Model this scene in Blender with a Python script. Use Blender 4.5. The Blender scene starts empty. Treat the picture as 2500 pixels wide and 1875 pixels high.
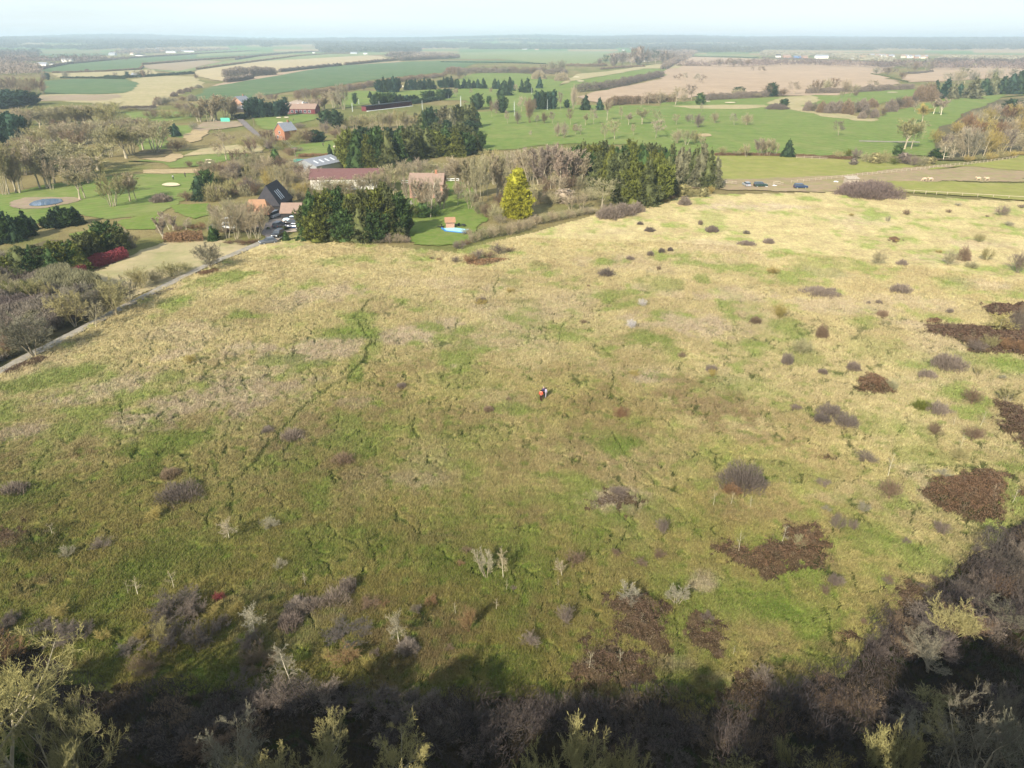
import bpy, math, random
import numpy as np
from mathutils import Vector
R = math.radians
S = bpy.context.scene
C = S.collection

# ------------------------------------------------------------------ camera, world, sun, exposure
H_CAM, PITCH, F = 45.0, R(26.0), 1720.0          # metres, down tilt, focal length in px of a 2500 px wide frame
cam_d = bpy.data.cameras.new('camera'); cam = bpy.data.objects.new('camera', cam_d); C.objects.link(cam)
cam.location = (0, 0, H_CAM); cam.rotation_euler = (R(90) - PITCH, 0, 0)
cam_d.sensor_width = 36; cam_d.lens = 36 * F / 2500; cam_d.clip_start = 0.5; cam_d.clip_end = 60000
S.camera = cam

SUN_EL, SUN_AZ = R(31), R(28)                      # the sun stands behind and left; shadows run 28 deg right of straight ahead
w = bpy.data.worlds.new('World'); S.world = w; w.use_nodes = True
nt = w.node_tree; nt.nodes.clear(); N = nt.nodes.new; L = nt.links.new
sky = N('ShaderNodeTexSky'); sky.sky_type = 'NISHITA'; sky.sun_disc = False
sky.sun_elevation = SUN_EL; sky.sun_rotation = math.pi + SUN_AZ; sky.air_density = 1.0; sky.dust_density = 0.6; sky.ozone_density = 1.5
tc = N('ShaderNodeTexCoord'); mp = N('ShaderNodeMapping'); mp.inputs['Scale'].default_value = (1.5, 1.5, 26)
ns = N('ShaderNodeTexNoise'); ns.inputs['Scale'].default_value = 1.2; ns.inputs['Detail'].default_value = 7; ns.inputs['Roughness'].default_value = .55
cr = N('ShaderNodeValToRGB'); cr.color_ramp.elements[0].position = .30; cr.color_ramp.elements[1].position = .72; cr.color_ramp.elements[0].color = (.30, .30, .30, 1)
mx = N('ShaderNodeMix'); mx.data_type = 'RGBA'; mx.inputs[7].default_value = (8.4, 9.6, 10.6, 1)
ml = N('ShaderNodeMath'); ml.operation = 'MULTIPLY'; ml.inputs[1].default_value = .95
bg = N('ShaderNodeBackground'); bg.inputs[1].default_value = 0.062; wo = N('ShaderNodeOutputWorld')
L(tc.outputs['Generated'], mp.inputs[0]); L(mp.outputs[0], ns.inputs['Vector']); L(ns.outputs['Fac'], cr.inputs[0])
L(cr.outputs[0], ml.inputs[0]); L(ml.outputs[0], mx.inputs[0]); L(sky.outputs[0], mx.inputs[6]); L(mx.outputs[2], bg.inputs[0]); L(bg.outputs[0], wo.inputs[0])

sd = bpy.data.lights.new('sun', 'SUN'); sd.energy = 4.8; sd.angle = R(0.6); sd.color = (1.0, .925, .78)
sun = bpy.data.objects.new('sun', sd); C.objects.link(sun)
sv = Vector((-math.sin(SUN_AZ) * math.cos(SUN_EL), -math.cos(SUN_AZ) * math.cos(SUN_EL), math.sin(SUN_EL)))
sun.rotation_euler = sv.to_track_quat('Z', 'Y').to_euler(); sun.location = (0, 0, 200)
S.view_settings.view_transform = 'Standard'; S.view_settings.look = 'None'; S.view_settings.exposure = 1.0; S.view_settings.gamma = 1
S.cycles.max_bounces = 5; S.cycles.diffuse_bounces = 2; S.cycles.volume_bounces = 1; S.cycles.transparent_max_bounces = 12

# ------------------------------------------------------------------ from photograph to ground
CP, SP = math.cos(PITCH), math.sin(PITCH)
TAG = dict(F=(0, 0, 1.0), C1=(0, 60, .28933), C2=(480, 60, .28933), C3=(960, 60, .28933), C4=(1400, 60, .28933), C5=(1860, 60, .28933),
           L=(0, 500, .28933), M=(1700, 500, .36166), N=(1700, 1000, .36166), P=(0, 1275, .36166), Q=(700, 1275, .36166), Rr=(1400, 1275, .36166),
           S=(1900, 1425, .27125), H=(450, 380, .36166), K=(500, 440, .14467), K2=(1780, 420, .15371), K4=(540, 230, .14467),
           J=(860, 150, .18083), A=(0, 580, .5651), E=(900, 480, .45208), T=(950, 1050, .36166), X=(2230, 410, .09042), Y=(2200, 280, .13562),
           V=(0, 80, .22604), W=(1900, 80, .27125), Z=(1050, 80, .27125), I=(1150, 400, .31646), G=(1290, 930, .0422))
def src(tag, x, y):
    ox, oy, s = TAG[tag]; return ox + x * s, oy + y * s
def gp(px, py):
    """photo pixel -> ground point (z=0)"""
    a = (px - 1250) / F; b = (937.5 - py) / F
    dx, dy, dz = a, CP + b * SP, -SP + b * CP
    if dz > -0.0035: dz = -0.0035
    t = H_CAM / -dz
    return np.array([dx * t, dy * t, 0.0])
def at(tag, x, y): return gp(*src(tag, x, y))
def depth_of(p): return p[1] * CP + H_CAM * SP
def height_at(p, ytop):
    d0 = depth_of(p); yc = p[1] * SP - H_CAM * CP
    t = 937.5 - ytop
    return (t * d0 - F * yc) / (F * CP + t * SP)

# ------------------------------------------------------------------ mesh helpers
def mesh_np(name, V, faces):
    """V (n,3); faces: list of int arrays (m,3) or (m,4)"""
    me = bpy.data.meshes.new(name)
    V = np.ascontiguousarray(V, dtype=np.float32)
    me.vertices.add(len(V)); me.vertices.foreach_set('co', V.ravel())
    faces = [f for f in faces if len(f)]
    idx = np.concatenate([f.ravel() for f in faces]).astype(np.int32)
    tot = np.concatenate([np.full(len(f), f.shape[1], dtype=np.int32) for f in faces])
    st = np.concatenate([[0], np.cumsum(tot)[:-1]]).astype(np.int32)
    me.loops.add(len(idx)); me.loops.foreach_set('vertex_index', idx)
    me.polygons.add(len(tot)); me.polygons.foreach_set('loop_start', st)
    me.update(calc_edges=True)
    return me
def vcol(me, col):
    a = me.color_attributes.new('Col', 'FLOAT_COLOR', 'POINT')
    c = np.ones((len(col), 4), dtype=np.float32); c[:, :3] = col; a.data.foreach_set('color', c.ravel())
def link(name, me, mat=None, parent=None, loc=None, rotz=0, col=None):
    o = bpy.data.objects.new(name, me); C.objects.link(o)
    if mat is not None and not me.materials:
        for m in (mat if isinstance(mat, (list, tuple)) else [mat]): me.materials.append(m)
    if parent is not None: o.parent = parent
    if loc is not None: o.location = loc
    o.rotation_euler[2] = rotz
    if col is not None: o.color = (*col, 1)
    return o
def tag(o, label, cat, group=None, kind=None):
    if label: o['label'] = label
    if cat: o['category'] = cat
    if group: o['group'] = group
    if kind: o['kind'] = kind
    return o
def empty(name, loc, rotz=0, scale=None):
    o = bpy.data.objects.new(name, None); C.objects.link(o); o.location = loc; o.rotation_euler[2] = rotz; o.empty_display_size = .3
    if scale is not None: o.scale = scale
    return o
class MB:
    """collects simple solids into one mesh"""
    def __init__(s): s.v = []; s.f = []
    def add(s, vs, fs):
        n = len(s.v); s.v += [tuple(map(float, v)) for v in vs]; s.f += [tuple(i + n for i in f) for f in fs]; return s
    def box(s, c, d, rz=0, top=1.0):
        x, y, z = d[0] / 2, d[1] / 2, d[2] / 2; ca, sa = math.cos(rz), math.sin(rz); vs = []
        for k in (-1, 1):
            t = top if k > 0 else 1
            for a, b in ((-1, -1), (1, -1), (1, 1), (-1, 1)):
                X, Y = a * x * t, b * y * t; vs.append((c[0] + X * ca - Y * sa, c[1] + X * sa + Y * ca, c[2] + k * z))
        return s.add(vs, [(3, 2, 1, 0), (4, 5, 6, 7), (0, 1, 5, 4), (1, 2, 6, 5), (2, 3, 7, 6), (3, 0, 4, 7)])
    def tube(s, p, q, r0, r1=None, n=6):
        r1 = r0 if r1 is None else r1; p = Vector(p); q = Vector(q); d = (q - p).normalized()
        u = d.orthogonal().normalized(); v = d.cross(u); vs = []
        for c, r in ((p, r0), (q, r1)):
            for i in range(n):
                a = 2 * math.pi * i / n; vs.append(c + (u * math.cos(a) + v * math.sin(a)) * r)
        return s.add(vs, [(i, (i + 1) % n, n + (i + 1) % n, n + i) for i in range(n)] + [tuple(range(n))[::-1], tuple(range(n, 2 * n))])
    def prism(s, poly, axis_a, axis_b, o, e):
        """polygon in plane (axis_a, axis_b) at origin o, extruded by vector e"""
        A, B, O, E = map(Vector, (axis_a, axis_b, o, e)); n = len(poly)
        b0 = [O + A * p[0] + B * p[1] for p in poly]
        return s.add(b0 + [v + E for v in b0], [(i, (i + 1) % n, n + (i + 1) % n, n + i) for i in range(n)] + [tuple(range(n))[::-1], tuple(range(n, 2 * n))])
    def build(s, name, mat, parent=None, loc=None, rotz=0, bevel=0):
        me = bpy.data.meshes.new(name); me.from_pydata(s.v, [], s.f); me.update()
        o = link(name, me, mat, parent, loc, rotz)
        if bevel:
            b = o.modifiers.new('bevel', 'BEVEL'); b.width = bevel; b.segments = 2; b.limit_method = 'ANGLE'
        return o

# ------------------------------------------------------------------ value noise
def vnoise(x, y, seed=0):
    xi = np.floor(x).astype(np.int64); yi = np.floor(y).astype(np.int64); fx = x - xi; fy = y - yi
    fx = fx * fx * (3 - 2 * fx); fy = fy * fy * (3 - 2 * fy)
    def h(a, b):
        n = (a * 374761393 + b * 668265263 + seed * 1442695041) & 0xffffffff
        n = ((n ^ (n >> 13)) * 1274126177) & 0xffffffff
        return ((n ^ (n >> 16)) & 0xffff) / 65535.0
    return (h(xi, yi) * (1 - fx) + h(xi + 1, yi) * fx) * (1 - fy) + (h(xi, yi + 1) * (1 - fx) + h(xi + 1, yi + 1) * fx) * fy
def fbm(x, y, s, seed=0, oct=4, lac=2.1, g=.5):
    a = 1.0; t = 0; o = 0; x = x / s; y = y / s
    for k in range(oct):
        o = o + a * vnoise(x, y, seed + 17 * k); t += a; a *= g
        x, y = (x * .8 - y * .6) * lac + 3.1, (x * .6 + y * .8) * lac + 1.7
    return o / t
def sst(a, b, x):
    t = np.clip((x - a) / (b - a), 0, 1); return t * t * (3 - 2 * t)
def inpoly(px, py, poly):
    ins = np.zeros(px.shape, bool); n = len(poly)
    for i in range(n):
        x0, y0 = poly[i][:2]; x1, y1 = poly[(i + 1) % n][:2]
        if y0 == y1: continue
        c = ((y0 > py) != (y1 > py)) & (px < (x1 - x0) * (py - y0) / (y1 - y0) + x0)
        ins ^= c
    return ins

# ------------------------------------------------------------------ materials
def mat_new(name, rough=.9, spec=.2):
    m = bpy.data.materials.new(name); m.use_nodes = True; n = m.node_tree
    b = n.nodes['Principled BSDF']; b.inputs['Roughness'].default_value = rough; b.inputs['Specular IOR Level'].default_value = spec
    return m, n, b
def mixc(n, fac, a, b, bt='MIX'):
    k = n.nodes.new('ShaderNodeMix'); k.data_type = 'RGBA'; k.blend_type = bt
    for i, v in ((0, fac), (6, a), (7, b)):
        if hasattr(v, 'is_linked') or isinstance(v, bpy.types.NodeSocket): n.links.new(v, k.inputs[i])
        elif i == 0: k.inputs[0].default_value = v
        else: k.inputs[i].default_value = (*v, 1)
    return k.outputs[2]
def noise(n, scale, detail=4, rough=.55, vec=None, stretch=None):
    g = n.nodes.new('ShaderNodeNewGeometry') if vec is None else None
    v = g.outputs['Position'] if vec is None else vec
    if stretch:
        m = n.nodes.new('ShaderNodeMapping'); m.inputs['Scale'].default_value = stretch[:3]
        if len(stretch) > 3: m.inputs['Rotation'].default_value = (0, 0, stretch[3])
        n.links.new(v, m.inputs[0]); v = m.outputs[0]
    t = n.nodes.new('ShaderNodeTexNoise'); t.inputs['Scale'].default_value = scale; t.inputs['Detail'].default_value = detail; t.inputs['Roughness'].default_value = rough
    n.links.new(v, t.inputs['Vector']); return t.outputs['Fac']
def ramp(n, fac, a, b, ca=(0, 0, 0), cb=(1, 1, 1)):
    r = n.nodes.new('ShaderNodeValToRGB'); r.color_ramp.elements[0].position = a; r.color_ramp.elements[1].position = b
    r.color_ramp.elements[0].color = (*ca, 1); r.color_ramp.elements[1].color = (*cb, 1); n.links.new(fac, r.inputs[0]); return r.outputs[0]
def bump(n, b, fac, strength, dist):
    k = n.nodes.new('ShaderNodeBump'); k.inputs['Strength'].default_value = strength; k.inputs['Distance'].default_value = dist
    n.links.new(fac, k.inputs['Height']); n.links.new(k.outputs[0], b.inputs['Normal'])
def plain(name, col, rough=.8, spec=.3, vary=.25, scale=3.0, metal=0):
    m, n, b = mat_new(name, rough, spec)
    f = noise(n, scale, 3); d = tuple(c * (1 - vary) for c in col); u = tuple(min(1, c * (1 + vary)) for c in col)
    n.links.new(ramp(n, f, .3, .7, d, u), b.inputs['Base Color']); b.inputs['Metallic'].default_value = metal
    return m
def ground_mat(name, c1, c2, c3, big=.02, small=.6, stripes=None, rough=1.0, det=None):
    """field surface: c1/c2 in large patches, c3 in fine flecks, optional crop rows (freq, angle, depth)"""
    m, n, b = mat_new(name, rough, .05)
    c = mixc(n, ramp(n, noise(n, big, 5), .35, .65), c1, c2)
    c = mixc(n, ramp(n, noise(n, small, 8, .65), .45, .75), c, c3)
    if stripes:
        g = n.nodes.new('ShaderNodeNewGeometry'); mpn = n.nodes.new('ShaderNodeMapping'); mpn.inputs['Rotation'].default_value = (0, 0, stripes[1])
        wv = n.nodes.new('ShaderNodeTexWave'); wv.inputs['Scale'].default_value = stripes[0]; wv.inputs['Distortion'].default_value = 1.5; wv.inputs['Detail'].default_value = 3
        n.links.new(g.outputs['Position'], mpn.inputs[0]); n.links.new(mpn.outputs[0], wv.inputs[0])
        c = mixc(n, ramp(n, wv.outputs['Fac'], .2, .9, (0, 0, 0), (stripes[2],) * 3), c, tuple(v * .6 for v in c1))
    c = mixc(n, ramp(n, noise(n, big * 2.7, 6, .65), .5, .68, (0, 0, 0), (.6,) * 3), c, c3)
    c = mixc(n, 1, c, ramp(n, noise(n, big * 7, 6, .7), .3, .7, (.84, .84, .84), (1.14, 1.12, 1.1)), 'MULTIPLY')
    n.links.new(c, b.inputs['Base Color'])
    bump(n, b, noise(n, small * 1.5, 6, .7), .5, .15)
    # ragged rim: the sheet's outer ring dissolves into the grass around it
    at_ = n.nodes.new('ShaderNodeAttribute'); at_.attribute_name = 'rim'; mt = n.nodes.new('ShaderNodeMath'); mt.operation = 'GREATER_THAN'
    n.links.new(at_.outputs['Fac'], mt.inputs[0]); n.links.new(ramp(n, noise(n, .55, 5, .75), .36, .64), mt.inputs[1])
    tr = n.nodes.new('ShaderNodeBsdfTransparent'); ms = n.nodes.new('ShaderNodeMixShader'); n.links.new(mt.outputs[0], ms.inputs[0]); n.links.new(tr.outputs[0], ms.inputs[1]); n.links.new(b.outputs[0], ms.inputs[2]); n.links.new(ms.outputs[0], n.nodes['Material Output'].inputs[0])
    return m
def objcol_mat(name, vary=.35, scale=9.0, trans=0.0, hue2=None):
    """plant material: hue set per plant (object colour), light and dark clumps from noise"""
    m, n, b = mat_new(name, .85, .15)
    oi = n.nodes.new('ShaderNodeObjectInfo'); tcn = n.nodes.new('ShaderNodeTexCoord')
    f = noise(n, scale, 3, .6, tcn.outputs['Object'])
    v = ramp(n, f, .3, .7, (1 - vary,) * 3, (1 + vary,) * 3)
    c = mixc(n, 1.0, oi.outputs['Color'], v, 'MULTIPLY')
    n.links.new(c, b.inputs['Base Color'])
    if hue2:
        c2 = mixc(n, ramp(n, noise(n, scale * .5, 2, .5, tcn.outputs['Object']), .5, .7), c, hue2); n.links.new(c2, b.inputs['Base Color'])  # second leaf hue mixed in by noise
    if trans:
        tr = n.nodes.new('ShaderNodeBsdfTranslucent'); n.links.new(c, tr.inputs[0]); ms = n.nodes.new('ShaderNodeMixShader'); ms.inputs[0].default_value = trans
        n.links.new(b.outputs[0], ms.inputs[1]); n.links.new(tr.outputs[0], ms.inputs[2]); n.links.new(ms.outputs[0], n.nodes['Material Output'].inputs[0])
    return m
M_TWIG = objcol_mat('bare_twigs', .3, 6)
M_LEAF = objcol_mat('evergreen_sprays', .45, 7, .1)
M_BARK = objcol_mat('bark', .3, 10)
M_BRAM = objcol_mat('bramble_leaves', .6, 2.2, 0, (.15, .115, .075))

# ------------------------------------------------------------------ haze
me = MB().box((0, 0, 56), (30000, 30000, 115)).build('haze', None)
hz = me; tag(hz, None, None, None, 'stuff')
m = bpy.data.materials.new('haze_air'); m.use_nodes = True; n = m.node_tree; n.nodes.clear()
pv = n.nodes.new('ShaderNodeVolumePrincipled'); pv.inputs['Color'].default_value = (.70, .85, 1.0, 1); pv.inputs['Density'].default_value = .00018; pv.inputs['Anisotropy'].default_value = .2
oo = n.nodes.new('ShaderNodeOutputMaterial'); n.links.new(pv.outputs[0], oo.inputs['Volume']); hz.data.materials.append(m)
# ------------------------------------------------------------------ the ground
MEADOW = [at(*q) for q in [('L', -900, 1900), ('L', 0, 1420), ('L', 400, 1225), ('L', 770, 1030), ('L', 980, 915), ('L', 1300, 750), ('L', 1720, 560), ('L', 2190, 345),
          ('H', 600, 590), ('H', 760, 545), ('H', 1300, 610), ('H', 1880, 670), ('E', 480, 300), ('E', 900, 195), ('E', 1280, 85), ('E', 1660, -10), ('C4', 1100, 1440), ('C5', 560, 1420), ('C5', 2212, 1500), ('C5', 5200, 1700)]]
MEADOW += [np.array([260., 20, 0]), np.array([120., -60, 0]), np.array([-150., -60, 0])]
# patches seen in the photograph: tag, x, y, rx, ry, kind, strength (kinds: p pale reed, g green, b brown, s straw, d dark green)
PATCH = """A 1420 480 150 40 p .9|A 1790 420 90 35 p .9|A 620 800 160 60 p .8|A 480 650 150 45 p .7|A 980 700 260 60 p .8|A 1070 490 110 35 p .8|A 750 520 110 35 p .7|A 60 880 120 50 p .8|A 1050 600 180 50 p .5|A 1400 260 120 35 p .6|A 1950 380 60 20 p .8
A 1500 420 110 25 g .8|A 250 610 160 45 g .8|A 740 610 60 22 g .6|A 760 900 170 50 g .8|A 600 1010 80 50 g .7|A 120 1130 150 60 g .5|A 1350 560 70 15 g .6|A 1200 540 70 20 g .6|A 1540 590 30 60 g .7|A 1620 470 30 60 g .6|A 1050 170 130 20 g .8|A 1200 95 60 12 g .7|A 760 275 70 18 g .6|A 1480 95 100 14 g .5|A 350 940 80 40 b .6|A 1500 1000 120 50 b .5|A 40 1310 60 40 b .8|A 1560 720 110 50 p .4|A 1300 700 70 30 s .4|A 1450 1350 220 70 g .5|A 850 1350 250 60 g .4|A 1800 1060 90 40 p .5
E 240 770 130 40 p .8|E 160 120 60 30 b .2|E 1680 680 230 60 p .8|E 1800 740 100 40 p .7|E 1490 985 90 35 p .8|E 1450 500 80 20 p .5|E 1660 540 100 25 p .5|E 700 500 90 25 p .5|E 460 925 60 20 p .7|E 880 900 140 50 s .8|E 1500 780 130 40 g .8|E 1290 860 50 40 g .7|E 1660 860 60 40 g .6|E 780 480 60 25 g .4|E 830 590 90 30 g .4|E 1600 480 130 40 g .5|E 900 380 90 20 g .5|E 1340 1350 130 80 g .7|E 1300 1120 220 90 b .35|E 1850 1120 230 90 b .45|E 1700 1050 120 60 b .35|E 600 1300 160 100 g .35|E 300 1500 250 100 s .4|E 900 1450 300 80 b .3|E 500 1000 200 60 g .3|E 960 370 80 20 b .3|E 1160 360 80 30 p .4|E 2000 60 200 30 p .5
M 230 620 260 50 p .6|M 900 700 330 55 p .6|M 90 820 130 60 p .6|M 250 20 200 20 p .6|M 580 20 220 16 p .7|M 900 480 110 40 p .4|M 1900 550 200 40 p .5|M 1450 660 260 40 p .5|M 1550 830 130 20 p .5|M 620 830 130 60 g .7|M 110 110 90 50 g .4|M 880 430 150 60 g .4|M 40 520 70 40 g .7|M 400 960 90 30 g .6|M 1100 820 130 50 g .4|M 1750 540 120 70 g .4|M 700 1030 100 60 g .5|M 300 1250 200 90 g .4|M 1200 950 260 70 g .3|M 2000 1080 200 60 g .5|M 150 1400 260 120 b .5|M 500 1600 400 100 b .4|M 1050 1280 180 30 s .5|M 720 1230 60 20 g .5|M 1250 1500 400 80 g .35
N 700 460 300 130 g .4|N 1520 330 150 100 g .4|N 1180 860 240 120 g .6|N 1450 1000 200 150 g .7|N 700 1100 200 90 g .5|N 400 1400 300 150 g .5|N 40 1210 80 50 p .6|N 1000 560 100 90 s .4|N 950 620 280 60 p .25|N 1250 230 60 30 s .8|N 880 1100 60 120 b .5|N 1360 1230 60 60 b .5|N 1500 440 90 60 p .4|N 1540 570 60 60 p .6
Rr 900 420 90 60 p .5|Rr 1300 900 170 90 b .6|Rr 1540 700 250 150 g .6|Rr 1650 940 120 80 g .6|Rr 700 930 60 100 g .6|Rr 1050 1100 160 40 s .5|Rr 1750 850 120 100 b .5|Rr 1000 840 60 60 b .6|Rr 380 1120 160 60 b .7|Rr 680 1000 150 90 p .3|Rr 1250 600 250 120 g .5
Q 1100 1400 400 200 g .4|Q 350 620 110 50 s .6|Q 550 590 190 60 b .5|Q 130 780 90 90 g .4|Q 1450 980 200 120 g .6|Q 800 200 260 90 g .3|Q 950 120 120 40 b .4|Q 1100 900 200 140 b .3
P 900 450 400 130 g .3|P 1300 300 300 120 g .35|P 100 130 120 70 b .7|P 230 440 100 60 b .5|P 300 130 160 100 d .5|P 700 800 200 100 g .4|P 1700 500 200 80 s .3|P 1500 1050 300 160 g .5|P 1900 760 250 150 s .4|T 1500 490 230 90 p .8|T 1000 600 130 50 b .5|T 1600 150 130 80 g .6|T 250 180 120 130 s .3|T 450 970 200 90 g .5|T 1950 600 200 100 g .3"""
PT = []
for ent in PATCH.replace('\n', '|').split('|'):
    t, x, y, rx, ry, k, s = ent.split()
    x, y, rx, ry = float(x), float(y), float(rx), float(ry)
    c = at(t, x, y); wx = abs(at(t, x + rx, y)[0] - c[0]); dn = at(t, x, y - ry); up = at(t, x, y + ry); wy = abs(dn[1] - up[1]) / 2
    ang = math.atan2(dn[0] - up[0], dn[1] - up[1])       # long axis leans with the line of sight
    PT.append((c[0], c[1], wx, wy, ang, k, float(s)))
# animal tracks trodden into the grass
TRACKS = [('A', [(1000, 1190), (985, 1110), (985, 1080), (1105, 970), (1220, 860), (1240, 820), (1330, 730), (1400, 680), (1500, 605), (1560, 540), (1600, 470), (1575, 400), (1530, 350), (1620, 270)], .55),
          ('A', [(1400, 680), (1370, 650), (1360, 600), (1330, 580)], .35), ('A', [(525, 820), (535, 770), (530, 700)], .3), ('A', [(160, 1040), (185, 950), (215, 930)], .35),
          ('A', [(1270, 540), (1265, 500)], .3), ('A', [(1045, 1240), (1050, 1200), (1000, 1190)], .3), ('A', [(880, 1060), (820, 1030), (800, 980)], .3), ('A', [(915, 1260), (870, 1210), (840, 1180)], .3),
          ('A', [(1800, 900), (1770, 830), (1775, 750)], .25), ('A', [(1430, 930), (1455, 850), (1460, 760)], .25), ('A', [(965, 880), (990, 830), (1000, 800)], .25), ('A', [(1410, 1110), (1440, 1060), (1425, 1020)], .25),
          ('E', [(675, 540), (680, 490), (700, 450)], .35), ('E', [(1310, 1090), (1305, 1020), (1310, 960)], .3), ('E', [(1400, 1410), (1380, 1350), (1330, 1300), (1320, 1280)], .4), ('E', [(1530, 1560), (1450, 1450), (1400, 1410)], .3),
          ('E', [(1010, 800), (1060, 700), (1100, 640)], .3), ('E', [(260, 1320), (230, 1260), (260, 1190)], .3), ('E', [(30, 1370), (40, 1430)], .3), ('E', [(480, 710), (490, 670)], .3), ('E', [(555, 560), (560, 520)], .3),
          ('T', [(1640, 260), (1700, 320), (1850, 450), (1990, 590), (2100, 760)], .2), ('T', [(1500, 540), (1600, 640), (1700, 730)], .2), ('T', [(660, 690), (690, 600)], .3), ('T', [(850, 800), (830, 900)], .25),
          ('T', [(700, 1000), (800, 1110), (900, 1250), (980, 1340)], .2), ('T', [(1150, 1060), (1130, 1190)], .25), ('T', [(1040, 1450), (1130, 1600)], .3), ('T', [(190, 760), (210, 560)], .25),
          ('Rr', [(640, 1080), (760, 1180), (900, 1270)], .25), ('Rr', [(1700, 880), (1540, 840), (1400, 850), (1150, 860)], .15), ('Rr', [(700, 200), (900, 330), (1150, 480)], .15), ('P', [(1310, 390), (1370, 270)], .3), ('P', [(840, 480), (960, 300)], .2)]
def dist_poly(x, y, pts):
    d = np.full(x.shape, 1e9)
    for i in range(len(pts) - 1):
        ax, ay = pts[i][:2]; bx, by = pts[i + 1][:2]; vx, vy = bx - ax, by - ay
        t = np.clip(((x - ax) * vx + (y - ay) * vy) / (vx * vx + vy * vy + 1e-9), 0, 1)
        d = np.minimum(d, np.hypot(x - ax - t * vx, y - ay - t * vy))
    return d
TRK = [([at(t, *q) for q in pts], wd) for t, pts, wd in TRACKS]
PAL = dict(s=(.445, .37, .20), p=(.45, .36, .255), g=(.15, .22, .038), o=(.295, .252, .075), b=(.26, .185, .10), d=(.035, .055, .014), u=(.045, .036, .022))
PAL = {k: np.array(v) for k, v in PAL.items()}
UNDER = [at(*q) for q in [('P', -900, 760), ('P', 0, 800), ('P', 420, 960), ('P', 900, 1180), ('P', 1500, 1180), ('P', 1980, 1200), ('Q', 400, 1170), ('Q', 900, 1230), ('Q', 1500, 1260), ('Rr', 300, 1240), ('Rr', 700, 1330), ('Rr', 1000, 1360), ('Rr', 1350, 1290), ('Rr', 1600, 1130), ('Rr', 1850, 1000), ('Rr', 2000, 780), ('Rr', 2212, 650), ('N', 2000, 900), ('N', 2212, 760), ('N', 3200, 500)]] + [np.array([120., 0, 0]), np.array([-120., 0, 0])]
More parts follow.
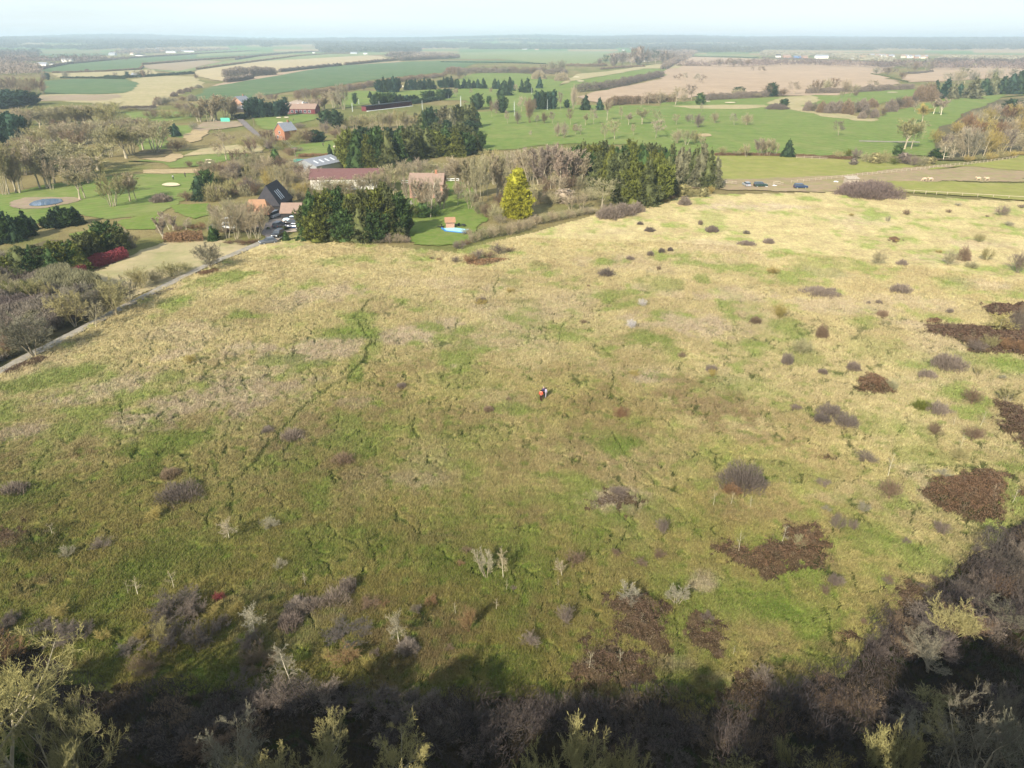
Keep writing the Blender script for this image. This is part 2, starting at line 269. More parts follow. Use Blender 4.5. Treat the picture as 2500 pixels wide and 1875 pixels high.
BRAMBLES = [
    ('N', [(90, 940), (150, 890), (300, 940), (420, 930), (540, 930), (570, 790), (640, 770), (740, 810), (820, 790), (880, 850), (930, 930), (880, 1010), (840, 1080), (700, 1080), (600, 1110), (470, 1155), (380, 1130), (290, 1060), (100, 1000)], 1.3, 'brk', 'large irregular red-brown bramble patch at the right of the lower meadow'),
    ('N', [(1540, 500), (1640, 470), (1800, 460), (1900, 430), (2040, 440), (2120, 490), (2140, 580), (2130, 690), (2080, 750), (1900, 780), (1760, 760), (1690, 710), (1600, 640), (1520, 580)], 1.5, 'brk', 'large oval red-brown bramble mound near the right frame edge'),
    ('M', [(1530, 850), (1560, 820), (1750, 830), (1900, 850), (2212, 820), (2400, 830), (2400, 1030), (2180, 1030), (2000, 1010), (1850, 1000), (1820, 930), (1700, 900), (1560, 880)], 1.4, 'brk2', 'long dark bramble tongue under the yellow birch at the right'),
    ('M', [(1910, 710), (2050, 695), (2212, 690), (2400, 680), (2400, 800), (2150, 800), (1960, 750)], 1.4, 'brk2', 'dark bramble behind the yellow birch'),
    ('M', [(1535, 795), (1600, 775), (1660, 795), (1630, 815), (1550, 812)], .8, 'brk', 'small rosy bramble patch above the long bramble tongue'),
    ('M', [(1075, 1185), (1170, 1155), (1230, 1170), (1300, 1210), (1350, 1260), (1340, 1290), (1180, 1275), (1100, 1280), (1070, 1230)], 1.2, 'brk', 'brown bramble mound with a white-stemmed bush at its right end'),
    ('M', [(1990, 1370), (2080, 1340), (2212, 1420), (2400, 1450), (2400, 1640), (2212, 1640), (2120, 1590), (2050, 1480)], 1.4, 'brk2', 'dark bramble bank against the right frame edge'),
    ('M', [(1290, 235), (1340, 225), (1375, 245), (1340, 262)], .5, 'brk', 'tiny rosy bramble in the upper right meadow'),
    ('Rr', [(215, 560), (330, 520), (480, 510), (600, 570), (690, 640), (650, 740), (640, 830), (560, 850), (420, 840), (300, 800), (300, 700), (220, 690)], 1.6, 'brk2', 'large dark red-brown bramble thicket low at the centre right'),
    ('Rr', [(20, 880), (150, 820), (290, 830), (330, 900), (450, 920), (560, 980), (580, 1060), (480, 1100), (300, 1100), (180, 1130), (40, 1100), (-20, 1000)], 1.5, 'brk2', 'dark bramble thicket below the large centre-right one'),
    ('Rr', [(760, 720), (900, 690), (1060, 690), (1070, 760), (980, 850), (900, 850), (800, 800)], 1.2, 'brk2', 'rounded dark bramble patch right of the large thicket'),
    ('Rr', [(950, 1190), (1080, 1160), (1160, 1080), (1300, 1070), (1400, 1120), (1380, 1220), (1330, 1310), (1100, 1320), (980, 1270)], 1.6, 'brk2', 'dark bramble at the bottom of the right-hand clearing'),
    ('Rr', [(1730, 760), (1830, 735), (1910, 790), (1900, 840), (1800, 830)], 1.1, 'brk', 'brown bramble by the edge of the lower right thicket'),
    ('Rr', [(2090, 520), (2180, 490), (2280, 560), (2260, 620), (2160, 600)], 1.2, 'brk2', 'dark brown bramble tucked against the lower right thicket corner'),
    ('T', [(1320, 520), (1420, 470), (1520, 430), (1640, 460), (1690, 510), (1600, 530), (1540, 570), (1500, 540), (1380, 560)], .6, 'mauve', 'low flattened mauve bramble in the centre right of the meadow'),
    ('N', [(760, 350), (830, 320), (930, 330), (940, 360), (860, 370)], .45, 'brk', 'small flat brown bramble above the central bramble'),
    ('T', [(1370, 1390), (1440, 1350), (1530, 1350), (1540, 1400), (1430, 1440)], .7, 'brk', 'small rusty bramble left of the large dark thicket'),
    ('P', [(-20, 80), (60, 60), (150, 80), (160, 130), (60, 190), (-20, 190)], .6, 'brk2', 'dull red-brown bramble at the left frame edge low in the meadow'),
    ('E', [(500, 370), (560, 350), (700, 340), (760, 345), (620, 385)], .6, 'rust', 'rusty fringe of bramble below the boundary kink scrub'),
    ('N', [(1350, 1230), (1500, 1200), (1600, 1240), (1560, 1320), (1420, 1340), (1330, 1290)], 1.1, 'brk2', 'brown bramble right beside the upper edge of the thicket'),
]
BPOLY = [([at(t, *p) for p in pl]) for t, pl, *_ in BRAMBLES]
def bwx(x, y): return 2.6 * (fbm(x, y, 2.0, 61, 2) - .5) + 2.4 * (fbm(x, y, .6, 62, 2) - .5)
def bwy(x, y): return 3.0 * (fbm(x, y, 2.0, 63, 2) - .5) + 3.0 * (fbm(x, y, .6, 64, 2) - .5)
def crack(x, y):
    w1 = fbm(x, y, 5.5, 51, 4, 2.0, .62); w2 = fbm(x, y, 9, 57, 4, 2.0, .6); d = np.hypot(x, y); k = .0085 + .00006 * d
    a = (1 - sst(k * .5, k * 1.4, np.abs(w1 - .5))) * sst(.36, .48, fbm(x, y, 16, 53, 2)); b = (1 - sst(k * .4, k * 1.2, np.abs(w2 - .5))) * sst(.30, .42, fbm(x, y, 21, 54, 2))
    return np.maximum(a, b)
def veg(x, y):
    """base colour (near light falloff included) and lump height of the rough grass at world x, y"""
    d = np.hypot(x, y)
    n1 = fbm(x, y, 30, 1); n2 = fbm(x, y, 9, 2); n3 = fbm(x, y, 2.6, 3, 3); n4 = fbm(x, y, .8, 4, 3)
    hill = np.sqrt(np.clip(1 - np.abs(2 * fbm(x, y, 1.25, 9, 2) - 1) * 1.9, 0, 1))         # tussocks
    def mix(a, b, t): return a * (1 - t[..., None]) + b * t[..., None]
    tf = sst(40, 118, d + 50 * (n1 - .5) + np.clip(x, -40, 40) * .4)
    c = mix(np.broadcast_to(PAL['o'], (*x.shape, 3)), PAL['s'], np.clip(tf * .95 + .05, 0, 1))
    c = mix(c, PAL['b'], sst(.50, .70, n2) * (.70 - .45 * tf))
    c = mix(c, PAL['p'], sst(.55, .75, fbm(x, y, 14, 21)) * .45 * tf)
    c = mix(c, PAL['g'], sst(.50, .70, fbm(x, y, 7, 22) * .6 + n3 * .4) * (.55 + .15 * tf))
    for cx, cy, rx, ry, ang, k, s in PT:
        m = (np.abs(x - cx) < (rx + ry) * 2) & (np.abs(y - cy) < (rx + ry) * 2)
        if not m.any(): continue
        X = x[m] - cx; Y = y[m] - cy; ca, sa = math.cos(ang), math.sin(ang)
        u = (X * ca - Y * sa) / rx; v = (X * sa + Y * ca) / ry
        q = np.sqrt(u * u + v * v) + (n2[m] - .5) * 1.7 + (n3[m] - .5) * 1.6 + (n4[m] - .5) * .7
        t = (1 - sst(.55, 1.35, q)) * min(1, s * (.9 if k == 'g' else 1.05))
        c[m] = mix(c[m], PAL[k], t)
    c = c * (.60 + .40 * sst(42, 88, d + 34 * (n1 - .5) + .55 * x))[..., None]  # duller near growth and light falloff both put into the colour here
    c = c * (.80 + .42 * n3 + .25 * (n4 - .5))[..., None]
    near = 1 - sst(90, 150, d)
    c = mix(c, PAL['g'] * .8, (1 - hill) * (.55 * near + .12) * sst(.25, .6, n4))      # green in the hollows
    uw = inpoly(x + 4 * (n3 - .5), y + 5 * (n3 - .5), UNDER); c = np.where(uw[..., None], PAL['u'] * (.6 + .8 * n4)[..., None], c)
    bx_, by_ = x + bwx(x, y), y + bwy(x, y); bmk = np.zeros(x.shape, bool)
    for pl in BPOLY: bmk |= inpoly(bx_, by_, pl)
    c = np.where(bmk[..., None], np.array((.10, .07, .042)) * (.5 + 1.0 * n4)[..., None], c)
    z = (.16 * hill + .12 * n3 + .1 * n4 + .3 * n2)
    ck = crack(x, y) * (1 - sst(95, 190, d)) * .8; c = mix(c, PAL['d'], ck); z = z - .28 * ck
    for pts, wd in TRK:
        xs = [p[0] for p in pts]; ys = [p[1] for p in pts]
        m = (x > min(xs) - 3) & (x < max(xs) + 3) & (y > min(ys) - 3) & (y < max(ys) + 3)
        if not m.any(): continue
        q = dist_poly(x[m] + 1.6 * (fbm(x[m], y[m], 3.5, 31, 3) - .5), y[m] + 1.6 * (fbm(x[m], y[m], 3.5, 33, 3) - .5), pts)
        lay = wd * .45 * (1 + d[m] / 200)
        t = (1 - sst(lay * .45, lay * 1.0, q)) * .75 * sst(.2, .35, fbm(x[m], y[m], 5, 35, 2) + .12); c[m] = mix(c[m], PAL['d'], t); z[m] -= .3 * t
        t2 = (1 - sst(lay, lay * 3.5, q)) * .12; c[m] = mix(c[m], PAL['g'], t2)
    return c, z
def build_ground():
    az = [0.0]
    fine = np.deg2rad(.105)
    a = np.arange(-R(49), R(49), fine); b = np.linspace(R(49), math.pi * 2 - R(49), 80, endpoint=False)
    az = np.concatenate([a, b]); r = [6.0]
    while r[-1] < 14000: r.append(r[-1] + max(.13, r[-1] ** 2 / 26000) if r[-1] > 26 else r[-1] + 1.5)
    r = np.array(r); A, Rr_ = np.meshgrid(az, r)
    x = np.sin(A) * Rr_; y = np.cos(A) * Rr_
    nr, na = x.shape
    c = np.zeros((nr, na, 3)); z = np.zeros((nr, na))
    near = r < 420; k = near.sum()
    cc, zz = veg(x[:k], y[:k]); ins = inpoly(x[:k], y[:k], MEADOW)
    soft = ins.astype(float)
    rough = np.array((.185, .155, .075)); n = fbm(x, y, 40, 5); n5 = fbm(x, y, 6, 6)
    c[:] = rough * (.75 + .5 * n5)[..., None] * (1 - .35 * sst(.45, .65, n))[..., None] + np.array((.01, .035, .0)) * sst(.45, .6, n)[..., None]
    far = sst(1500, 4000, Rr_); fn = vnoise(x / 420, y / 260, 71); fn2 = vnoise(x / 300 + 9, y / 500, 72)
    fc = np.where((fn > .6)[..., None], (.30, .22, .13), np.where((fn2 > .45)[..., None], (.10, .17, .055), (.16, .16, .08)))
    c = c * (1 - far[..., None]) + fc * far[..., None]
    cc = cc * (.74 + .26 * sst(120, 180, Rr_[:k]))[..., None]  # self-shadow of the sward put into the near ground colour
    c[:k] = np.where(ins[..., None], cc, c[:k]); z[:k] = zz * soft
    hill = sst(3200, 8500, Rr_) * (10 + 84 * fbm(x, y, 2200, 41, 3)) * (.75 + .5 * sst(-.2, .5, np.sin(A * 3.1 + 2))); z += hill * .95
    V = np.stack([x, y, z], -1).reshape(-1, 3)
    V = np.concatenate([V, [[0, 0, 0]]]); cl = np.concatenate([c.reshape(-1, 3), [[.05, .06, .02]]])
    i = np.arange(nr - 1)[:, None] * na; j = np.arange(na)[None]; j2 = (j + 1) % na
    q = np.stack([i + j, i + j2, i + na + j2, i + na + j], -1).reshape(-1, 4)[:, ::-1]
    cap = np.stack([np.full(na, nr * na), np.arange(na), (np.arange(na) + 1) % na], -1)[:, ::-1]
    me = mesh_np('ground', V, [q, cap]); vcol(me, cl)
    me.polygons.foreach_set('use_smooth', np.ones(len(me.polygons), bool))
    m, n, b = mat_new('rough_grassland', 1.0, .03)
    vc = n.nodes.new('ShaderNodeVertexColor'); vc.layer_name = 'Col'
    f1 = ramp(n, noise(n, 3.2, 8, .72, None, (1, .6, 1, -.4)), .32, .68, (.60,) * 3, (1.42, 1.38, 1.32))
    c1 = mixc(n, 1, vc.outputs[0], f1, 'MULTIPLY'); f2 = ramp(n, noise(n, .55, 6, .7), .3, .7, (.86, .8, .8), (1.14, 1.18, 1.1))
    c1 = mixc(n, 1, c1, f2, 'MULTIPLY'); n.links.new(c1, b.inputs['Base Color'])
    bump(n, b, noise(n, 4.0, 8, .75), .9, .12)
    g = link('ground', me, m); tag(g, None, None, None, 'structure'); return g
GROUND = build_ground()
def gz(x, y):
    x = np.atleast_1d(np.asarray(x, float)); y = np.atleast_1d(np.asarray(y, float))
    c, z = veg(x, y); return c, z * inpoly(x, y, MEADOW)

# ---- grass tussocks standing in the near meadow (uncountable: one object)
def build_grass():
    rng = np.random.default_rng(5); n = 430000
    u = rng.random(n); r0, r1 = 30., 175.
    r = r0 * (r1 / r0) ** (u ** .8); a = rng.uniform(-R(50), R(50), n)
    x = np.sin(a) * r; y = np.cos(a) * r; ok = inpoly(x, y, MEADOW) & ~inpoly(x, y, UNDER); x, y, r = x[ok], y[ok], r[ok]; ok = np.ones(len(x), bool)
    for pl in BPOLY: ok &= ~inpoly(x + bwx(x, y), y + bwy(x, y), pl) | (rng.random(len(x)) < .22)
    x, y, r = x[ok], y[ok], r[ok]
    ok = crack(x, y) < .35; x, y, r = x[ok], y[ok], r[ok]
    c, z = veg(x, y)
    green = c[:, 1] / (c[:, 0] + 1e-6)
    k = 5; n = len(x)
    sc = (.13 + .0011 * r)[:, None]
    hgt = sc * rng.uniform(.5, 1.45, (n, k)) * np.where(green > 1.25, .7, 1.15)[:, None]
    th = rng.uniform(0, 2 * math.pi, (n, k)); lean = rng.uniform(.1, 1.4, (n, k)) * sc
    wx = .5 + .3 * np.sin(x / 23)
    bx = x[:, None] + rng.normal(0, .6, (n, k)) * sc; by = y[:, None] + rng.normal(0, .6, (n, k)) * sc; bz = z[:, None] - .03 + 0 * bx
    wd = sc * rng.uniform(.10, .24, (n, k)); pa = rng.uniform(0, 2 * math.pi, (n, k))
    dx = np.cos(pa) * wd; dy = np.sin(pa) * wd
    V = np.stack([np.stack([bx - dx, by - dy, bz], -1), np.stack([bx + dx, by + dy, bz], -1),
                  np.stack([bx + np.cos(th) * lean + sc * wx[:, None] * .7, by + np.sin(th) * lean + sc * .25, bz + hgt], -1)], 2).reshape(-1, 3)
    f = np.arange(len(V)).reshape(-1, 3)
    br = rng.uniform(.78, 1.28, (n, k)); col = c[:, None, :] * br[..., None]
    straw = rng.random((n, k)) < .22; col = np.where(straw[..., None], col * .45 + np.array((.40, .32, .15)) * .55 * (.55 + .45 * sst(60, 150, r))[:, None, None], col)
    me = mesh_np('grass_tussocks', V, [f]); vcol(me, np.repeat(col.reshape(-1, 3), 3, 0))
    m, nn, b = mat_new('grass_blades', .8, .1); vc = nn.nodes.new('ShaderNodeVertexColor'); vc.layer_name = 'Col'
    tr = nn.nodes.new('ShaderNodeBsdfTranslucent'); ms = nn.nodes.new('ShaderNodeMixShader'); ms.inputs[0].default_value = .3
    nn.links.new(vc.outputs[0], b.inputs['Base Color']); nn.links.new(vc.outputs[0], tr.inputs[0]); nn.links.new(b.outputs[0], ms.inputs[1]); nn.links.new(tr.outputs[0], ms.inputs[2]); nn.links.new(ms.outputs[0], nn.nodes['Material Output'].inputs[0])
    tag(link('grass', me, m), None, None, None, 'stuff')
build_grass()

# ------------------------------------------------------------------ fields, fairways, roads laid on the ground
MF = dict(
    fair=ground_mat('fairway_grass', (.12, .18, .04), (.145, .195, .05), (.20, .205, .075), .015, .25, (.09, .9, .25)),
    lawn=ground_mat('lawn_grass', (.105, .165, .03), (.135, .18, .04), (.17, .185, .06), .05, .6),
    pasture=ground_mat('pasture_grass', (.19, .21, .05), (.225, .225, .065), (.26, .23, .09), .02, .3),
    mud=ground_mat('bare_paddock_soil', (.26, .19, .125), (.29, .215, .14), (.22, .22, .08), .03, .4),
    crop=ground_mat('winter_wheat', (.075, .13, .055), (.095, .15, .065), (.14, .16, .085), .008, .08, (.04, .5, .3)),
    crop2=ground_mat('thin_green_crop', (.15, .20, .08), (.19, .22, .10), (.25, .24, .13), .008, .08, (.04, 1.1, .3)),
    plough=ground_mat('ploughed_soil', (.36, .265, .185), (.41, .305, .215), (.32, .235, .16), .006, .12, (.05, 1.2, .35)),
    stub=ground_mat('stubble', (.38, .31, .185), (.42, .345, .21), (.33, .27, .16), .006, .1, (.05, .3, .3)),
    rough=ground_mat('dry_rough_grass', (.33, .275, .155), (.37, .30, .18), (.23, .23, .10), .02, .25),
    reed=ground_mat('reed_bed', (.38, .29, .17), (.34, .26, .15), (.28, .22, .12), .05, .6),
    bank=ground_mat('earth_bank', (.30, .22, .17), (.27, .20, .15), (.22, .22, .10), .03, .4),
    sand=ground_mat('bunker_sand', (.56, .48, .33), (.60, .52, .36), (.52, .45, .30), .1, .8),
    track=ground_mat('stony_track', (.26, .235, .20), (.31, .28, .24), (.20, .18, .13), .2, 1.2),
    tarmac=ground_mat('weathered_tarmac', (.15, .13, .13), (.18, .16, .155), (.21, .19, .17), .1, 1.5),
    yard=ground_mat('gravel_yard', (.38, .30, .24), (.43, .35, .29), (.32, .26, .2), .1, 1.0),
    scrubg=ground_mat('scrub_floor', (.10, .08, .05), (.13, .105, .06), (.085, .09, .035), .06, .6))
def lump(pts, rng, amp):
    out = []
    for i in range(len(pts)):
        a, b = pts[i], pts[(i + 1) % len(pts)]; out.append(a); L_ = np.hypot(*(b - a)[:2]); k = int(min(5, L_ // (amp * 5 + 1)))
        nrm = np.array([-(b - a)[1], (b - a)[0], 0]) / (L_ + 1e-6)
        for j in range(1, k + 1): out.append(a + (b - a) * j / (k + 1) + nrm * rng.normal(0, amp))
    return out
ZL = [0]
def sheet(name, t, pts, mat, lvl=1, amp=.4, z=None):
    rng = np.random.default_rng(len(pts) * 7 + int(abs(pts[0][0]))); P_ = lump([at(t, *p) for p in pts], rng, amp); ZL[0] += 1
    dmax = max(np.hypot(*p[:2]) for p in P_); zz = (.035 * lvl + .0006 * ZL[0]) * (1 + dmax / 500) if z is None else z
    n_ = len(P_); A2 = np.array(P_)[:, :2]; area = .5 * np.sum(A2[:, 0] * np.roll(A2[:, 1], -1) - np.roll(A2[:, 0], -1) * A2[:, 1])
    if area < 0: P_ = P_[::-1]; A2 = A2[::-1]
    e1 = A2 - np.roll(A2, 1, 0); e2 = np.roll(A2, -1, 0) - A2; nn_ = np.stack([e1[:, 1], -e1[:, 0]], -1) / (np.hypot(*e1.T)[:, None] + 1e-6) + np.stack([e2[:, 1], -e2[:, 0]], -1) / (np.hypot(*e2.T)[:, None] + 1e-6)
    nn_ = nn_ / (np.hypot(*nn_.T)[:, None] + .3); rim = min(3.0, .35 + amp * 1.6) * (1 if amp > .06 else .5) if amp > 0 else .25
    Vv = [(p[0], p[1], zz) for p in A2] + [(p[0] + q[0] * rim, p[1] + q[1] * rim, zz) for p, q in zip(A2, nn_)]
    me = bpy.data.meshes.new(name); me.from_pydata(Vv, [], [tuple(range(n_))] + [(i, i + n_, (i + 1) % n_ + n_, (i + 1) % n_) for i in range(n_)]); me.update()
    if me.polygons[0].normal.z < 0: me.flip_normals()
    at2 = me.attributes.new('rim', 'FLOAT', 'POINT'); at2.data.foreach_set('value', [1.01] * n_ + [-.01] * n_)
    return tag(link(name, me, MF[mat]), None, None, None, 'structure')
# distant farmland, left
sheet('green_field', 'C1', [(380, 480), (620, 458), (1060, 462), (1165, 505), (1110, 540), (1050, 575), (800, 588), (400, 585)], 'crop', 2, 2)
sheet('green_field', 'C1', [(330, 385), (560, 340), (1100, 288), (1700, 250), (2212, 228), (2212, 262), (1700, 300), (1200, 340), (1180, 378), (560, 407), (340, 397)], 'crop', 2, 2)
sheet('fallow_field', 'C1', [(1200, 345), (1700, 303), (1880, 310), (1500, 395), (1250, 372)], 'bank', 2, 2)
sheet('green_field', 'C1', [(1250, 380), (1500, 395), (1900, 312), (2212, 270), (3000, 240), (3300, 235), (3300, 250), (2212, 310), (1500, 410)], 'crop2', 2, 2)
sheet('fallow_field', 'C1', [(440, 415), (950, 395), (1300, 378), (1300, 430), (900, 450), (480, 445)], 'rough', 2, 2)
sheet('rough_pasture', 'C1', [(340, 590), (800, 592), (1050, 580), (1180, 505), (1100, 465), (1300, 430), (1650, 440), (1700, 520), (1450, 600), (1320, 690), (1000, 700), (800, 660), (340, 640)], 'rough', 1, 3)
sheet('fallow_field', 'C1', [(340, 600), (980, 592), (1000, 610), (880, 640), (340, 645)], 'bank', 2, 2)
sheet('stubble_field', 'C2', [(0, 385), (850, 262), (1300, 248), (1560, 270), (1620, 292), (1480, 302), (1200, 345), (700, 385), (640, 400), (240, 412), (215, 480), (0, 440)], 'stub', 2, 2)
sheet('field_margin', 'C2', [(130, 520), (230, 492), (700, 408), (1200, 352), (1700, 310), (1750, 318), (1200, 365), (700, 435), (200, 520)], 'plough', 2, 1)
sheet('wheat_field', 'C2', [(0, 600), (130, 530), (600, 448), (1150, 352), (1750, 316), (2212, 305), (3850, 300), (2350, 330), (2130, 400), (1600, 450), (1000, 540), (480, 612), (330, 640), (0, 645)], 'crop', 2, 2)
sheet('green_field', 'C2', [(0, 246), (800, 205), (980, 200), (700, 235), (0, 275)], 'crop2', 2, 3)
sheet('green_field', 'C3', [(100, 295), (900, 292), (1300, 335), (1650, 350), (1800, 250), (1900, 222), (900, 226), (300, 250)], 'crop2', 2, 3)
sheet('green_field', 'C1', [(340, 235), (900, 225), (930, 260), (600, 275), (300, 290), (150, 270)], 'crop', 1, 4)
# ploughed land, right
sheet('ploughed_field', 'C4', [(40, 612), (400, 530), (760, 462), (760, 400), (860, 350), (960, 272), (1550, 290), (2212, 312), (2750, 322), (2700, 350), (2560, 420), (2700, 470), (2750, 500), (2400, 560), (2212, 600), (1200, 600), (600, 640), (200, 660)], 'plough', 2, 3)
sheet('ploughed_field', 'C5', [(1230, 490), (1200, 430), (1400, 410), (1480, 345), (2212, 332), (2900, 330), (2900, 420), (2212, 440), (1700, 470)], 'plough', 2, 3)
sheet('green_field', 'C4', [(930, 245), (1560, 262), (1500, 280), (960, 268)], 'crop2', 2, 3)
sheet('green_field', 'C5', [(690, 220), (1450, 222), (1440, 235), (1100, 240), (700, 240)], 'crop2', 2, 3)
# golf course
sheet('fairway', 'C3', [(720, 740), (1000, 700), (1500, 680), (2400, 690), (3200, 640), (3700, 600), (3800, 640), (3500, 690), (3300, 760), (3400, 800), (3700, 870), (4000, 860), (4300, 800), (4700, 690), (5100, 610), (5400, 590), (5100, 620), (4600, 930), (4500, 1100), (2800, 1130), (2400, 1110), (2000, 1010), (1400, 1010), (700, 1070), (600, 900)], 'fair', 2, 2)
sheet('fairway', 'C4', [(760, 660), (1200, 640), (2212, 590), (2900, 545), (2900, 600), (2740, 650), (2600, 660), (2212, 740), (2350, 790), (2500, 810), (2600, 780), (2700, 740), (3050, 640), (3650, 590), (3200, 890), (3000, 1110), (2000, 1115), (1150, 1075), (950, 1000), (600, 780)], 'fair', 3, 2)
sheet('fairway', 'C3', [(0, 570), (560, 540), (560, 470), (640, 430), (740, 405), (900, 402), (1150, 420), (1300, 460), (1500, 470), (1800, 400), (2212, 360), (2450, 365), (2400, 420), (2212, 440), (1750, 500), (1500, 560), (1500, 690), (700, 700), (640, 640), (0, 640), (-400, 700), (-480, 600), (-300, 560)], 'fair', 2, 2)
sheet('fairway_rough', 'C3', [(1400, 520), (1560, 420), (1800, 400), (2212, 338), (2450, 340), (2400, 370), (2100, 375), (1800, 430), (1500, 480)], 'rough', 4, 1.5)
sheet('fairway_rough', 'C4', [(1750, 620), (2000, 600), (2080, 640), (1900, 690), (2300, 760), (2460, 800), (2600, 790), (2500, 820), (2212, 790), (1850, 720), (1640, 670)], 'rough', 4, 1.5)
sheet('fairway_rough', 'C4', [(840, 690), (1200, 682), (1600, 680), (1640, 695), (1450, 715), (1000, 712)], 'rough', 4, 1.0)
sheet('putting_green', 'K4', [(560, 420), (900, 380), (1300, 335), (1560, 350), (1620, 400), (1500, 450), (1200, 500), (1150, 560), (900, 620), (700, 580), (600, 500)], 'fair', 3, .6)
sheet('fairway', 'K4', [(1200, 900), (1500, 830), (2100, 760), (2212, 740), (2300, 1060), (1800, 1065), (1290, 1050)], 'fair', 3, .6)
sheet('fairway', 'C1', [(0, 1440), (500, 1340), (900, 1290), (1240, 1260), (1680, 1260), (1720, 1420), (1500, 1500), (1350, 1590), (900, 1640), (700, 1600), (300, 1680), (0, 1720), (-300, 1760), (-300, 1500)], 'fair', 2, .8)
sheet('fairway', 'C1', [(1080, 1150), (1400, 1170), (1440, 1210), (1700, 1195), (2080, 1120), (2080, 1095), (1800, 1090), (1560, 1120), (1480, 1160), (1300, 1140), (1090, 1160)], 'fair', 2, .6)
sheet('fairway', 'C1', [(1150, 980), (1300, 860), (1650, 850), (1750, 890), (1560, 960), (1400, 940), (1400, 1050), (1180, 1060)], 'fair', 2, .6)
sheet('fairway', 'C1', [(1060, 740), (1300, 735), (1620, 740), (1600, 790), (1300, 830), (1120, 800)], 'fair', 2, .6)
sheet('fairway', 'C1', [(0, 1250), (200, 1180), (400, 900), (260, 900), (0, 1100)], 'fair', 2, .6)
sheet('fairway', 'L', [(1000, 155), (1200, 75), (1360, 60), (1300, 210), (1130, 210), (1040, 180)], 'lawn', 3, .4)
sheet('fairway', 'L', [(1450, 10), (1750, -5), (1760, 90), (1640, 120), (1480, 60)], 'lawn', 3, .4)
sheet('fairway', 'L', [(600, 250), (740, 225), (860, 170), (760, 280), (640, 300)], 'lawn', 3, .4)
sheet('reed_bed', 'C1', [(1200, 1135), (1400, 1125), (1440, 1095), (1520, 1095), (1540, 1120), (1430, 1165), (1300, 1150)], 'reed', 4, .5)
sheet('reed_bed', 'C1', [(1220, 1232), (1500, 1226), (1740, 1222), (1750, 1255), (1500, 1258), (1230, 1258)], 'reed', 4, .5)
sheet('reed_bed', 'C1', [(1550, 940), (1700, 870), (1760, 900), (1690, 980), (1600, 1000)], 'reed', 4, .5)
sheet('earth_bank', 'C1', [(1620, 890), (1720, 830), (1900, 815), (2010, 820), (2040, 860), (1900, 880), (1700, 900)], 'bank', 4, .5)
sheet('earth_bank', 'C1', [(1150, 1100), (1200, 1060), (1440, 1060), (1440, 1085), (1380, 1120), (1180, 1130)], 'scrubg', 4, .5)
sheet('rough_bank', 'C1', [(1560, 1110), (1700, 1050), (2080, 1010), (2212, 1000), (2212, 1080), (1900, 1090)], 'rough', 3, .5)
sheet('pond_margin', 'C1', [(110, 1500), (220, 1465), (420, 1462), (620, 1465), (680, 1485), (560, 1520), (400, 1550), (200, 1560), (120, 1545)], 'bank', 4, .4)
# meadow margins left of the track, scrub floors
sheet('scrub_floor', 'L', [(-500, 500), (0, 430), (420, 300), (700, 330), (1050, 430), (700, 600), (560, 660), (830, 660), (860, 720), (1060, 740), (900, 860), (400, 1140), (0, 1340), (-600, 1700)], 'scrubg', 1, .5)
sheet('rough_grass', 'L', [(560, 670), (720, 610), (1060, 450), (1380, 320), (1700, 300), (2050, 330), (2100, 370), (1700, 520), (1300, 700), (1100, 800), (1040, 740), (860, 680)], 'rough', 2, .5)
sheet('garden_lawn', 'K4', [(2600, 1900), (3000, 1750), (3150, 2200), (2600, 2300)], 'lawn', 2, .3)
sheet('garden_lawn', 'H', [(1460, 330), (1520, 200), (1600, 150), (1900, 190), (1960, 250), (1930, 330), (2040, 430), (1950, 500), (1860, 600), (1700, 610), (1560, 600), (1500, 480), (1400, 420), (1200, 380)], 'lawn', 3, .4)
sheet('garden_lawn', 'H', [(1650, 440), (1900, 450), (1960, 500), (1900, 600), (1600, 605), (1530, 580)], 'lawn', 5, .4)
# paddocks, right
sheet('paddock', 'C4', [(1150, 1100), (2212, 1130), (2500, 1150), (2900, 1190), (2800, 1240), (2300, 1300), (1900, 1345), (1200, 1330)], 'pasture', 3, .8)
sheet('muddy_paddock', 'C5', [(-800, 1310), (0, 1310), (700, 1280), (1000, 1240), (1600, 1190), (2212, 1210), (2212, 1330), (1500, 1320), (1000, 1360), (500, 1420), (0, 1400), (-800, 1370)], 'mud', 4, .8)
sheet('paddock', 'C5', [(1080, 1330), (1500, 1335), (2212, 1350), (2800, 1380), (2800, 1520), (2212, 1485), (1200, 1420), (1000, 1390)], 'pasture', 5, .8)
sheet('paddock', 'C5', [(1400, 1230), (1900, 1170), (2212, 1110), (3000, 1080), (3000, 1250), (2212, 1240), (1700, 1200)], 'pasture', 5, .8)
sheet('scrub_floor', 'C5', [(1420, 1150), (1500, 900), (1750, 740), (2000, 640), (3000, 560), (3000, 1080), (2160, 1110), (1900, 1150)], 'scrubg', 4, 1)
# roads and yards
sheet('farm_track', 'L', [(-300, 1560), (0, 1400), (200, 1290), (400, 1195), (760, 1008), (980, 892), (1300, 728), (1700, 532), (1900, 445), (2200, 318), (2212, 345), (1920, 468), (1710, 556), (1320, 755), (1010, 920), (790, 1035), (420, 1232), (210, 1335), (0, 1450), (-300, 1620)], 'track', 3, .05, .42)
sheet('farm_track', 'H', [(520, 612), (590, 560), (640, 545), (660, 560), (600, 600), (540, 625)], 'track', 6, .05)
sheet('farm_road', 'K', [(1030, 960), (1080, 1010), (1300, 980), (1310, 900), (1290, 780), (1240, 720), (1400, 600), (1400, 450), (1420, 200), (1330, 150), (1320, 350), (1200, 560), (1000, 700), (900, 820)], 'tarmac', 5, .1)
sheet('gravel_yard', 'K', [(100, 770), (500, 760), (1200, 700), (1650, 620), (1700, 860), (1300, 890), (900, 850), (300, 850), (100, 850)], 'yard', 4, .2)
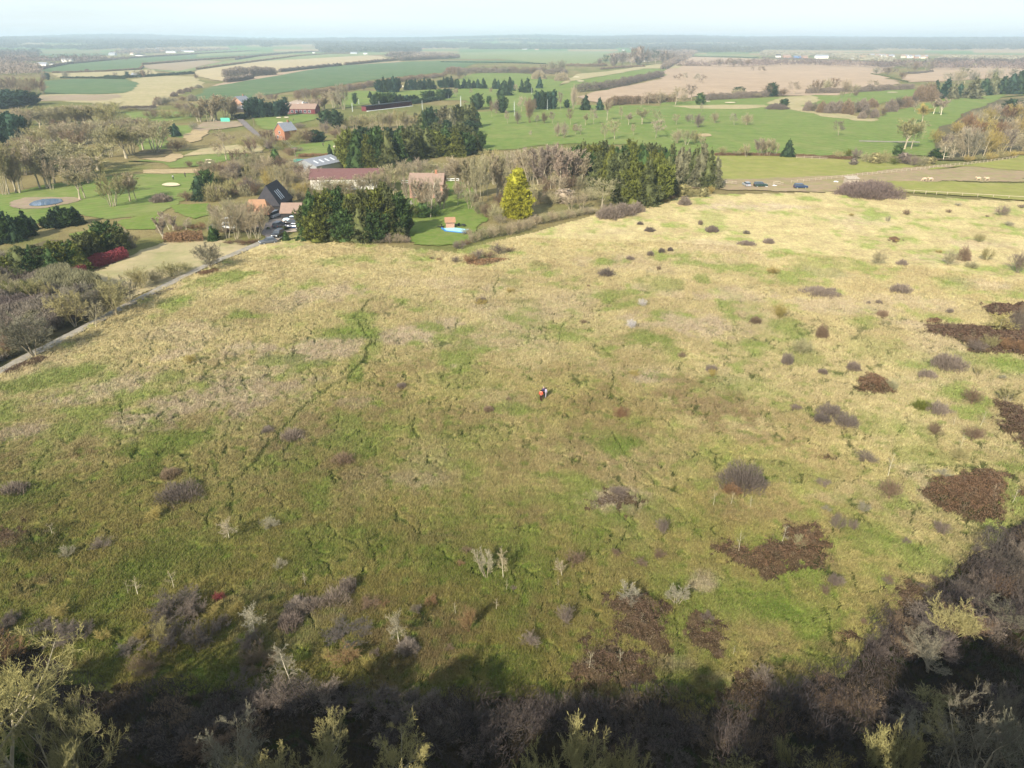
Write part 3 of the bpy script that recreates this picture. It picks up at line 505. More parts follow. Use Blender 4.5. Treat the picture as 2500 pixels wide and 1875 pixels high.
sheet('lane', 'K4', [(270, 430), (370, 430), (520, 570), (660, 700), (760, 790), (780, 850), (860, 900), (760, 920), (640, 830), (600, 720), (440, 590)], 'tarmac', 5, .1)
sheet('car_park', 'K4', [(1110, 160), (1300, 100), (1480, 160), (1490, 240), (1170, 240)], 'yard', 5, .3)
sheet('driveway', 'C2', [(1755, 1495), (1810, 1495), (1812, 1530), (1760, 1545)], 'track', 6, .1)
sheet('golf_path', 'C5', [(820, 985), (1100, 992), (1330, 995), (1330, 1003), (1100, 1001), (820, 993)], 'track', 6, .05)
for t, x, y, rx, ry in [('C1', 1445, 1358, 72, 14), ('C1', 1760, 1150, 26, 5), ('C1', 1755, 1174, 28, 7), ('K4', 972, 408, 42, 9), ('K4', 1103, 404, 40, 10), ('K4', 1000, 495, 52, 16), ('K4', 1090, 500, 48, 14), ('K4', 1925, 900, 38, 16),
                        ('C4', 1105, 940, 62, 13), ('C4', 1320, 664, 46, 4), ('C4', 1130, 654, 26, 3), ('C5', 1100, 577, 46, 3), ('C3', 65, 525, 20, 8), ('J', 680, 350, 25, 10), ('C3', 1545, 448, 30, 4), ('C3', 1580, 482, 30, 4)]:
    sheet('sand_bunker', t, [(x + rx * math.cos(a) * (1 + .12 * math.sin(3 * a + x)), y + ry * math.sin(a)) for a in np.linspace(0, 2 * math.pi, 18, endpoint=False)], 'reed' if t == 'C4' and y == 940 else 'sand', 7, 0)
mw, nw, bw = mat_new('pond_surface', .06, .5); bw.inputs['Base Color'].default_value = (.12, .18, .27, 1); bump(nw, bw, noise(nw, .8, 3), .08, .05); MF['water'] = mw  # blue of the reflected sky put into the base colour
sheet('pond_water', 'C1', [(262, 1525), (300, 1500), (370, 1484), (450, 1480), (510, 1484), (520, 1500), (480, 1518), (400, 1532), (320, 1538), (270, 1536)], 'water', 6, .1)
# ------------------------------------------------------------------ plants: generators (unit height, unit width)
def nrm(v): return v / (np.linalg.norm(v, axis=-1, keepdims=True) + 1e-9)
def grow(rng, P, D, Ln, Rd, lv):
    out = []
    for k, (nseg, wig, up, nch, ratio, ang, t0, rr) in enumerate(lv):
        pts = [P]; dirs = []; d = D
        for s in range(nseg):
            d = nrm(d + rng.normal(0, wig, d.shape) + np.array([0, 0, up])); pts.append(pts[-1] + d * (Ln / nseg)[:, None]); dirs.append(d)
        pts = np.stack(pts, 1); dirs = np.stack(dirs, 1); tt = np.linspace(0, 1, nseg + 1)
        rad = Rd[:, None] * (1 - .75 * tt)[None]; out.append((pts, rad))
        if nch == 0: break
        B = len(P); t = t0 + (1 - t0) * (np.arange(nch)[None] + rng.random((B, nch))) / nch; t = np.clip(t, 0, .999)
        f = t * nseg; i = f.astype(int); fr = (f - i)[..., None]; b = np.arange(B)[:, None]
        pos = pts[b, i] * (1 - fr) + pts[b, i + 1] * fr; dp = dirs[b, i]
        v = rng.normal(0, 1, dp.shape); v -= (v * dp).sum(-1, keepdims=True) * dp; v = nrm(v)
        a = (R(ang) * rng.uniform(.65, 1.3, (B, nch)))[..., None]; nd = dp * np.cos(a) + v * np.sin(a)
        nl = Ln[:, None] * ratio * (1.15 - .55 * t) * rng.uniform(.7, 1.25, (B, nch)); nr = Rd[:, None] * (1 - .75 * t) * rr
        P, D, Ln, Rd = pos.reshape(-1, 3), nd.reshape(-1, 3), nl.ravel(), nr.ravel()
    return out
def tubes(pts, rad, n):
    B, k, _ = pts.shape; d = nrm(np.gradient(pts, axis=1)); ref = np.where(np.abs(d[..., 2:3]) > .8, [1., 0, 0], [0, 0, 1.])
    u = nrm(np.cross(d, ref)); v = np.cross(d, u); a = np.arange(n) * 2 * math.pi / n
    ring = pts[:, :, None] + rad[:, :, None, None] * (u[:, :, None] * np.cos(a)[:, None] + v[:, :, None] * np.sin(a)[:, None])
    V = ring.reshape(-1, 3); b = np.arange(B)[:, None, None] * k * n; s = np.arange(k - 1)[None, :, None] * n; j = np.arange(n)[None, None]; j2 = (j + 1) % n
    q = np.stack([b + s + j, b + s + j2, b + s + n + j2, b + s + n + j], -1).reshape(-1, 4); return V, q
def blades(rng, pts, rad):
    """flat tapering twigs, one strip each"""
    B, k, _ = pts.shape; d = nrm(pts[:, -1] - pts[:, 0]); w = nrm(np.cross(d, rng.normal(0, 1, d.shape)))[:, None] * rad[:, :, None]
    A = pts[:, :-1] + w[:, :-1]; Bq = pts[:, :-1] - w[:, :-1]; V = np.concatenate([A, Bq, pts[:, -1:]], 1).reshape(-1, 3); m = k - 1; o = np.arange(B)[:, None] * (2 * m + 1)
    tri = np.stack([o + m - 1, o + 2 * m - 1, o + 2 * m], -1).reshape(-1, 3); qs = []
    for i in range(m - 1): qs.append(np.stack([o + i, o + m + i, o + m + i + 1, o + i + 1], -1).reshape(-1, 4))
    return V, [tri] + qs
class Acc:
    def __init__(s): s.V = []; s.F = []; s.n = 0
    def add(s, V, F):
        for f in (F if isinstance(F, list) else [F]): s.F.append(f + s.n)
        s.V.append(V); s.n += len(V)
    def mesh(s, name, xf=None):
        V = np.concatenate(s.V)
        if xf: V = xf(V)
        q = [f for f in s.F if f.shape[1] == 4]; t = [f for f in s.F if f.shape[1] == 3]; fs = []
        if q: fs.append(np.concatenate(q))
        if t: fs.append(np.concatenate(t))
        return mesh_np(name, V, fs)
PROTO = {}
def finish(key, tr, cr, mats, flecks=None):
    V = np.concatenate(cr.V); zt = np.percentile(V[:, 2], 99.7); xy = V[:, :2] - np.median(V[:, :2], 0) * .6; rw = np.percentile(np.hypot(xy[:, 0], xy[:, 1]), 97)
    xf = lambda W: W * np.array([.5 / rw, .5 / rw, 1 / zt])
    d = dict(crown=cr.mesh('crown_mesh', xf), cm=mats[1], aspect=2 * rw / zt)
    d['crown'].materials.append(mats[1])
    if tr is not None: d['trunk'] = tr.mesh('trunk_mesh', xf); d['trunk'].materials.append(mats[0])
    if flecks is not None: d['fleck'] = flecks.mesh('fleck_mesh', xf); d['fleck'].materials.append(mats[2])
    PROTO[key] = d
def bare(key, seed, stems, lv, r0, split, ln=1.0, spread=.1, lean=.15, leaf=0, tw=1.0, minr=0.0):
    rng = np.random.default_rng(seed); a = rng.uniform(0, 6.28, stems); rr = spread * np.sqrt(rng.random(stems))
    P = np.stack([np.cos(a) * rr, np.sin(a) * rr, 0 * a], -1); D = nrm(np.stack([np.cos(a) * lean * rr / (spread + 1e-6), np.sin(a) * lean * rr / (spread + 1e-6), np.ones(stems)], -1) + rng.normal(0, .05, (stems, 3)))
    g = grow(rng, P, D, ln * rng.uniform(.8, 1.1, stems), np.full(stems, r0), lv); tr, cr = Acc(), Acc()
    for k, (pts, rad) in enumerate(g):
        rad = np.maximum(rad, minr)
        if k < split: tr.add(*tubes(pts, rad, 7 if k == 0 else 5))
        elif k < len(g) - 1: cr.add(*tubes(pts, rad * tw, 3))
        else: cr.add(*blades(rng, pts, rad * tw))
    fl = None
    if leaf:
        fl = Acc(); tips = g[-1][0][:, 1:].reshape(-1, 3); tips = tips[rng.random(len(tips)) < leaf]; w = rng.normal(0, 1, (len(tips), 3)); u = nrm(w); v = nrm(np.cross(u, rng.normal(0, 1, w.shape))); s = .006
        V = np.stack([tips - u * s, tips + v * s * .6, tips + u * s, tips - v * s * .6], 1).reshape(-1, 3); fl.add(V, np.arange(len(V)).reshape(-1, 4))
    finish(key, tr if split else None, cr, (M_BARK, M_TWIG, M_LEAF), fl)
# level: (segments, wiggle, upward pull, children, length ratio, angle, first child at, radius ratio)
bare('oak', 1, 1, [(4, .06, .05, 9, .62, 52, .28, .5), (5, .16, .10, 8, .55, 45, .2, .5), (4, .18, .08, 8, .5, 42, .15, .5), (3, .2, .05, 9, .5, 40, .1, .5), (2, .2, .05, 0, 0, 0, 0, 0)], .022, 2, minr=.0024)
bare('oak2', 12, 1, [(4, .1, .02, 8, .7, 60, .22, .55), (5, .2, .12, 8, .5, 48, .2, .5), (4, .2, .06, 8, .5, 42, .15, .5), (3, .22, .03, 9, .5, 40, .1, .5), (2, .2, 0, 0, 0, 0, 0, 0)], .026, 2, minr=.0024)
bare('vase', 2, 1, [(3, .04, .1, 8, 1.25, 26, .45, .6), (6, .06, .10, 10, .42, 34, .25, .5), (4, .1, .12, 10, .5, 32, .1, .5), (3, .12, .1, 8, .45, 32, .1, .5), (2, .1, .1, 0, 0, 0, 0, 0)], .02, 2, ln=.5, minr=.0022)
bare('vase2', 22, 5, [(5, .05, .06, 9, .45, 26, .3, .5), (5, .08, .14, 10, .48, 32, .15, .5), (3, .1, .12, 12, .42, 30, .1, .5), (2, .1, .1, 0, 0, 0, 0, 0)], .013, 1, spread=.09, lean=.35, minr=.0024)
bare('poplar', 3, 3, [(6, .03, .05, 22, .28, 24, .2, .45), (4, .06, .25, 14, .38, 28, .1, .5), (3, .1, .2, 10, .45, 28, .1, .5), (2, .1, .2, 0, 0, 0, 0, 0)], .014, 1, spread=.05, lean=.08, minr=.0022)
bare('birch', 4, 1, [(7, .03, .03, 24, .38, 52, .22, .4), (4, .1, .10, 9, .42, 38, .15, .5), (3, .14, .02, 8, .5, 36, .1, .5), (2, .1, -.05, 0, 0, 0, 0, 0)], .016, 1, minr=.0022)
bare('sapling', 5, 1, [(6, .04, .03, 14, .34, 55, .25, .4), (3, .1, .1, 6, .45, 38, .15, .5), (2, .12, .02, 0, 0, 0, 0, 0)], .013, 1, minr=.0028)
def dome(key, seed, n, ln, wd):
    rng = np.random.default_rng(seed); u = nrm(rng.normal(0, 1, (n, 3))); u[:, 2] = np.abs(u[:, 2]); a = np.arctan2(u[:, 1], u[:, 0]); r = rng.uniform(.25, 1.0, n) ** .55 * (1 + .13 * np.sin(a * 3 + seed) + .09 * np.sin(a * 7 + 2 * seed) + .08 * np.sin(u[:, 2] * 9 + a * 4))
    P = u * r[:, None] * np.array([.46, .46, .86]); d = nrm(u * np.array([.7, .7, .5]) + np.array([0, 0, .75]) + rng.normal(0, .28, (n, 3))); L_ = ln * rng.uniform(.6, 1.4, n)[:, None]
    pts = np.stack([P - d * L_ * .5, P, P + d * L_ * .5], 1); V, f = blades(rng, pts, np.full((n, 3), wd)); cr = Acc(); cr.add(V, f)
    k = 80; a = rng.uniform(0, 6.28, k); rr = .4 * np.sqrt(rng.random(k)); B0 = np.stack([np.cos(a) * rr, np.sin(a) * rr, 0 * a], -1); T = B0 * 1.15 + np.stack([0 * a, 0 * a, rng.uniform(.5, .9, k)], -1); pts = np.stack([B0, (B0 + T) / 2 + rng.normal(0, .02, (k, 3)), T], 1); cr.add(*tubes(pts, np.full((k, 3), .006), 3)); finish(key, None, cr, (M_BARK, M_TWIG))
dome('shrub', 6, 3600, .17, .0042)
bare('lowoak', 71, 4, [(4, .08, .04, 9, .62, 44, .12, .55), (4, .16, .10, 9, .5, 42, .15, .5), (3, .18, .08, 16, .5, 44, .1, .5), (2, .2, .05, 0, 0, 0, 0, 0)], .016, 1, spread=.04, lean=.5, minr=.0030)
bare('shrub2', 16, 34, [(4, .14, .0, 10, .5, 42, .2, .5), (3, .16, .1, 9, .42, 38, .1, .5), (2, .15, .08, 0, 0, 0, 0, 0)], .008, 0, spread=.2, lean=.85, minr=.0032)
bare('shrub3', 17, 14, [(4, .12, .05, 10, .5, 40, .2, .5), (3, .16, .1, 9, .45, 36, .1, .5), (2, .15, .1, 6, .4, 34, .1, .5), (1, .1, .1, 0, 0, 0, 0, 0)], .010, 0, spread=.1, lean=.6, minr=.0028)
bare('willowbush', 18, 26, [(5, .06, .04, 10, .4, 24, .3, .5), (3, .1, .15, 8, .4, 24, .1, .5), (2, .1, .15, 0, 0, 0, 0, 0)], .008, 0, spread=.12, lean=.55, leaf=.5, minr=.0018)
# near the camera: more orders of branching, fine twigs
bare('nearash', 31, 1, [(5, .08, .06, 9, .72, 52, .25, .62), (7, .2, .10, 8, .52, 46, .2, .6), (6, .22, .16, 8, .5, 44, .15, .6), (5, .24, .14, 6, .52, 44, .1, .6), (4, .22, .12, 3, .5, 44, .1, .7), (3, .2, .1, 0, 0, 0, 0, 0)], .026, 2, minr=.0008)
bare('nearash2', 37, 2, [(5, .08, .04, 8, .7, 48, .2, .62), (7, .18, .12, 8, .5, 42, .2, .6), (6, .2, .16, 8, .5, 40, .15, .6), (5, .22, .14, 6, .52, 40, .1, .6), (4, .2, .1, 3, .5, 40, .1, .7), (3, .2, .1, 0, 0, 0, 0, 0)], .022, 2, spread=.05, lean=.3, minr=.0008)
bare('nearthorn', 33, 22, [(6, .14, .02, 10, .48, 38, .15, .55), (5, .18, .10, 9, .45, 38, .1, .5), (4, .2, .08, 7, .45, 38, .1, .55), (3, .2, .05, 0, 0, 0, 0, 0)], .008, 0, spread=.25, lean=.8, minr=.0024)
bare('nearsallow', 34, 12, [(6, .1, .04, 9, .5, 32, .2, .55), (5, .14, .10, 9, .45, 32, .1, .5), (4, .16, .08, 7, .45, 34, .1, .55), (3, .15, .05, 0, 0, 0, 0, 0)], .010, 0, spread=.1, lean=.55, leaf=.4, minr=.0020)

def sprays(rng, C_, D_, ln, wd, k=3, jit=.5):
    n = len(C_); d = nrm(D_[:, None] + rng.normal(0, jit, (n, k, 3))); L_ = ln[:, None, None] * rng.uniform(.6, 1.3, (n, k, 1)); w = nrm(np.cross(d, rng.normal(0, 1, d.shape))) * (wd[:, None, None])
    b = C_[:, None]; V = np.stack([b - w * .5 + 0 * d, b + d * L_ * .45 + w, b + d * L_, b + d * L_ * .45 - w], 2).reshape(-1, 3)
    return V, np.arange(len(V)).reshape(-1, 4)
def core(rng, prof, seg=14, rings=12, f=.62):
    z = np.linspace(.03, .93, rings); a = np.arange(seg) * 2 * math.pi / seg; r = prof(z)[:, None] * f * rng.uniform(.8, 1.1, (rings, seg))
    V = np.stack([np.cos(a)[None] * r, np.sin(a)[None] * r, z[:, None] + 0 * r], -1).reshape(-1, 3); i = np.arange(rings - 1)[:, None] * seg; j = np.arange(seg)[None]; j2 = (j + 1) % seg
    return V, np.stack([i + j, i + j2, i + seg + j2, i + seg + j], -1).reshape(-1, 4)
def conifer(key, seed, prof, nb, per, droop, ln, wd, trunk=.012, jit=.45, upturn=0.0, cf=.6, base=.06, skew=.0):
    rng = np.random.default_rng(seed); tr, cr = Acc(), Acc(); cr.add(*core(rng, prof, f=cf))
    t = base + (1 - base) * (1 - np.sqrt(1 - (np.arange(nb) + rng.random(nb)) / nb * .995)); a = rng.uniform(0, 2 * math.pi, nb)
    lob = 1 + .20 * np.sin(a * 3 + seed) * np.cos(t * 9 + seed) + .16 * np.sin(a * 5 + t * 17); Rr_ = prof(t) * rng.uniform(.78, 1.12, nb) * lob
    s = rng.uniform(.35, 1.0, (nb, per)) ** .8; o = np.stack([np.cos(a), np.sin(a), 0 * a], -1)
    sag = droop * s + upturn * s * s
    pos = o[:, None] * (Rr_[:, None] * s)[..., None]; pos[..., 2] += t[:, None] + (sag * Rr_[:, None]); side = rng.normal(0, .10, (nb, per)) * Rr_[:, None] * (1.3 - s * .6); perp = np.stack([-np.sin(a), np.cos(a), 0 * a], -1)
    pos += perp[:, None] * side[..., None]; pos[..., 2] += rng.normal(0, .006, (nb, per))
    dirs = nrm(o[:, None] + perp[:, None] * (side / (Rr_[:, None] + .01) * 3)[..., None] + np.array([0, 0, droop * .8 + upturn]) + 0 * pos)
    m = pos[..., 2] > .015; cr.add(*sprays(rng, pos[m], dirs[m], np.full(m.sum(), ln), np.full(m.sum(), wd), 3, jit))
    top = np.tile([[0, 0, .97]], (8, 1)); cr.add(*sprays(rng, top + rng.normal(0, .006, top.shape), np.tile([[0, 0, 1.]], (8, 1)), np.full(8, .04), np.full(8, .006), 2, .3))
    tr.add(*tubes(np.array([[[0, 0, -.01], [0, 0, .5], [0, 0, .95]]]), np.array([[trunk, trunk * .6, .002]]), 7)); finish(key, tr, cr, (M_BARK, M_LEAF))
pc = lambda z: .5 * np.clip(1 - z, 0, 1) ** .85 * np.clip(.55 + z * 6, 0, 1)
pcol = lambda z: .5 * np.clip(1 - z ** 2.6, 0, 1) ** .75 * np.clip(.72 + z * 2, 0, 1)
pdome = lambda z: .5 * np.sqrt(np.clip(1 - ((z - .42) / .58) ** 2, 0, 1)) * np.clip(.5 + z * 3, 0, 1)
conifer('spruce', 41, pc, 130, 20, -.45, .062, .011, upturn=-.1)
conifer('spruce2', 42, lambda z: pc(z) * (1 + .15 * np.sin(z * 22)), 140, 20, -.35, .070, .013, upturn=.15, jit=.55)
conifer('ley', 43, pcol, 150, 20, .10, .075, .015, upturn=.5, jit=.55, cf=.60)
conifer('ley2', 44, lambda z: pcol(z) * (1 + .12 * np.sin(z * 13 + 1)), 160, 20, .0, .080, .015, upturn=.40, jit=.6, cf=.60)
conifer('pine', 45, pdome, 120, 24, .1, .050, .012, upturn=.2, jit=.7, cf=.62)
conifer('goldcypress', 46, lambda z: .5 * np.clip(1 - z ** 2.3, 0, 1) ** .68 * np.clip(.84 + z * .7, 0, 1), 620, 22, -.12, .046, .011, upturn=.12, jit=.55, cf=.74, base=.0)
conifer('evbush', 47, lambda z: .5 * np.sqrt(np.clip(1 - ((z - .35) / .65) ** 2, 0, 1)), 130, 20, .1, .06, .016, upturn=.2, jit=.8, cf=.62, base=.02)
COL = dict(tan=(.31, .255, .165), olive=(.27, .24, .11), khaki=(.285, .255, .145), mauve=(.19, .15, .12), grey=(.25, .225, .16), pink=(.33, .265, .195), brown=(.185, .13, .085),
           ochre=(.32, .25, .085), dk=(.03, .052, .024), gr=(.05, .085, .025), bl=(.03, .06, .038), oldgr=(.085, .095, .035), moss=(.11, .12, .025), spr=(.13, .125, .07), gold=(.27, .265, .025), red=(.22, .045, .055), rust=(.22, .13, .07), lime=(.09, .13, .02),
           white=(.55, .50, .48), brk=(.145, .085, .05), brk2=(.105, .066, .045), nk=(.29, .26, .115), ng=(.20, .18, .125), ny=(.35, .31, .125), trk=(.155, .14, .095), dm=(.155, .115, .10), fw=(.075, .078, .062), yel=(.38, .33, .12), silver=(.30, .27, .185), dmauve=(.125, .10, .085))
BARKC = dict(pale=(.30, .26, .18), mid=(.30, .25, .17), white=(.50, .45, .33), dark=(.12, .09, .06))
NUM = ['', 'leftmost', 'second from the left', 'third from the left', 'fourth from the left', 'fifth from the left', 'sixth from the left', 'seventh from the left', 'eighth from the left', 'ninth from the left', 'tenth from the left']
WORD = 'first second third fourth fifth sixth seventh eighth ninth tenth eleventh twelfth thirteenth fourteenth fifteenth sixteenth seventeenth eighteenth nineteenth twentieth'.split()
def ordn(i, n):
    """i from 0, left to right"""
    if n == 1: return ''
    if i == 0: return 'leftmost'
    if i == n - 1: return 'rightmost'
    if i < n / 2: return WORD[i] + ' from the left'
    return WORD[n - 1 - i] + ' from the right'
def big_dome(name, p, h, wid, col, label, cat, group, rng):
    r = np.random.default_rng(int(abs(p[0] * 31 + p[1] * 17))); dist = math.hypot(p[0], p[1]); n = int(min(26000, max(1500, wid * (h + wid * .6) * 175 / (1 + dist / 220)))); wd = max(.010, dist * .00017); ln = .38 + dist * .0012
    u = nrm(r.normal(0, 1, (n, 3))); u[:, 2] = np.abs(u[:, 2]); a = np.arctan2(u[:, 1], u[:, 0]); s = r.uniform(0, 6); q = r.uniform(.12, 1.0, n) ** .6 * (1 + .20 * np.sin(a * 2 + s) * np.sin(a * 3 + 2 * s) + .12 * np.sin(a * 7 + 2 * s) + .07 * np.sin(u[:, 2] * 9 + a * 5))
    P = u * q[:, None] * np.array([wid * .48, wid * .42, h * .88]); d = nrm(u * np.array([.6, .6, .4]) + np.array([0, 0, .8]) + r.normal(0, .28, (n, 3))); L_ = ln * r.uniform(.6, 1.4, n)[:, None]
    V, f = blades(r, np.stack([P - d * L_ * .5, P, P + d * L_ * .5], 1), np.full((n, 3), wd)); V[:, 2] = np.maximum(V[:, 2], -.05)
    return tag(link(name, mesh_np(name, V, f), M_TWIG, None, (p[0], p[1], p[2]), 0, COL[col]), label, cat, group)
def plant(name, key, p, h, wid, col, cat, label, group=None, bark='mid', rng=random, parts=True, depthf=1.0):
    d = PROTO[key]; rz = rng.uniform(0, 6.28); g_ = rng.uniform(.86, 1.14); j = lambda v: tuple(max(.003, c * g_ * rng.uniform(.975, 1.025)) for c in v)
    sc = (wid, wid * depthf, h); z0 = p[2] if len(p) > 2 else 0
    simple = (not parts) or ('trunk' not in d and 'fleck' not in d)
    if simple:
        o = bpy.data.objects.new(name, d['crown']); C.objects.link(o); o.location = (p[0], p[1], z0); o.scale = sc; o.rotation_euler[2] = rz if depthf == 1 else 0; o.color = (*j(COL[col]), 1)
        return tag(o, label, cat, group)
    root = empty(name, (p[0], p[1], z0), rz, sc)
    c = bpy.data.objects.new('crown', d['crown']); C.objects.link(c); c.parent = root; c.color = (*j(COL[col]), 1)
    if 'trunk' in d: t = bpy.data.objects.new('trunk', d['trunk']); C.objects.link(t); t.parent = root; t.color = (*BARKC[bark], 1)
    if 'fleck' in d: t = bpy.data.objects.new('catkins', d['fleck']); C.objects.link(t); t.parent = root; t.color = (*COL['yel'], 1)
    return tag(root, label, cat, group)
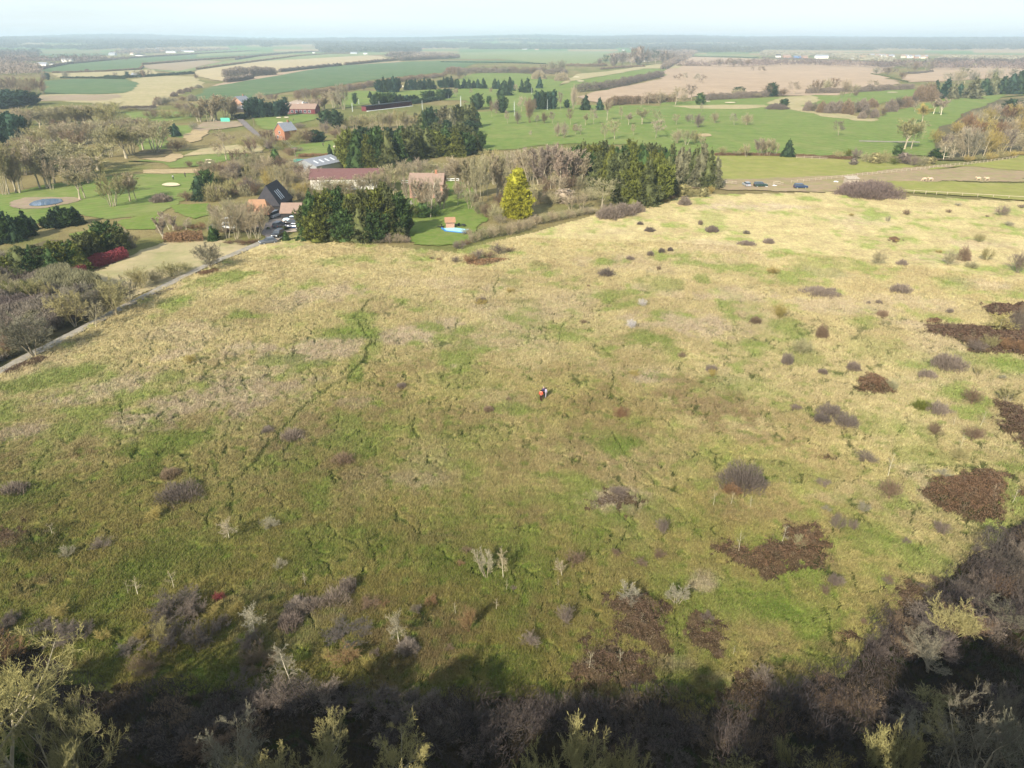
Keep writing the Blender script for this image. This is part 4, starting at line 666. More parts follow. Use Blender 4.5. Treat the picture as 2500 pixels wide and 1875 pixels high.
# ------------------------------------------------------------------ plants: where they stand
# header: = tag | prototypes | name | category | colours | bark | group | label with {o} for the order from the left
# line: x  base_y  top_y  width ...   (numbers in that crop of the photograph); ; separates plants
DATA = """
= C2|shrub3,vase2,shrub3|bare_tree|tree|tan,brown,khaki|mid|dense bare trees between the lane and the white barn|{o} bare tree in the belt between the lane and the white barn
330 1300 1110 190;420 1260 1080 190;480 1380 1210 180;420 1440 1270 200;540 1200 1060 170;620 1260 1100 170;700 1240 1090 170;830 1260 1120 170;900 1300 1180 160;360 1200 1040 160;520 1290 1140 160;960 1350 1230 160
= C2|shrub3,vase2|bare_tree|tree|brown,tan,olive|mid|bare trees along the lane above the barn|{o} bare tree along the lane above the black barn
60 1350 1180 180;140 1290 1130 190;200 1400 1230 200;280 1380 1200 190;600 1000 880 130;560 1060 940 130;400 1060 930 130;480 1090 960 130
= C3|shrub3,vase2|bare_tree|tree|tan,khaki,brown|mid|bare trees filling the ground behind the golden cypress|{o} bare tree just behind the golden cypress
560 1480 1290 150;640 1560 1380 140;900 1560 1400 130;1180 1530 1330 180;1280 1460 1270 180;1380 1450 1260 180;1480 1430 1240 180;1580 1430 1250 160;1660 1500 1350 150;1500 1560 1430 150;1600 1560 1420 150
= C1|vase2,shrub3|bare_tree|tree|khaki,tan,brown|mid|bare trees filling the far part of the golf wood|{o} bare tree between the far rows of the golf wood
240 1040 850 200;330 1060 870 200;640 1090 880 190;500 960 790 180;620 980 800 180;860 960 790 180;960 960 800 180;1130 960 800 170;1220 900 770 160;1340 930 800 150;1180 1010 850 170;300 1150 930 180;180 1130 930 180
= C1|vase2,vase,poplar|bare_tree|tree|khaki,olive,tan|pale|tall bare trees at the left edge of the golf wood|{o} tall bare fan-crowned tree in the front left row before the pond
30 1440 1010 190;92 1430 1000 190;145 1425 1010 190;192 1390 1060 150;322 1388 1010 220;400 1382 1010 220;490 1345 1000 210;437 1395 1130 130
= C1|vase,oak,vase2|bare_tree|tree|khaki,tan,olive|pale|bare trees on the fairway right of the pond|{o} bare spreading tree on the fairway right of the pond
665 1476 1180 230;742 1462 1060 300;940 1535 1230 290;1105 1488 1235 200;1163 1488 1240 200
= C1|vase2,vase|bare_tree|tree|olive,khaki,tan|pale|bare trees in the middle rows of the golf wood|{o} bare olive-tan tree in the middle rows of the golf wood
650 1290 960 240;740 1210 1000 260;870 1225 990 280;560 1030 820 220;440 1030 830 220;700 1010 805 220;790 1000 800 240;910 1120 850 240;1040 1135 830 280;1100 1100 870 200;1300 1080 780 300;1240 1060 830 200;380 1080 850 180
= C1|vase2,shrub3,vase|bare_tree|tree|tan,olive,khaki|mid|hazy bare trees along the back of the golf wood|{o} hazy bare tree along the back of the golf wood
180 930 690 230;250 860 680 220;320 890 690 220;400 840 675 220;470 880 680 240;540 850 680 220;620 860 670 240;690 860 680 220;760 860 665 240;830 850 670 220;900 870 660 240;980 860 650 220;960 750 640 180;1060 880 760 200;1120 900 780 180
= C1|vase2,shrub3,vase|bare_tree|tree|khaki,olive,tan|mid|second row of bare trees at the left of the golf wood|{o} bare tree in the second row left in the golf wood
0 1290 990 220;60 1280 980 220;130 1270 970 220;200 1270 960 220;270 1260 950 220;340 1260 960 220;410 1250 950 220;480 1240 960 220;550 1240 950 220;610 1330 1050 220;690 1340 1060 220;780 1340 1080 220;850 1300 1060 200
= C1|shrub3,shrub2|bare_shrub|shrub|olive,brown,grey|mid|bare bushes around the middle of the golf course|{o} bare bush around the marshy middle of the golf course
1500 1080 960 190;1230 730 695 180;1180 720 690 120;1290 800 700 150;1400 800 700 150;1480 790 740 150;1100 730 700 120;1640 890 810 90;1340 690 620 90;1400 680 600 110;1600 1210 1140 90;1700 1200 1140 90;1560 790 690 110
= C1|oak2|bare_tree|tree|tan|pale||large pale bare oak-like tree standing alone beside the lane bend
1908 1145 872 290
= C1|poplar,vase2|bare_tree|tree|tan|pale|tall pale bare poplars before the far brick house|{o} tall pale bare tree left of the far brick house
1690 820 640 150;1760 820 595 190;1830 815 580 200;1900 810 585 180;1960 800 600 150
= C1|shrub2,shrub3|bare_shrub|shrub|brown,mauve,grey|mid|bushes below the pale poplars|{o} dull bush at the foot of the pale poplar clump
1600 780 660 130;1680 790 700 130;2000 770 640 120;1520 720 650 140
= C1|ley,pine|conifer|tree|bl,dk|dark|dark conifers at the left edge in the golf wood|{o} dark conifer at the left edge of the golf wood
10 1030 750 190;85 1010 740 190;160 1035 735 180;215 1000 770 110;25 960 770 160
= C1|ley2,pine|conifer|tree|bl,dk|dark|blue-dark conifers below the left far wood|{o} blue-dark conifer before the far wood at the left
20 710 570 170;90 700 560 150;150 690 565 130;220 680 550 160;290 670 590 120;60 640 540 150
= C1|shrub3,vase2|bare_tree|tree|brown,mauve,tan|mid|brown bare trees of the far left wood|{o} hazy brown bare tree in the far left wood
20 600 440 150;80 590 430 150;140 600 425 150;200 590 430 150;260 600 430 150;320 595 440 150;365 585 480 100;240 640 520 120;-40 600 430 160
= C1|pine,spruce|conifer|tree|dk,bl|dark|conifers beside the marsh and bank|{o} small dark pine beside the marshy bank
1490 945 830 90;1445 935 850 60
= C1|spruce,ley|conifer|tree|dk,gr|dark|conifers beside the mauve round bush left of the farm|{o} dark conifer beside the round mauve bush left of the farm
1760 1420 1225 150;1690 1480 1275 170
= C1|shrub,shrub3|bare_shrub|shrub|mauve,brown,olive|mid|bushes between the fairway and the farm|{o} rounded bare bush between the left fairway and the farm
1830 1500 1320 270;1960 1440 1300 170;1580 1500 1390 150;1365 1510 1420 190;1880 1300 1140 200;1980 1310 1150 200;2080 1290 1170 170;2120 1450 1270 220
= C1|shrub3,shrub2|bare_shrub|shrub|grey,tan,olive|mid|scrub along the lane|{o} grey twiggy bush beside the lane
2110 1020 910 170;2170 1010 920 150;2010 1240 1130 190;2160 1200 1080 170;2110 1080 1030 60
= L|spruce,ley2,spruce2|conifer|tree|dk,gr|dark|dark conifers on the bank under the pond|{o} dark conifer in the row below the golf pond
30 320 80 120;80 305 70 120;130 310 65 120;180 290 80 110;235 260 45 110;290 210 90 60;385 190 100 60;465 190 20 110;520 180 5 120;575 175 0 120;640 165 20 120;-40 330 90 130
= L|ley2,spruce,ley|conifer|tree|moss,oldgr,gr|dark|mixed conifers behind the red dogwood|{o} conifer in the dark block behind the red dogwood
130 610 420 170;210 620 360 180;300 600 330 180;390 590 310 170;460 600 350 170;520 570 285 170;600 560 270 170;680 560 310 160;745 500 205 150;810 470 220 140;860 450 180 150;930 430 135 180;1000 430 160 150
= L|shrub,shrub3,shrub2|bare_shrub|shrub|mauve,grey,olive|mid|bushes on the bank behind the dogwood|{o} bare bush at the edge of the conifer block by the dogwood
1080 380 200 150;1150 330 240 90;640 470 400 120;-30 480 340 150;30 500 360 140
= L|shrub3,vase2|bare_shrub|shrub|olive,khaki,moss|mid|mossy bushes at the left edge above the scrub|{o} mossy olive bush at the left edge under the conifers
20 740 560 180;90 820 620 170;160 800 620 170;230 800 610 180;300 790 600 170;370 770 620 150;430 790 640 130;-40 700 480 180
= L|shrub,shrub2,shrub3|bare_shrub|shrub|dmauve,mauve,grey|mid|mauve scrub behind the track trees|{o} mauve-grey scrub bush behind the track trees
-60 980 820 190;10 1010 830 190;80 960 820 170;140 920 800 160;200 900 790 150;250 930 790 150;330 900 770 170;400 880 760 160;470 860 740 150;520 900 760 150;590 820 650 170;660 790 640 150;720 780 640 150;780 760 640 120;130 1060 900 170;200 1080 920 160;430 1000 850 160
= L|shrub2,shrub3|bare_shrub|shrub|dmauve,brown,olive|mid|scrub at the left end of the track|{o} dark scrub bush at the left end of the farm track
-40 1150 950 180;30 1200 990 180;95 1300 1060 170;170 1200 1020 160;30 1310 1150 140;470 1090 900 140;520 1050 900 130;870 900 790 110;700 900 780 120;540 990 880 110
= L|lowoak|bare_tree|tree|trk,olive,trk|mid|bare trees growing along the farm track|{o} bare tree beside the pale farm track
1775 552 300 270;985 950 600 290;640 1032 670 300;300 1295 880 430;860 960 660 240;1090 850 590 220
= L|shrub3|bare_tree|tree|olive,khaki|mid|round bare bushes above the farm track|{o} round bare bush on the verge above the farm track
1185 745 490 280;1450 640 450 260;1570 575 470 130;1320 690 520 200
= L|birch|bare_tree|tree|khaki|pale||thin pale-stemmed tree on the near edge of the farm track
800 1048 800 160
= L|shrub2|low_shrub|shrub|rust,brown|mid|reddish low bushes left of the farm hedge|{o} rusty low bush at the hedge end left of the farm
1430 310 240 130;1540 305 235 150;1660 300 230 130;1700 215 130 110;1620 210 150 120;1500 230 160 100
= L|poplar,birch|bare_tree|tree|pink,tan|white|slim pale trees left of the farm hedge|{o} slim pale-stemmed bare tree left of the farm hedge
1390 285 40 130;1440 215 60 130;1560 215 110 120;1460 215 70 90
= L|evbush|evergreen_shrub|shrub|gr|dark||small dark evergreen bush under the parked cars behind the hedge
1810 300 190 100
= K|vase2,shrub3,vase2|bare_tree|tree|tan,khaki|pale|bare trees screening the farm yard|{o} bare screening tree in front of the farm yard
290 850 430 330;520 985 400 380;720 900 470 330;905 1000 480 360;140 720 380 260;470 740 320 240;1000 760 560 200;640 600 330 260;420 560 260 260;860 690 300 330;780 740 340 300;1010 700 380 260;700 790 380 260;960 900 520 300;780 980 520 320;600 980 500 320;380 980 520 300;200 980 560 280
= K|shrub,shrub3|bare_shrub|shrub|mauve,brown,khaki|mid|round bushes left of the black-roofed barn|{o} round bush left of the black-roofed barn
230 360 60 400;480 300 120 200;700 280 20 300;850 280 0 300
= K|shrub2|low_shrub|shrub|brk,brown|mid|low brown hedge bushes above the track end|{o} low brown bush on the grass left of the parked car
520 1090 980 330;680 1110 990 300;820 1090 960 240;400 1080 1000 200
= K|evbush|evergreen_shrub|shrub|dk,gr|dark|evergreen bushes against the barn|{o} dark evergreen bush against the dark barn wall
1240 470 250 140;1300 440 300 130;1290 520 380 140;1150 540 460 100
= K|spruce|conifer|tree|gr|dark||small dark spruce beside the track end at the yard entrance
1375 1040 880 140
= K|evbush|evergreen_shrub|shrub|oldgr|dark|yard bushes|{o} clipped evergreen bush among the cars in the yard
1350 860 760 130;1075 850 780 70
= K|shrub3,vase2|bare_tree|tree|ochre,khaki,tan|mid|bare trees behind the farm road|{o} ochre-tan bare tree behind the farm road
1100 200 -250 340;1270 250 -300 330;1390 200 -280 300;1490 400 120 280;1620 330 20 300;1760 300 -40 300;1560 150 -150 260
= C2|spruce,pine|conifer|tree|gr,dk|dark||small dark conifer above the ochre tree behind the barn
670 1170 1045 130
= C2|spruce|conifer|tree|dk|dark||slim dark spruce standing alone at the left end of the spruce wood
1130 1130 1005 60
= C2|shrub3,vase2|bare_tree|tree|tan,pink,khaki|mid|pale twiggy trees around the white-walled barn|{o} pale twiggy tree in front of the white-walled barn
950 1380 1200 220;1060 1420 1270 200;1170 1430 1330 190;1290 1420 1300 220;1420 1400 1240 230;1530 1390 1220 220;1340 1330 1210 180;1640 1380 1160 240;1000 1480 1340 200;860 1490 1380 170;1500 1300 1200 160;1110 1440 1290 190;1240 1440 1270 200;1370 1440 1250 200;1480 1430 1230 200;1580 1430 1230 180
= C2|shrub3,vase|bare_tree|tree|tan,khaki,pink|pale|bare trees between spruce wood and brick house|{o} bare tree behind the brick house under the spruces
1760 1330 1120 240;1880 1300 1110 200;1980 1290 1140 180;2100 1340 1160 200;2190 1400 1100 220;1850 1420 1230 160
= C2|birch|bare_tree|tree|pink|white||pale birch standing in front of the brick house
1950 1635 1270 230
= C2|vase2,poplar|bare_tree|tree|pink,tan,tan|pale|thin bare trees screening the brick house|{o} thin bare tree screening the front of the brick house
1830 1580 1260 180;1900 1600 1290 170;2010 1570 1270 180;2070 1560 1330 140
= C2|evbush,shrub3|evergreen_shrub|shrub|gr,moss|dark|bushes at the garden corner under the birch|{o} green-brown bush at the garden corner under the birch
1830 1650 1500 140;1920 1640 1490 180;2010 1640 1520 160;1760 1640 1560 80
= C2|shrub|bare_tree|tree|pink|white||slender pale tree at the left corner of the brick house
1690 1590 1330 150
= C2|birch|bare_tree|tree|grey|white||small white-stemmed garden tree on the lawn by the brick house
2190 1525 1380 110
= C2|evbush,pine|conifer|tree|dk,bl|dark|dark evergreens behind the red-brick cottage|{o} dark evergreen behind the red-brick cottage
1090 840 715 130;1180 880 710 140;1000 1000 880 140;1050 990 900 90
= C2|ley,pine|conifer|tree|bl,dk|dark|tall dark hedge trees left of the clubhouse|{o} tall dark evergreen left of the clubhouse
440 780 630 90;500 785 625 100;560 785 620 100;620 780 640 90;680 780 640 90;735 770 625 90;750 700 605 60;380 800 745 90
= C2|shrub3,vase2|bare_tree|tree|tan,mauve,brown|mid|bare trees behind the clubhouse|{o} hazy bare tree behind the clubhouse
540 650 565 110;640 660 580 110;860 650 555 90;930 660 545 90;1000 650 550 90;1230 560 490 90;1080 640 560 90
= C2|poplar,vase2|bare_tree|tree|grey,pink,tan|pale|bare trees right of the clubhouse|{o} pale bare tree right of the clubhouse
1000 730 620 120;1080 720 580 130;1150 700 540 130;1240 720 490 110;1200 710 560 100;960 720 640 90
= C2|shrub3,shrub2|bare_tree|tree|mauve,brown,olive|mid|scrub around the red-brick cottage|{o} scrubby bare bush beside the red-brick cottage
860 1010 880 150;930 1010 870 150;820 1000 940 110;870 880 820 120;1090 920 800 120;1170 960 870 120;660 1010 920 110;620 1070 960 110;740 1060 960 130;790 1110 1020 140;850 1080 1020 110
= C2|vase2,shrub3|bare_tree|tree|tan,olive,khaki|mid|bare trees between driving range and spruce wood|{o} bare tree between the driving range and the spruce wood
1270 880 780 130;1330 900 760 150;1400 890 750 150;1470 880 750 140;1550 880 730 150;1630 880 720 150;1700 880 710 150;1770 880 740 130;1850 860 760 110;1240 960 840 120;1500 930 820 120
= C2|spruce2,ley2,spruce|conifer|tree|oldgr,moss,gr|dark|spruces along the lower edge of the central wood|{o} spruce along the lower edge of the central spruce wood
1215 1190 975 110;1285 1210 900 130;1365 1225 880 140;1450 1225 890 140;1530 1215 870 140;1620 1220 860 150;1710 1200 860 140;1790 1150 870 140;1870 1130 880 140;1950 1120 880 140;2030 1110 890 140;2110 1100 870 140;2190 1110 860 140;2270 1100 880 140;2340 1090 900 120
= C2|spruce2,ley2|conifer|tree|oldgr,dk,gr|dark|spruces behind the front row of the central wood|{o} spruce behind the front row of the central spruce wood
1320 1050 880 120;1420 1050 870 130;1520 1040 860 130;1630 1040 860 130;1730 1030 850 130;1830 1030 840 130;1930 1010 830 130;2030 1000 830 130;2130 980 800 130;2230 1000 830 130;2320 990 860 120;2380 1050 900 100
= C3|spruce2,spruce,ley2|conifer|tree|spr,oldgr,dk|dark|spruces at the upper end of the central wood|{o} tall spruce at the upper end of the central wood
190 830 742 75;250 870 720 90;310 880 705 90;370 880 690 100;430 880 672 100;490 890 690 100;550 880 665 110;610 880 660 110;665 870 655 110;705 870 700 70;350 950 820 120;450 950 800 120;560 930 810 120;640 920 820 120
= C3|vase2,poplar,oak|bare_tree|tree|tan,khaki,olive|pale|tall bare trees left of the golden cypress|{o} tall bare tree left of the golden cypress
600 1380 1110 170;670 1460 1100 210;740 1525 1100 200;815 1485 1080 170;870 1450 1065 170;930 1440 1060 180;720 1330 1080 200;860 1350 1040 180;780 1300 1050 170
= C3|vase2,poplar,vase|bare_tree|tree|pink,tan,mauve|pale|tall pinkish bare trees right of the golden cypress|{o} tall pinkish bare tree right of the golden cypress
1010 1300 1050 160;1090 1330 1040 170;1170 1370 1030 200;1250 1380 1010 220;1330 1390 990 230;1400 1390 1000 220;1480 1360 1020 210;1560 1360 1050 200;1130 1220 1030 160;1290 1260 1000 180;1430 1260 1010 180
= C3|goldcypress|conifer|tree|gold|dark||bright yellow-green golden cypress glowing among bare trees
1045 1622 1205 262
= C3|evbush,shrub3,shrub2|bare_shrub|shrub|olive,pink,khaki|mid|bushes right of the golden cypress|{o} bush between the golden cypress and the round pale tree
1240 1510 1400 130;1330 1530 1390 190;1440 1520 1370 180;1540 1510 1370 180;1210 1430 1340 110;1600 1480 1380 120
= C3|oak|bare_tree|tree|khaki|pale||round-crowned pale bare tree in front of the right conifer block
1755 1560 1285 310
= I|shrub2,shrub3|bare_shrub|shrub|tan,khaki,tan|mid|pale scrub along the top boundary of the meadow|{o} pale tan scrub bush on the boundary below the golden cypress
20 620 500 120;90 600 480 130;160 580 450 130;230 570 440 120;300 560 430 120;370 540 420 130;440 510 400 120;500 480 380 120;560 470 360 120;620 460 350 120;690 440 340 120;750 430 340 120;820 410 330 120;880 400 320 120;930 390 320 110
= I|shrub2,shrub3|bare_shrub|shrub|tan,brown,khaki|mid|scrub behind the top boundary|{o} scrubby bush left of the golden cypress at the lawn edge
60 400 260 120;120 420 290 130;190 440 290 140;30 330 220 110;220 470 380 110;-30 560 480 110
= I|shrub|low_shrub|shrub|mauve,mauve|mid|long mauve thicket below the right conifer block|{o} mauve thicket below the right conifer block
1060 445 320 220;1180 420 300 210;1270 390 290 140;1650 335 255 110
= I|evbush,shrub3|evergreen_shrub|shrub|ochre,olive,olive,brown|mid|bushes at the corner under the right conifers|{o} bush at the corner under the right conifer block
1790 270 185 90;1700 275 190 120;1620 270 150 130;1540 300 240 110;1480 310 260 90;1850 235 160 80
= C4|ley2,spruce2,ley|conifer|tree|gr,oldgr,moss|dark|conifers along the back of the right block|{o} conifer along the back of the right conifer block
0 1300 1000 130;70 1290 985 140;150 1300 1000 140;230 1290 995 150;320 1300 985 140;400 1300 1000 140;480 1290 990 140;560 1300 1000 140;640 1290 1000 140;730 1290 1010 130;820 1280 990 130
= C4|ley2,spruce2,spruce|conifer|tree|gr,oldgr,moss|dark|conifers in the middle of the right block|{o} conifer in the middle of the right conifer block
120 1330 1080 150;200 1380 1090 150;290 1400 1080 160;380 1420 1090 160;480 1420 1070 160;580 1430 1080 160;680 1440 1090 160;780 1430 1100 150
= C4|spruce2,ley2|conifer|tree|oldgr,moss,oldgr|dark|front conifers of the right block|{o} tall conifer on the front edge of the right conifer block
420 1500 1170 170;520 1520 1160 180;620 1530 1150 180;710 1500 1130 180;780 1450 1110 150
= C4|spruce2,spruce|conifer|tree|spr,spr,oldgr|dark|brownish spruces at the right end of the right block|{o} brownish spruce at the right end of the right conifer block
890 1330 1010 120;950 1340 1030 120;1010 1350 1010 130;1070 1370 1020 140;1130 1380 1080 130;1190 1380 1110 110
= H|ley2,spruce2,ley|conifer|tree|oldgr,gr,moss|dark|tall conifers in the dark block by the pool lawn|{o} tall conifer in the block between yard and pool
835 560 330 110;880 570 225 150;960 565 240 150;1040 560 235 140;1140 575 215 160;1225 570 235 150;1300 565 200 160;1375 560 200 160;1440 550 210 150;1490 520 280 90
= H|ley2,spruce2|conifer|tree|moss,oldgr,gr|dark|lower conifers on the meadow side of the pool block|{o} lower conifer on the meadow side of the pool block
900 590 380 140;990 580 360 140;1090 585 350 150;1190 590 360 140;1290 580 330 150;1380 570 340 130
= H|shrub3,shrub2|bare_shrub|shrub|brown,tan,pink|mid|bushes at the feet of the pool conifers|{o} brown bush at the feet of the pool conifers
1390 600 510 110;1450 600 510 120;1500 595 540 80;1310 600 540 90;820 590 530 70
= H|shrub2|low_shrub|shrub|mauve,brown|mid|dark low bushes at the lower lawn corner|{o} dark low bush at the lower corner of the pool lawn
1850 640 560 110;1900 610 550 100
= H|spruce|conifer|tree|gr|dark||tiny dark conifer beside the screening trees near the hedge
195 578 470 70
= E|shrub3,shrub2|bare_shrub|shrub|brown,rust,mauve|mid|rusty brown scrub at the corner of the meadow boundary|{o} rusty scrub bush at the kink of the meadow boundary
545 375 300 90;590 360 280 90;650 350 290 80;700 330 250 100;760 310 270 80;470 370 320 50;380 355 330 40;340 350 325 40
= C5|vase,oak|bare_tree|tree|olive,khaki|pale|large bare trees on the golf course edge|{o} large bare tree at the golf course edge by the path
1190 1052 780 240;1250 1055 800 220
= C5|oak2|bare_tree|tree|tan|white||gnarled white-trunked bare tree standing before the right wood
1545 1148 960 190
= C5|vase,birch|bare_tree|tree|ochre|pale||yellow-tinged tree leaning on the right-hand fairway
1340 838 660 150
= C5|birch,vase|bare_tree|tree|pink,tan|white|pale slim trees on the right-hand fairway|{o} slim white-stemmed tree on the right-hand fairway
1290 737 630 90;1450 757 620 100;1520 767 610 110;1490 750 640 60
= C5|oak|bare_tree|tree|mauve|mid||single round bare tree in the open right fairway
650 942 800 110
= C5|spruce,ley|conifer|tree|dk|dark||dark conifer at the hedge below the right fairway
215 1118 970 120
= C5|vase2|bare_tree|tree|khaki,mauve|mid|bare trees left of the dark hedge conifer|{o} bare tree left of the dark conifer on the paddock hedge
60 1110 950 170;110 1110 990 90;-130 1120 1000 70;-20 1110 960 100
= C5|spruce,spruce2,spruce|conifer|tree|dk,bl,spr|dark|tall dark spruces at the right end of the golf course|{o} tall dark spruce at the right end of the golf course
1545 625 450 110;1600 630 480 80;1660 608 503 70;1775 625 430 130;1865 595 430 100;1930 590 405 90;2020 585 415 100;2090 585 400 100;2150 585 395 100;2210 585 395 110;1465 560 465 50
= C5|oak,shrub3|bare_tree|tree|grey,tan|mid|hazy bare trees behind the right spruces|{o} hazy bare tree behind the tall right-hand spruces
1650 510 370 110;1720 500 355 150;1780 500 380 100;1960 470 355 140;2150 470 370 140;1570 500 400 100;1880 500 400 90
= C5|shrub,shrub3,shrub|bare_shrub|shrub|mauve,mauve,brown|mid|mauve thicket in the bend of the right fairway|{o} bush in the long mauve thicket on the golf course
390 735 640 90;440 740 650 100;510 750 645 110;580 755 640 120;650 755 635 120;720 760 630 120;790 750 625 120;850 740 620 120;930 700 620 110;880 790 695 110;840 800 730 70;600 755 700 90;1020 775 690 80;950 790 700 80
= C5|shrub,shrub3|bare_shrub|shrub|mauve,dmauve,brown|mid|mauve thicket above the leaning trees|{o} bush in the mauve thicket below the tall spruces
1090 740 620 110;1150 720 600 120;1210 700 600 120;1270 690 590 110;1330 650 510 130;1400 650 490 140;1460 640 560 110;1360 620 480 90
= C5|shrub|low_shrub|shrub|dmauve|mid||dark mauve domed bush alone in the right fairway
135 722 665 200
= C5|evbush|evergreen_shrub|shrub|dk|dark||dark round evergreen behind the lone mauve dome
188 690 622 85
= C5|shrub3,vase2,oak|bare_tree|tree|ochre,grey,tan,mauve|mid|front trees of the wood right of the paddock|{o} bare tree on the front edge of the right-hand wood
1460 1010 870 130;1620 1140 890 170;1690 1140 840 180;1760 1140 860 180;1840 1130 880 200;1920 1120 860 200;2010 1110 870 190;2100 1090 880 180;2190 1080 870 180;1560 1060 920 130
= C5|shrub3,vase2|bare_tree|tree|ochre,tan,rust,pink|mid|upper trees of the wood right of the paddock|{o} bare tree in the upper part of the right-hand wood
1640 930 800 150;1730 890 730 160;1810 860 710 150;1890 850 690 160;1960 820 660 150;2050 830 680 170;2130 830 660 160;2200 820 640 170;1780 980 800 160;1880 970 780 160;1980 960 790 170;2080 940 780 170;2180 930 760 170;1700 1000 850 140
= C5|evbush|evergreen_shrub|shrub|gr,dk|dark|evergreens in the right-hand wood|{o} dark evergreen in the right-hand wood
1495 1140 1030 110;1450 1130 1050 80;1895 815 740 75;2105 725 620 150;1140 1110 1010 90
= C5|shrub2,shrub3,evbush|bare_shrub|shrub|olive,khaki,mauve,moss|mid|hedge bushes above the paddock fence|{o} hedge bush between the fairway and the paddock fence
640 1140 1050 110;720 1130 1040 110;790 1140 1030 110;870 1170 1070 100;950 1180 1070 110;1030 1180 1040 110;1110 1190 1110 100;1190 1180 1070 120;1270 1200 1080 120;1350 1200 1100 120;1420 1180 1110 100;770 1190 1120 70
= C5|shrub2|bare_shrub|shrub|ochre,olive,ochre|mid|olive hedge bushes by the end of the fence|{o} yellow-olive bush at the far end of the paddock fence
1740 1165 1090 110;1830 1160 1080 110;1920 1155 1060 120;2010 1145 1050 130;2100 1130 1050 130;2180 1110 1060 110
= C4|oak,birch,vase|bare_tree|tree|tan,pink,khaki|pale|young bare trees in the left half of the golf fairway|{o} young bare tree on the left part of the central fairway
75 932 828 100;105 852 745 60;175 842 700 80;275 977 815 95;275 812 620 90;350 975 795 150;410 802 680 60;470 847 740 80;510 937 835 60;590 845 700 120;690 957 785 150;740 832 710 120;560 702 600 70;30 900 860 60
= C4|oak,shrub3|bare_tree|tree|tan,mauve,grey|pale|young bare trees in the right half of the golf fairway|{o} young bare tree on the right part of the central fairway
868 852 750 85;963 827 750 60;1000 837 750 60;1053 877 740 120;1085 737 660 45;1190 837 730 90;1363 852 740 90;1460 856 740 110
= C4|oak|bare_tree|tree|tan|pale||large pale bare tree at the top edge of the fairway
842 682 520 190
= C4|evbush,pine|evergreen_tree|tree|gr|dark||round-crowned evergreen tree beside the large pale fairway tree
1065 682 570 90
= C4|spruce|conifer|tree|dk,bl|dark|pair of dark conifers on the left of the fairway|{o} dark conifer of the pair near the ploughed field
100 722 590 100;220 722 612 80
= C4|shrub3,vase2|bare_tree|tree|tan,khaki,olive|pale|bare trees at the top of the right conifer block|{o} wispy bare tree behind the right conifer block
870 1010 870 110;950 1020 880 120;1030 1010 890 100;1090 1020 940 80;1255 1110 1020 110;1440 1110 1010 110;1380 1110 1060 80;1620 1110 960 200
= C4|shrub3,oak,shrub2|bare_tree|tree|tan,pink,brown,mauve|mid|trees of the hedge between ploughed field and fairway|{o} tree in the hedge below the ploughed field
340 665 590 70;400 670 600 70;460 670 600 70;540 670 590 60;640 670 560 110;730 665 540 120;930 660 580 90;1000 640 500 130;1160 640 560 110;1390 620 525 130;1660 610 480 140;1770 610 530 90;1870 590 470 120;1240 630 580 100;1320 620 570 100;1520 620 560 110;1580 610 565 90
= C4|evbush|evergreen_tree|tree|dk,dk|dark|evergreens in the field hedge|{o} dark evergreen in the hedge below the ploughed field
1390 600 520 120;1665 610 485 110
= C5|oak,vase2,shrub3|bare_tree|tree|tan,brown,khaki|mid|hedge trees below the right ploughed field|{o} tree in the hedge above the upper right fairway
390 580 500 90;455 585 460 100;540 580 450 100;620 580 445 120;700 580 450 120;780 580 500 100;960 540 465 130;740 610 540 60;665 617 560 60;790 607 560 50
= C4|oak,oak2|bare_tree|tree|mauve,brown,grey|mid|oaks standing in the ploughed field|{o} bare tree standing in the ploughed field
850 470 425 50;900 475 410 70;945 480 400 50;1025 490 410 70;1090 500 418 90;1600 412 350 80;1515 393 355 50;985 345 320 30;1150 350 305 40
= C4|shrub3,oak|bare_tree|tree|mauve,brown|mid|copse in the middle of the ploughed field|{o} tree of the dark copse in the ploughed field
1230 355 280 80;1290 358 278 90;1350 358 285 80;1410 358 282 80;1470 355 285 70;1510 350 290 50
= C5|shrub3,oak|bare_tree|tree|grey,mauve,brown|mid|trees round the hollow in the right ploughed field|{o} tree round the hollow in the right ploughed field
960 420 355 80;1010 425 360 70;1060 425 350 70;1110 420 370 60;1180 460 390 70;1220 410 310 90;1290 400 300 80;1360 405 310 90;1420 400 300 80
= C3|spruce,spruce2|conifer|tree|dk,bl|dark|small conifers at the far end of the range|{o} small dark conifer in the far rows of the golf course
545 545 460 40;600 540 458 50;640 542 458 50;680 540 470 45;715 540 465 45;760 542 448 55;858 545 460 50;888 547 470 35;938 600 450 100;985 560 440 50;1083 572 460 42;1132 576 440 70;1236 540 440 45;1010 560 470 40
= C3|oak,vase2|bare_tree|tree|tan,pink|pale|small bare trees between the far conifers|{o} small bare tree between the far conifers of the golf course
500 600 530 60;650 600 535 35;820 590 530 35;1045 575 500 50;1380 470 400 60;530 605 535 50
= C3|shrub|bare_shrub|shrub|tan,tan|mid|round tan bushes on the far golf course|{o} round tan bush on the far golf course
1232 462 385 130;1420 478 405 120
= C3|pine,ley|conifer|tree|dk,gr|dark|broad dark evergreens right of the driving range|{o} broad dark evergreen right of the driving range
710 718 575 125;810 690 600 50;920 748 590 110
= C3|evbush|conifer|tree|bl,dk|dark|dark evergreen clump above the fairway|{o} dark evergreen in the clump above the fairway
1215 722 555 80;1260 722 550 80;1300 720 560 70;1350 718 545 85;1465 705 630 55
= C3|oak,shrub3|bare_tree|tree|brown,mauve,pink|mid|bare trees around the dark clump above the fairway|{o} bare tree beside the dark clump above the fairway
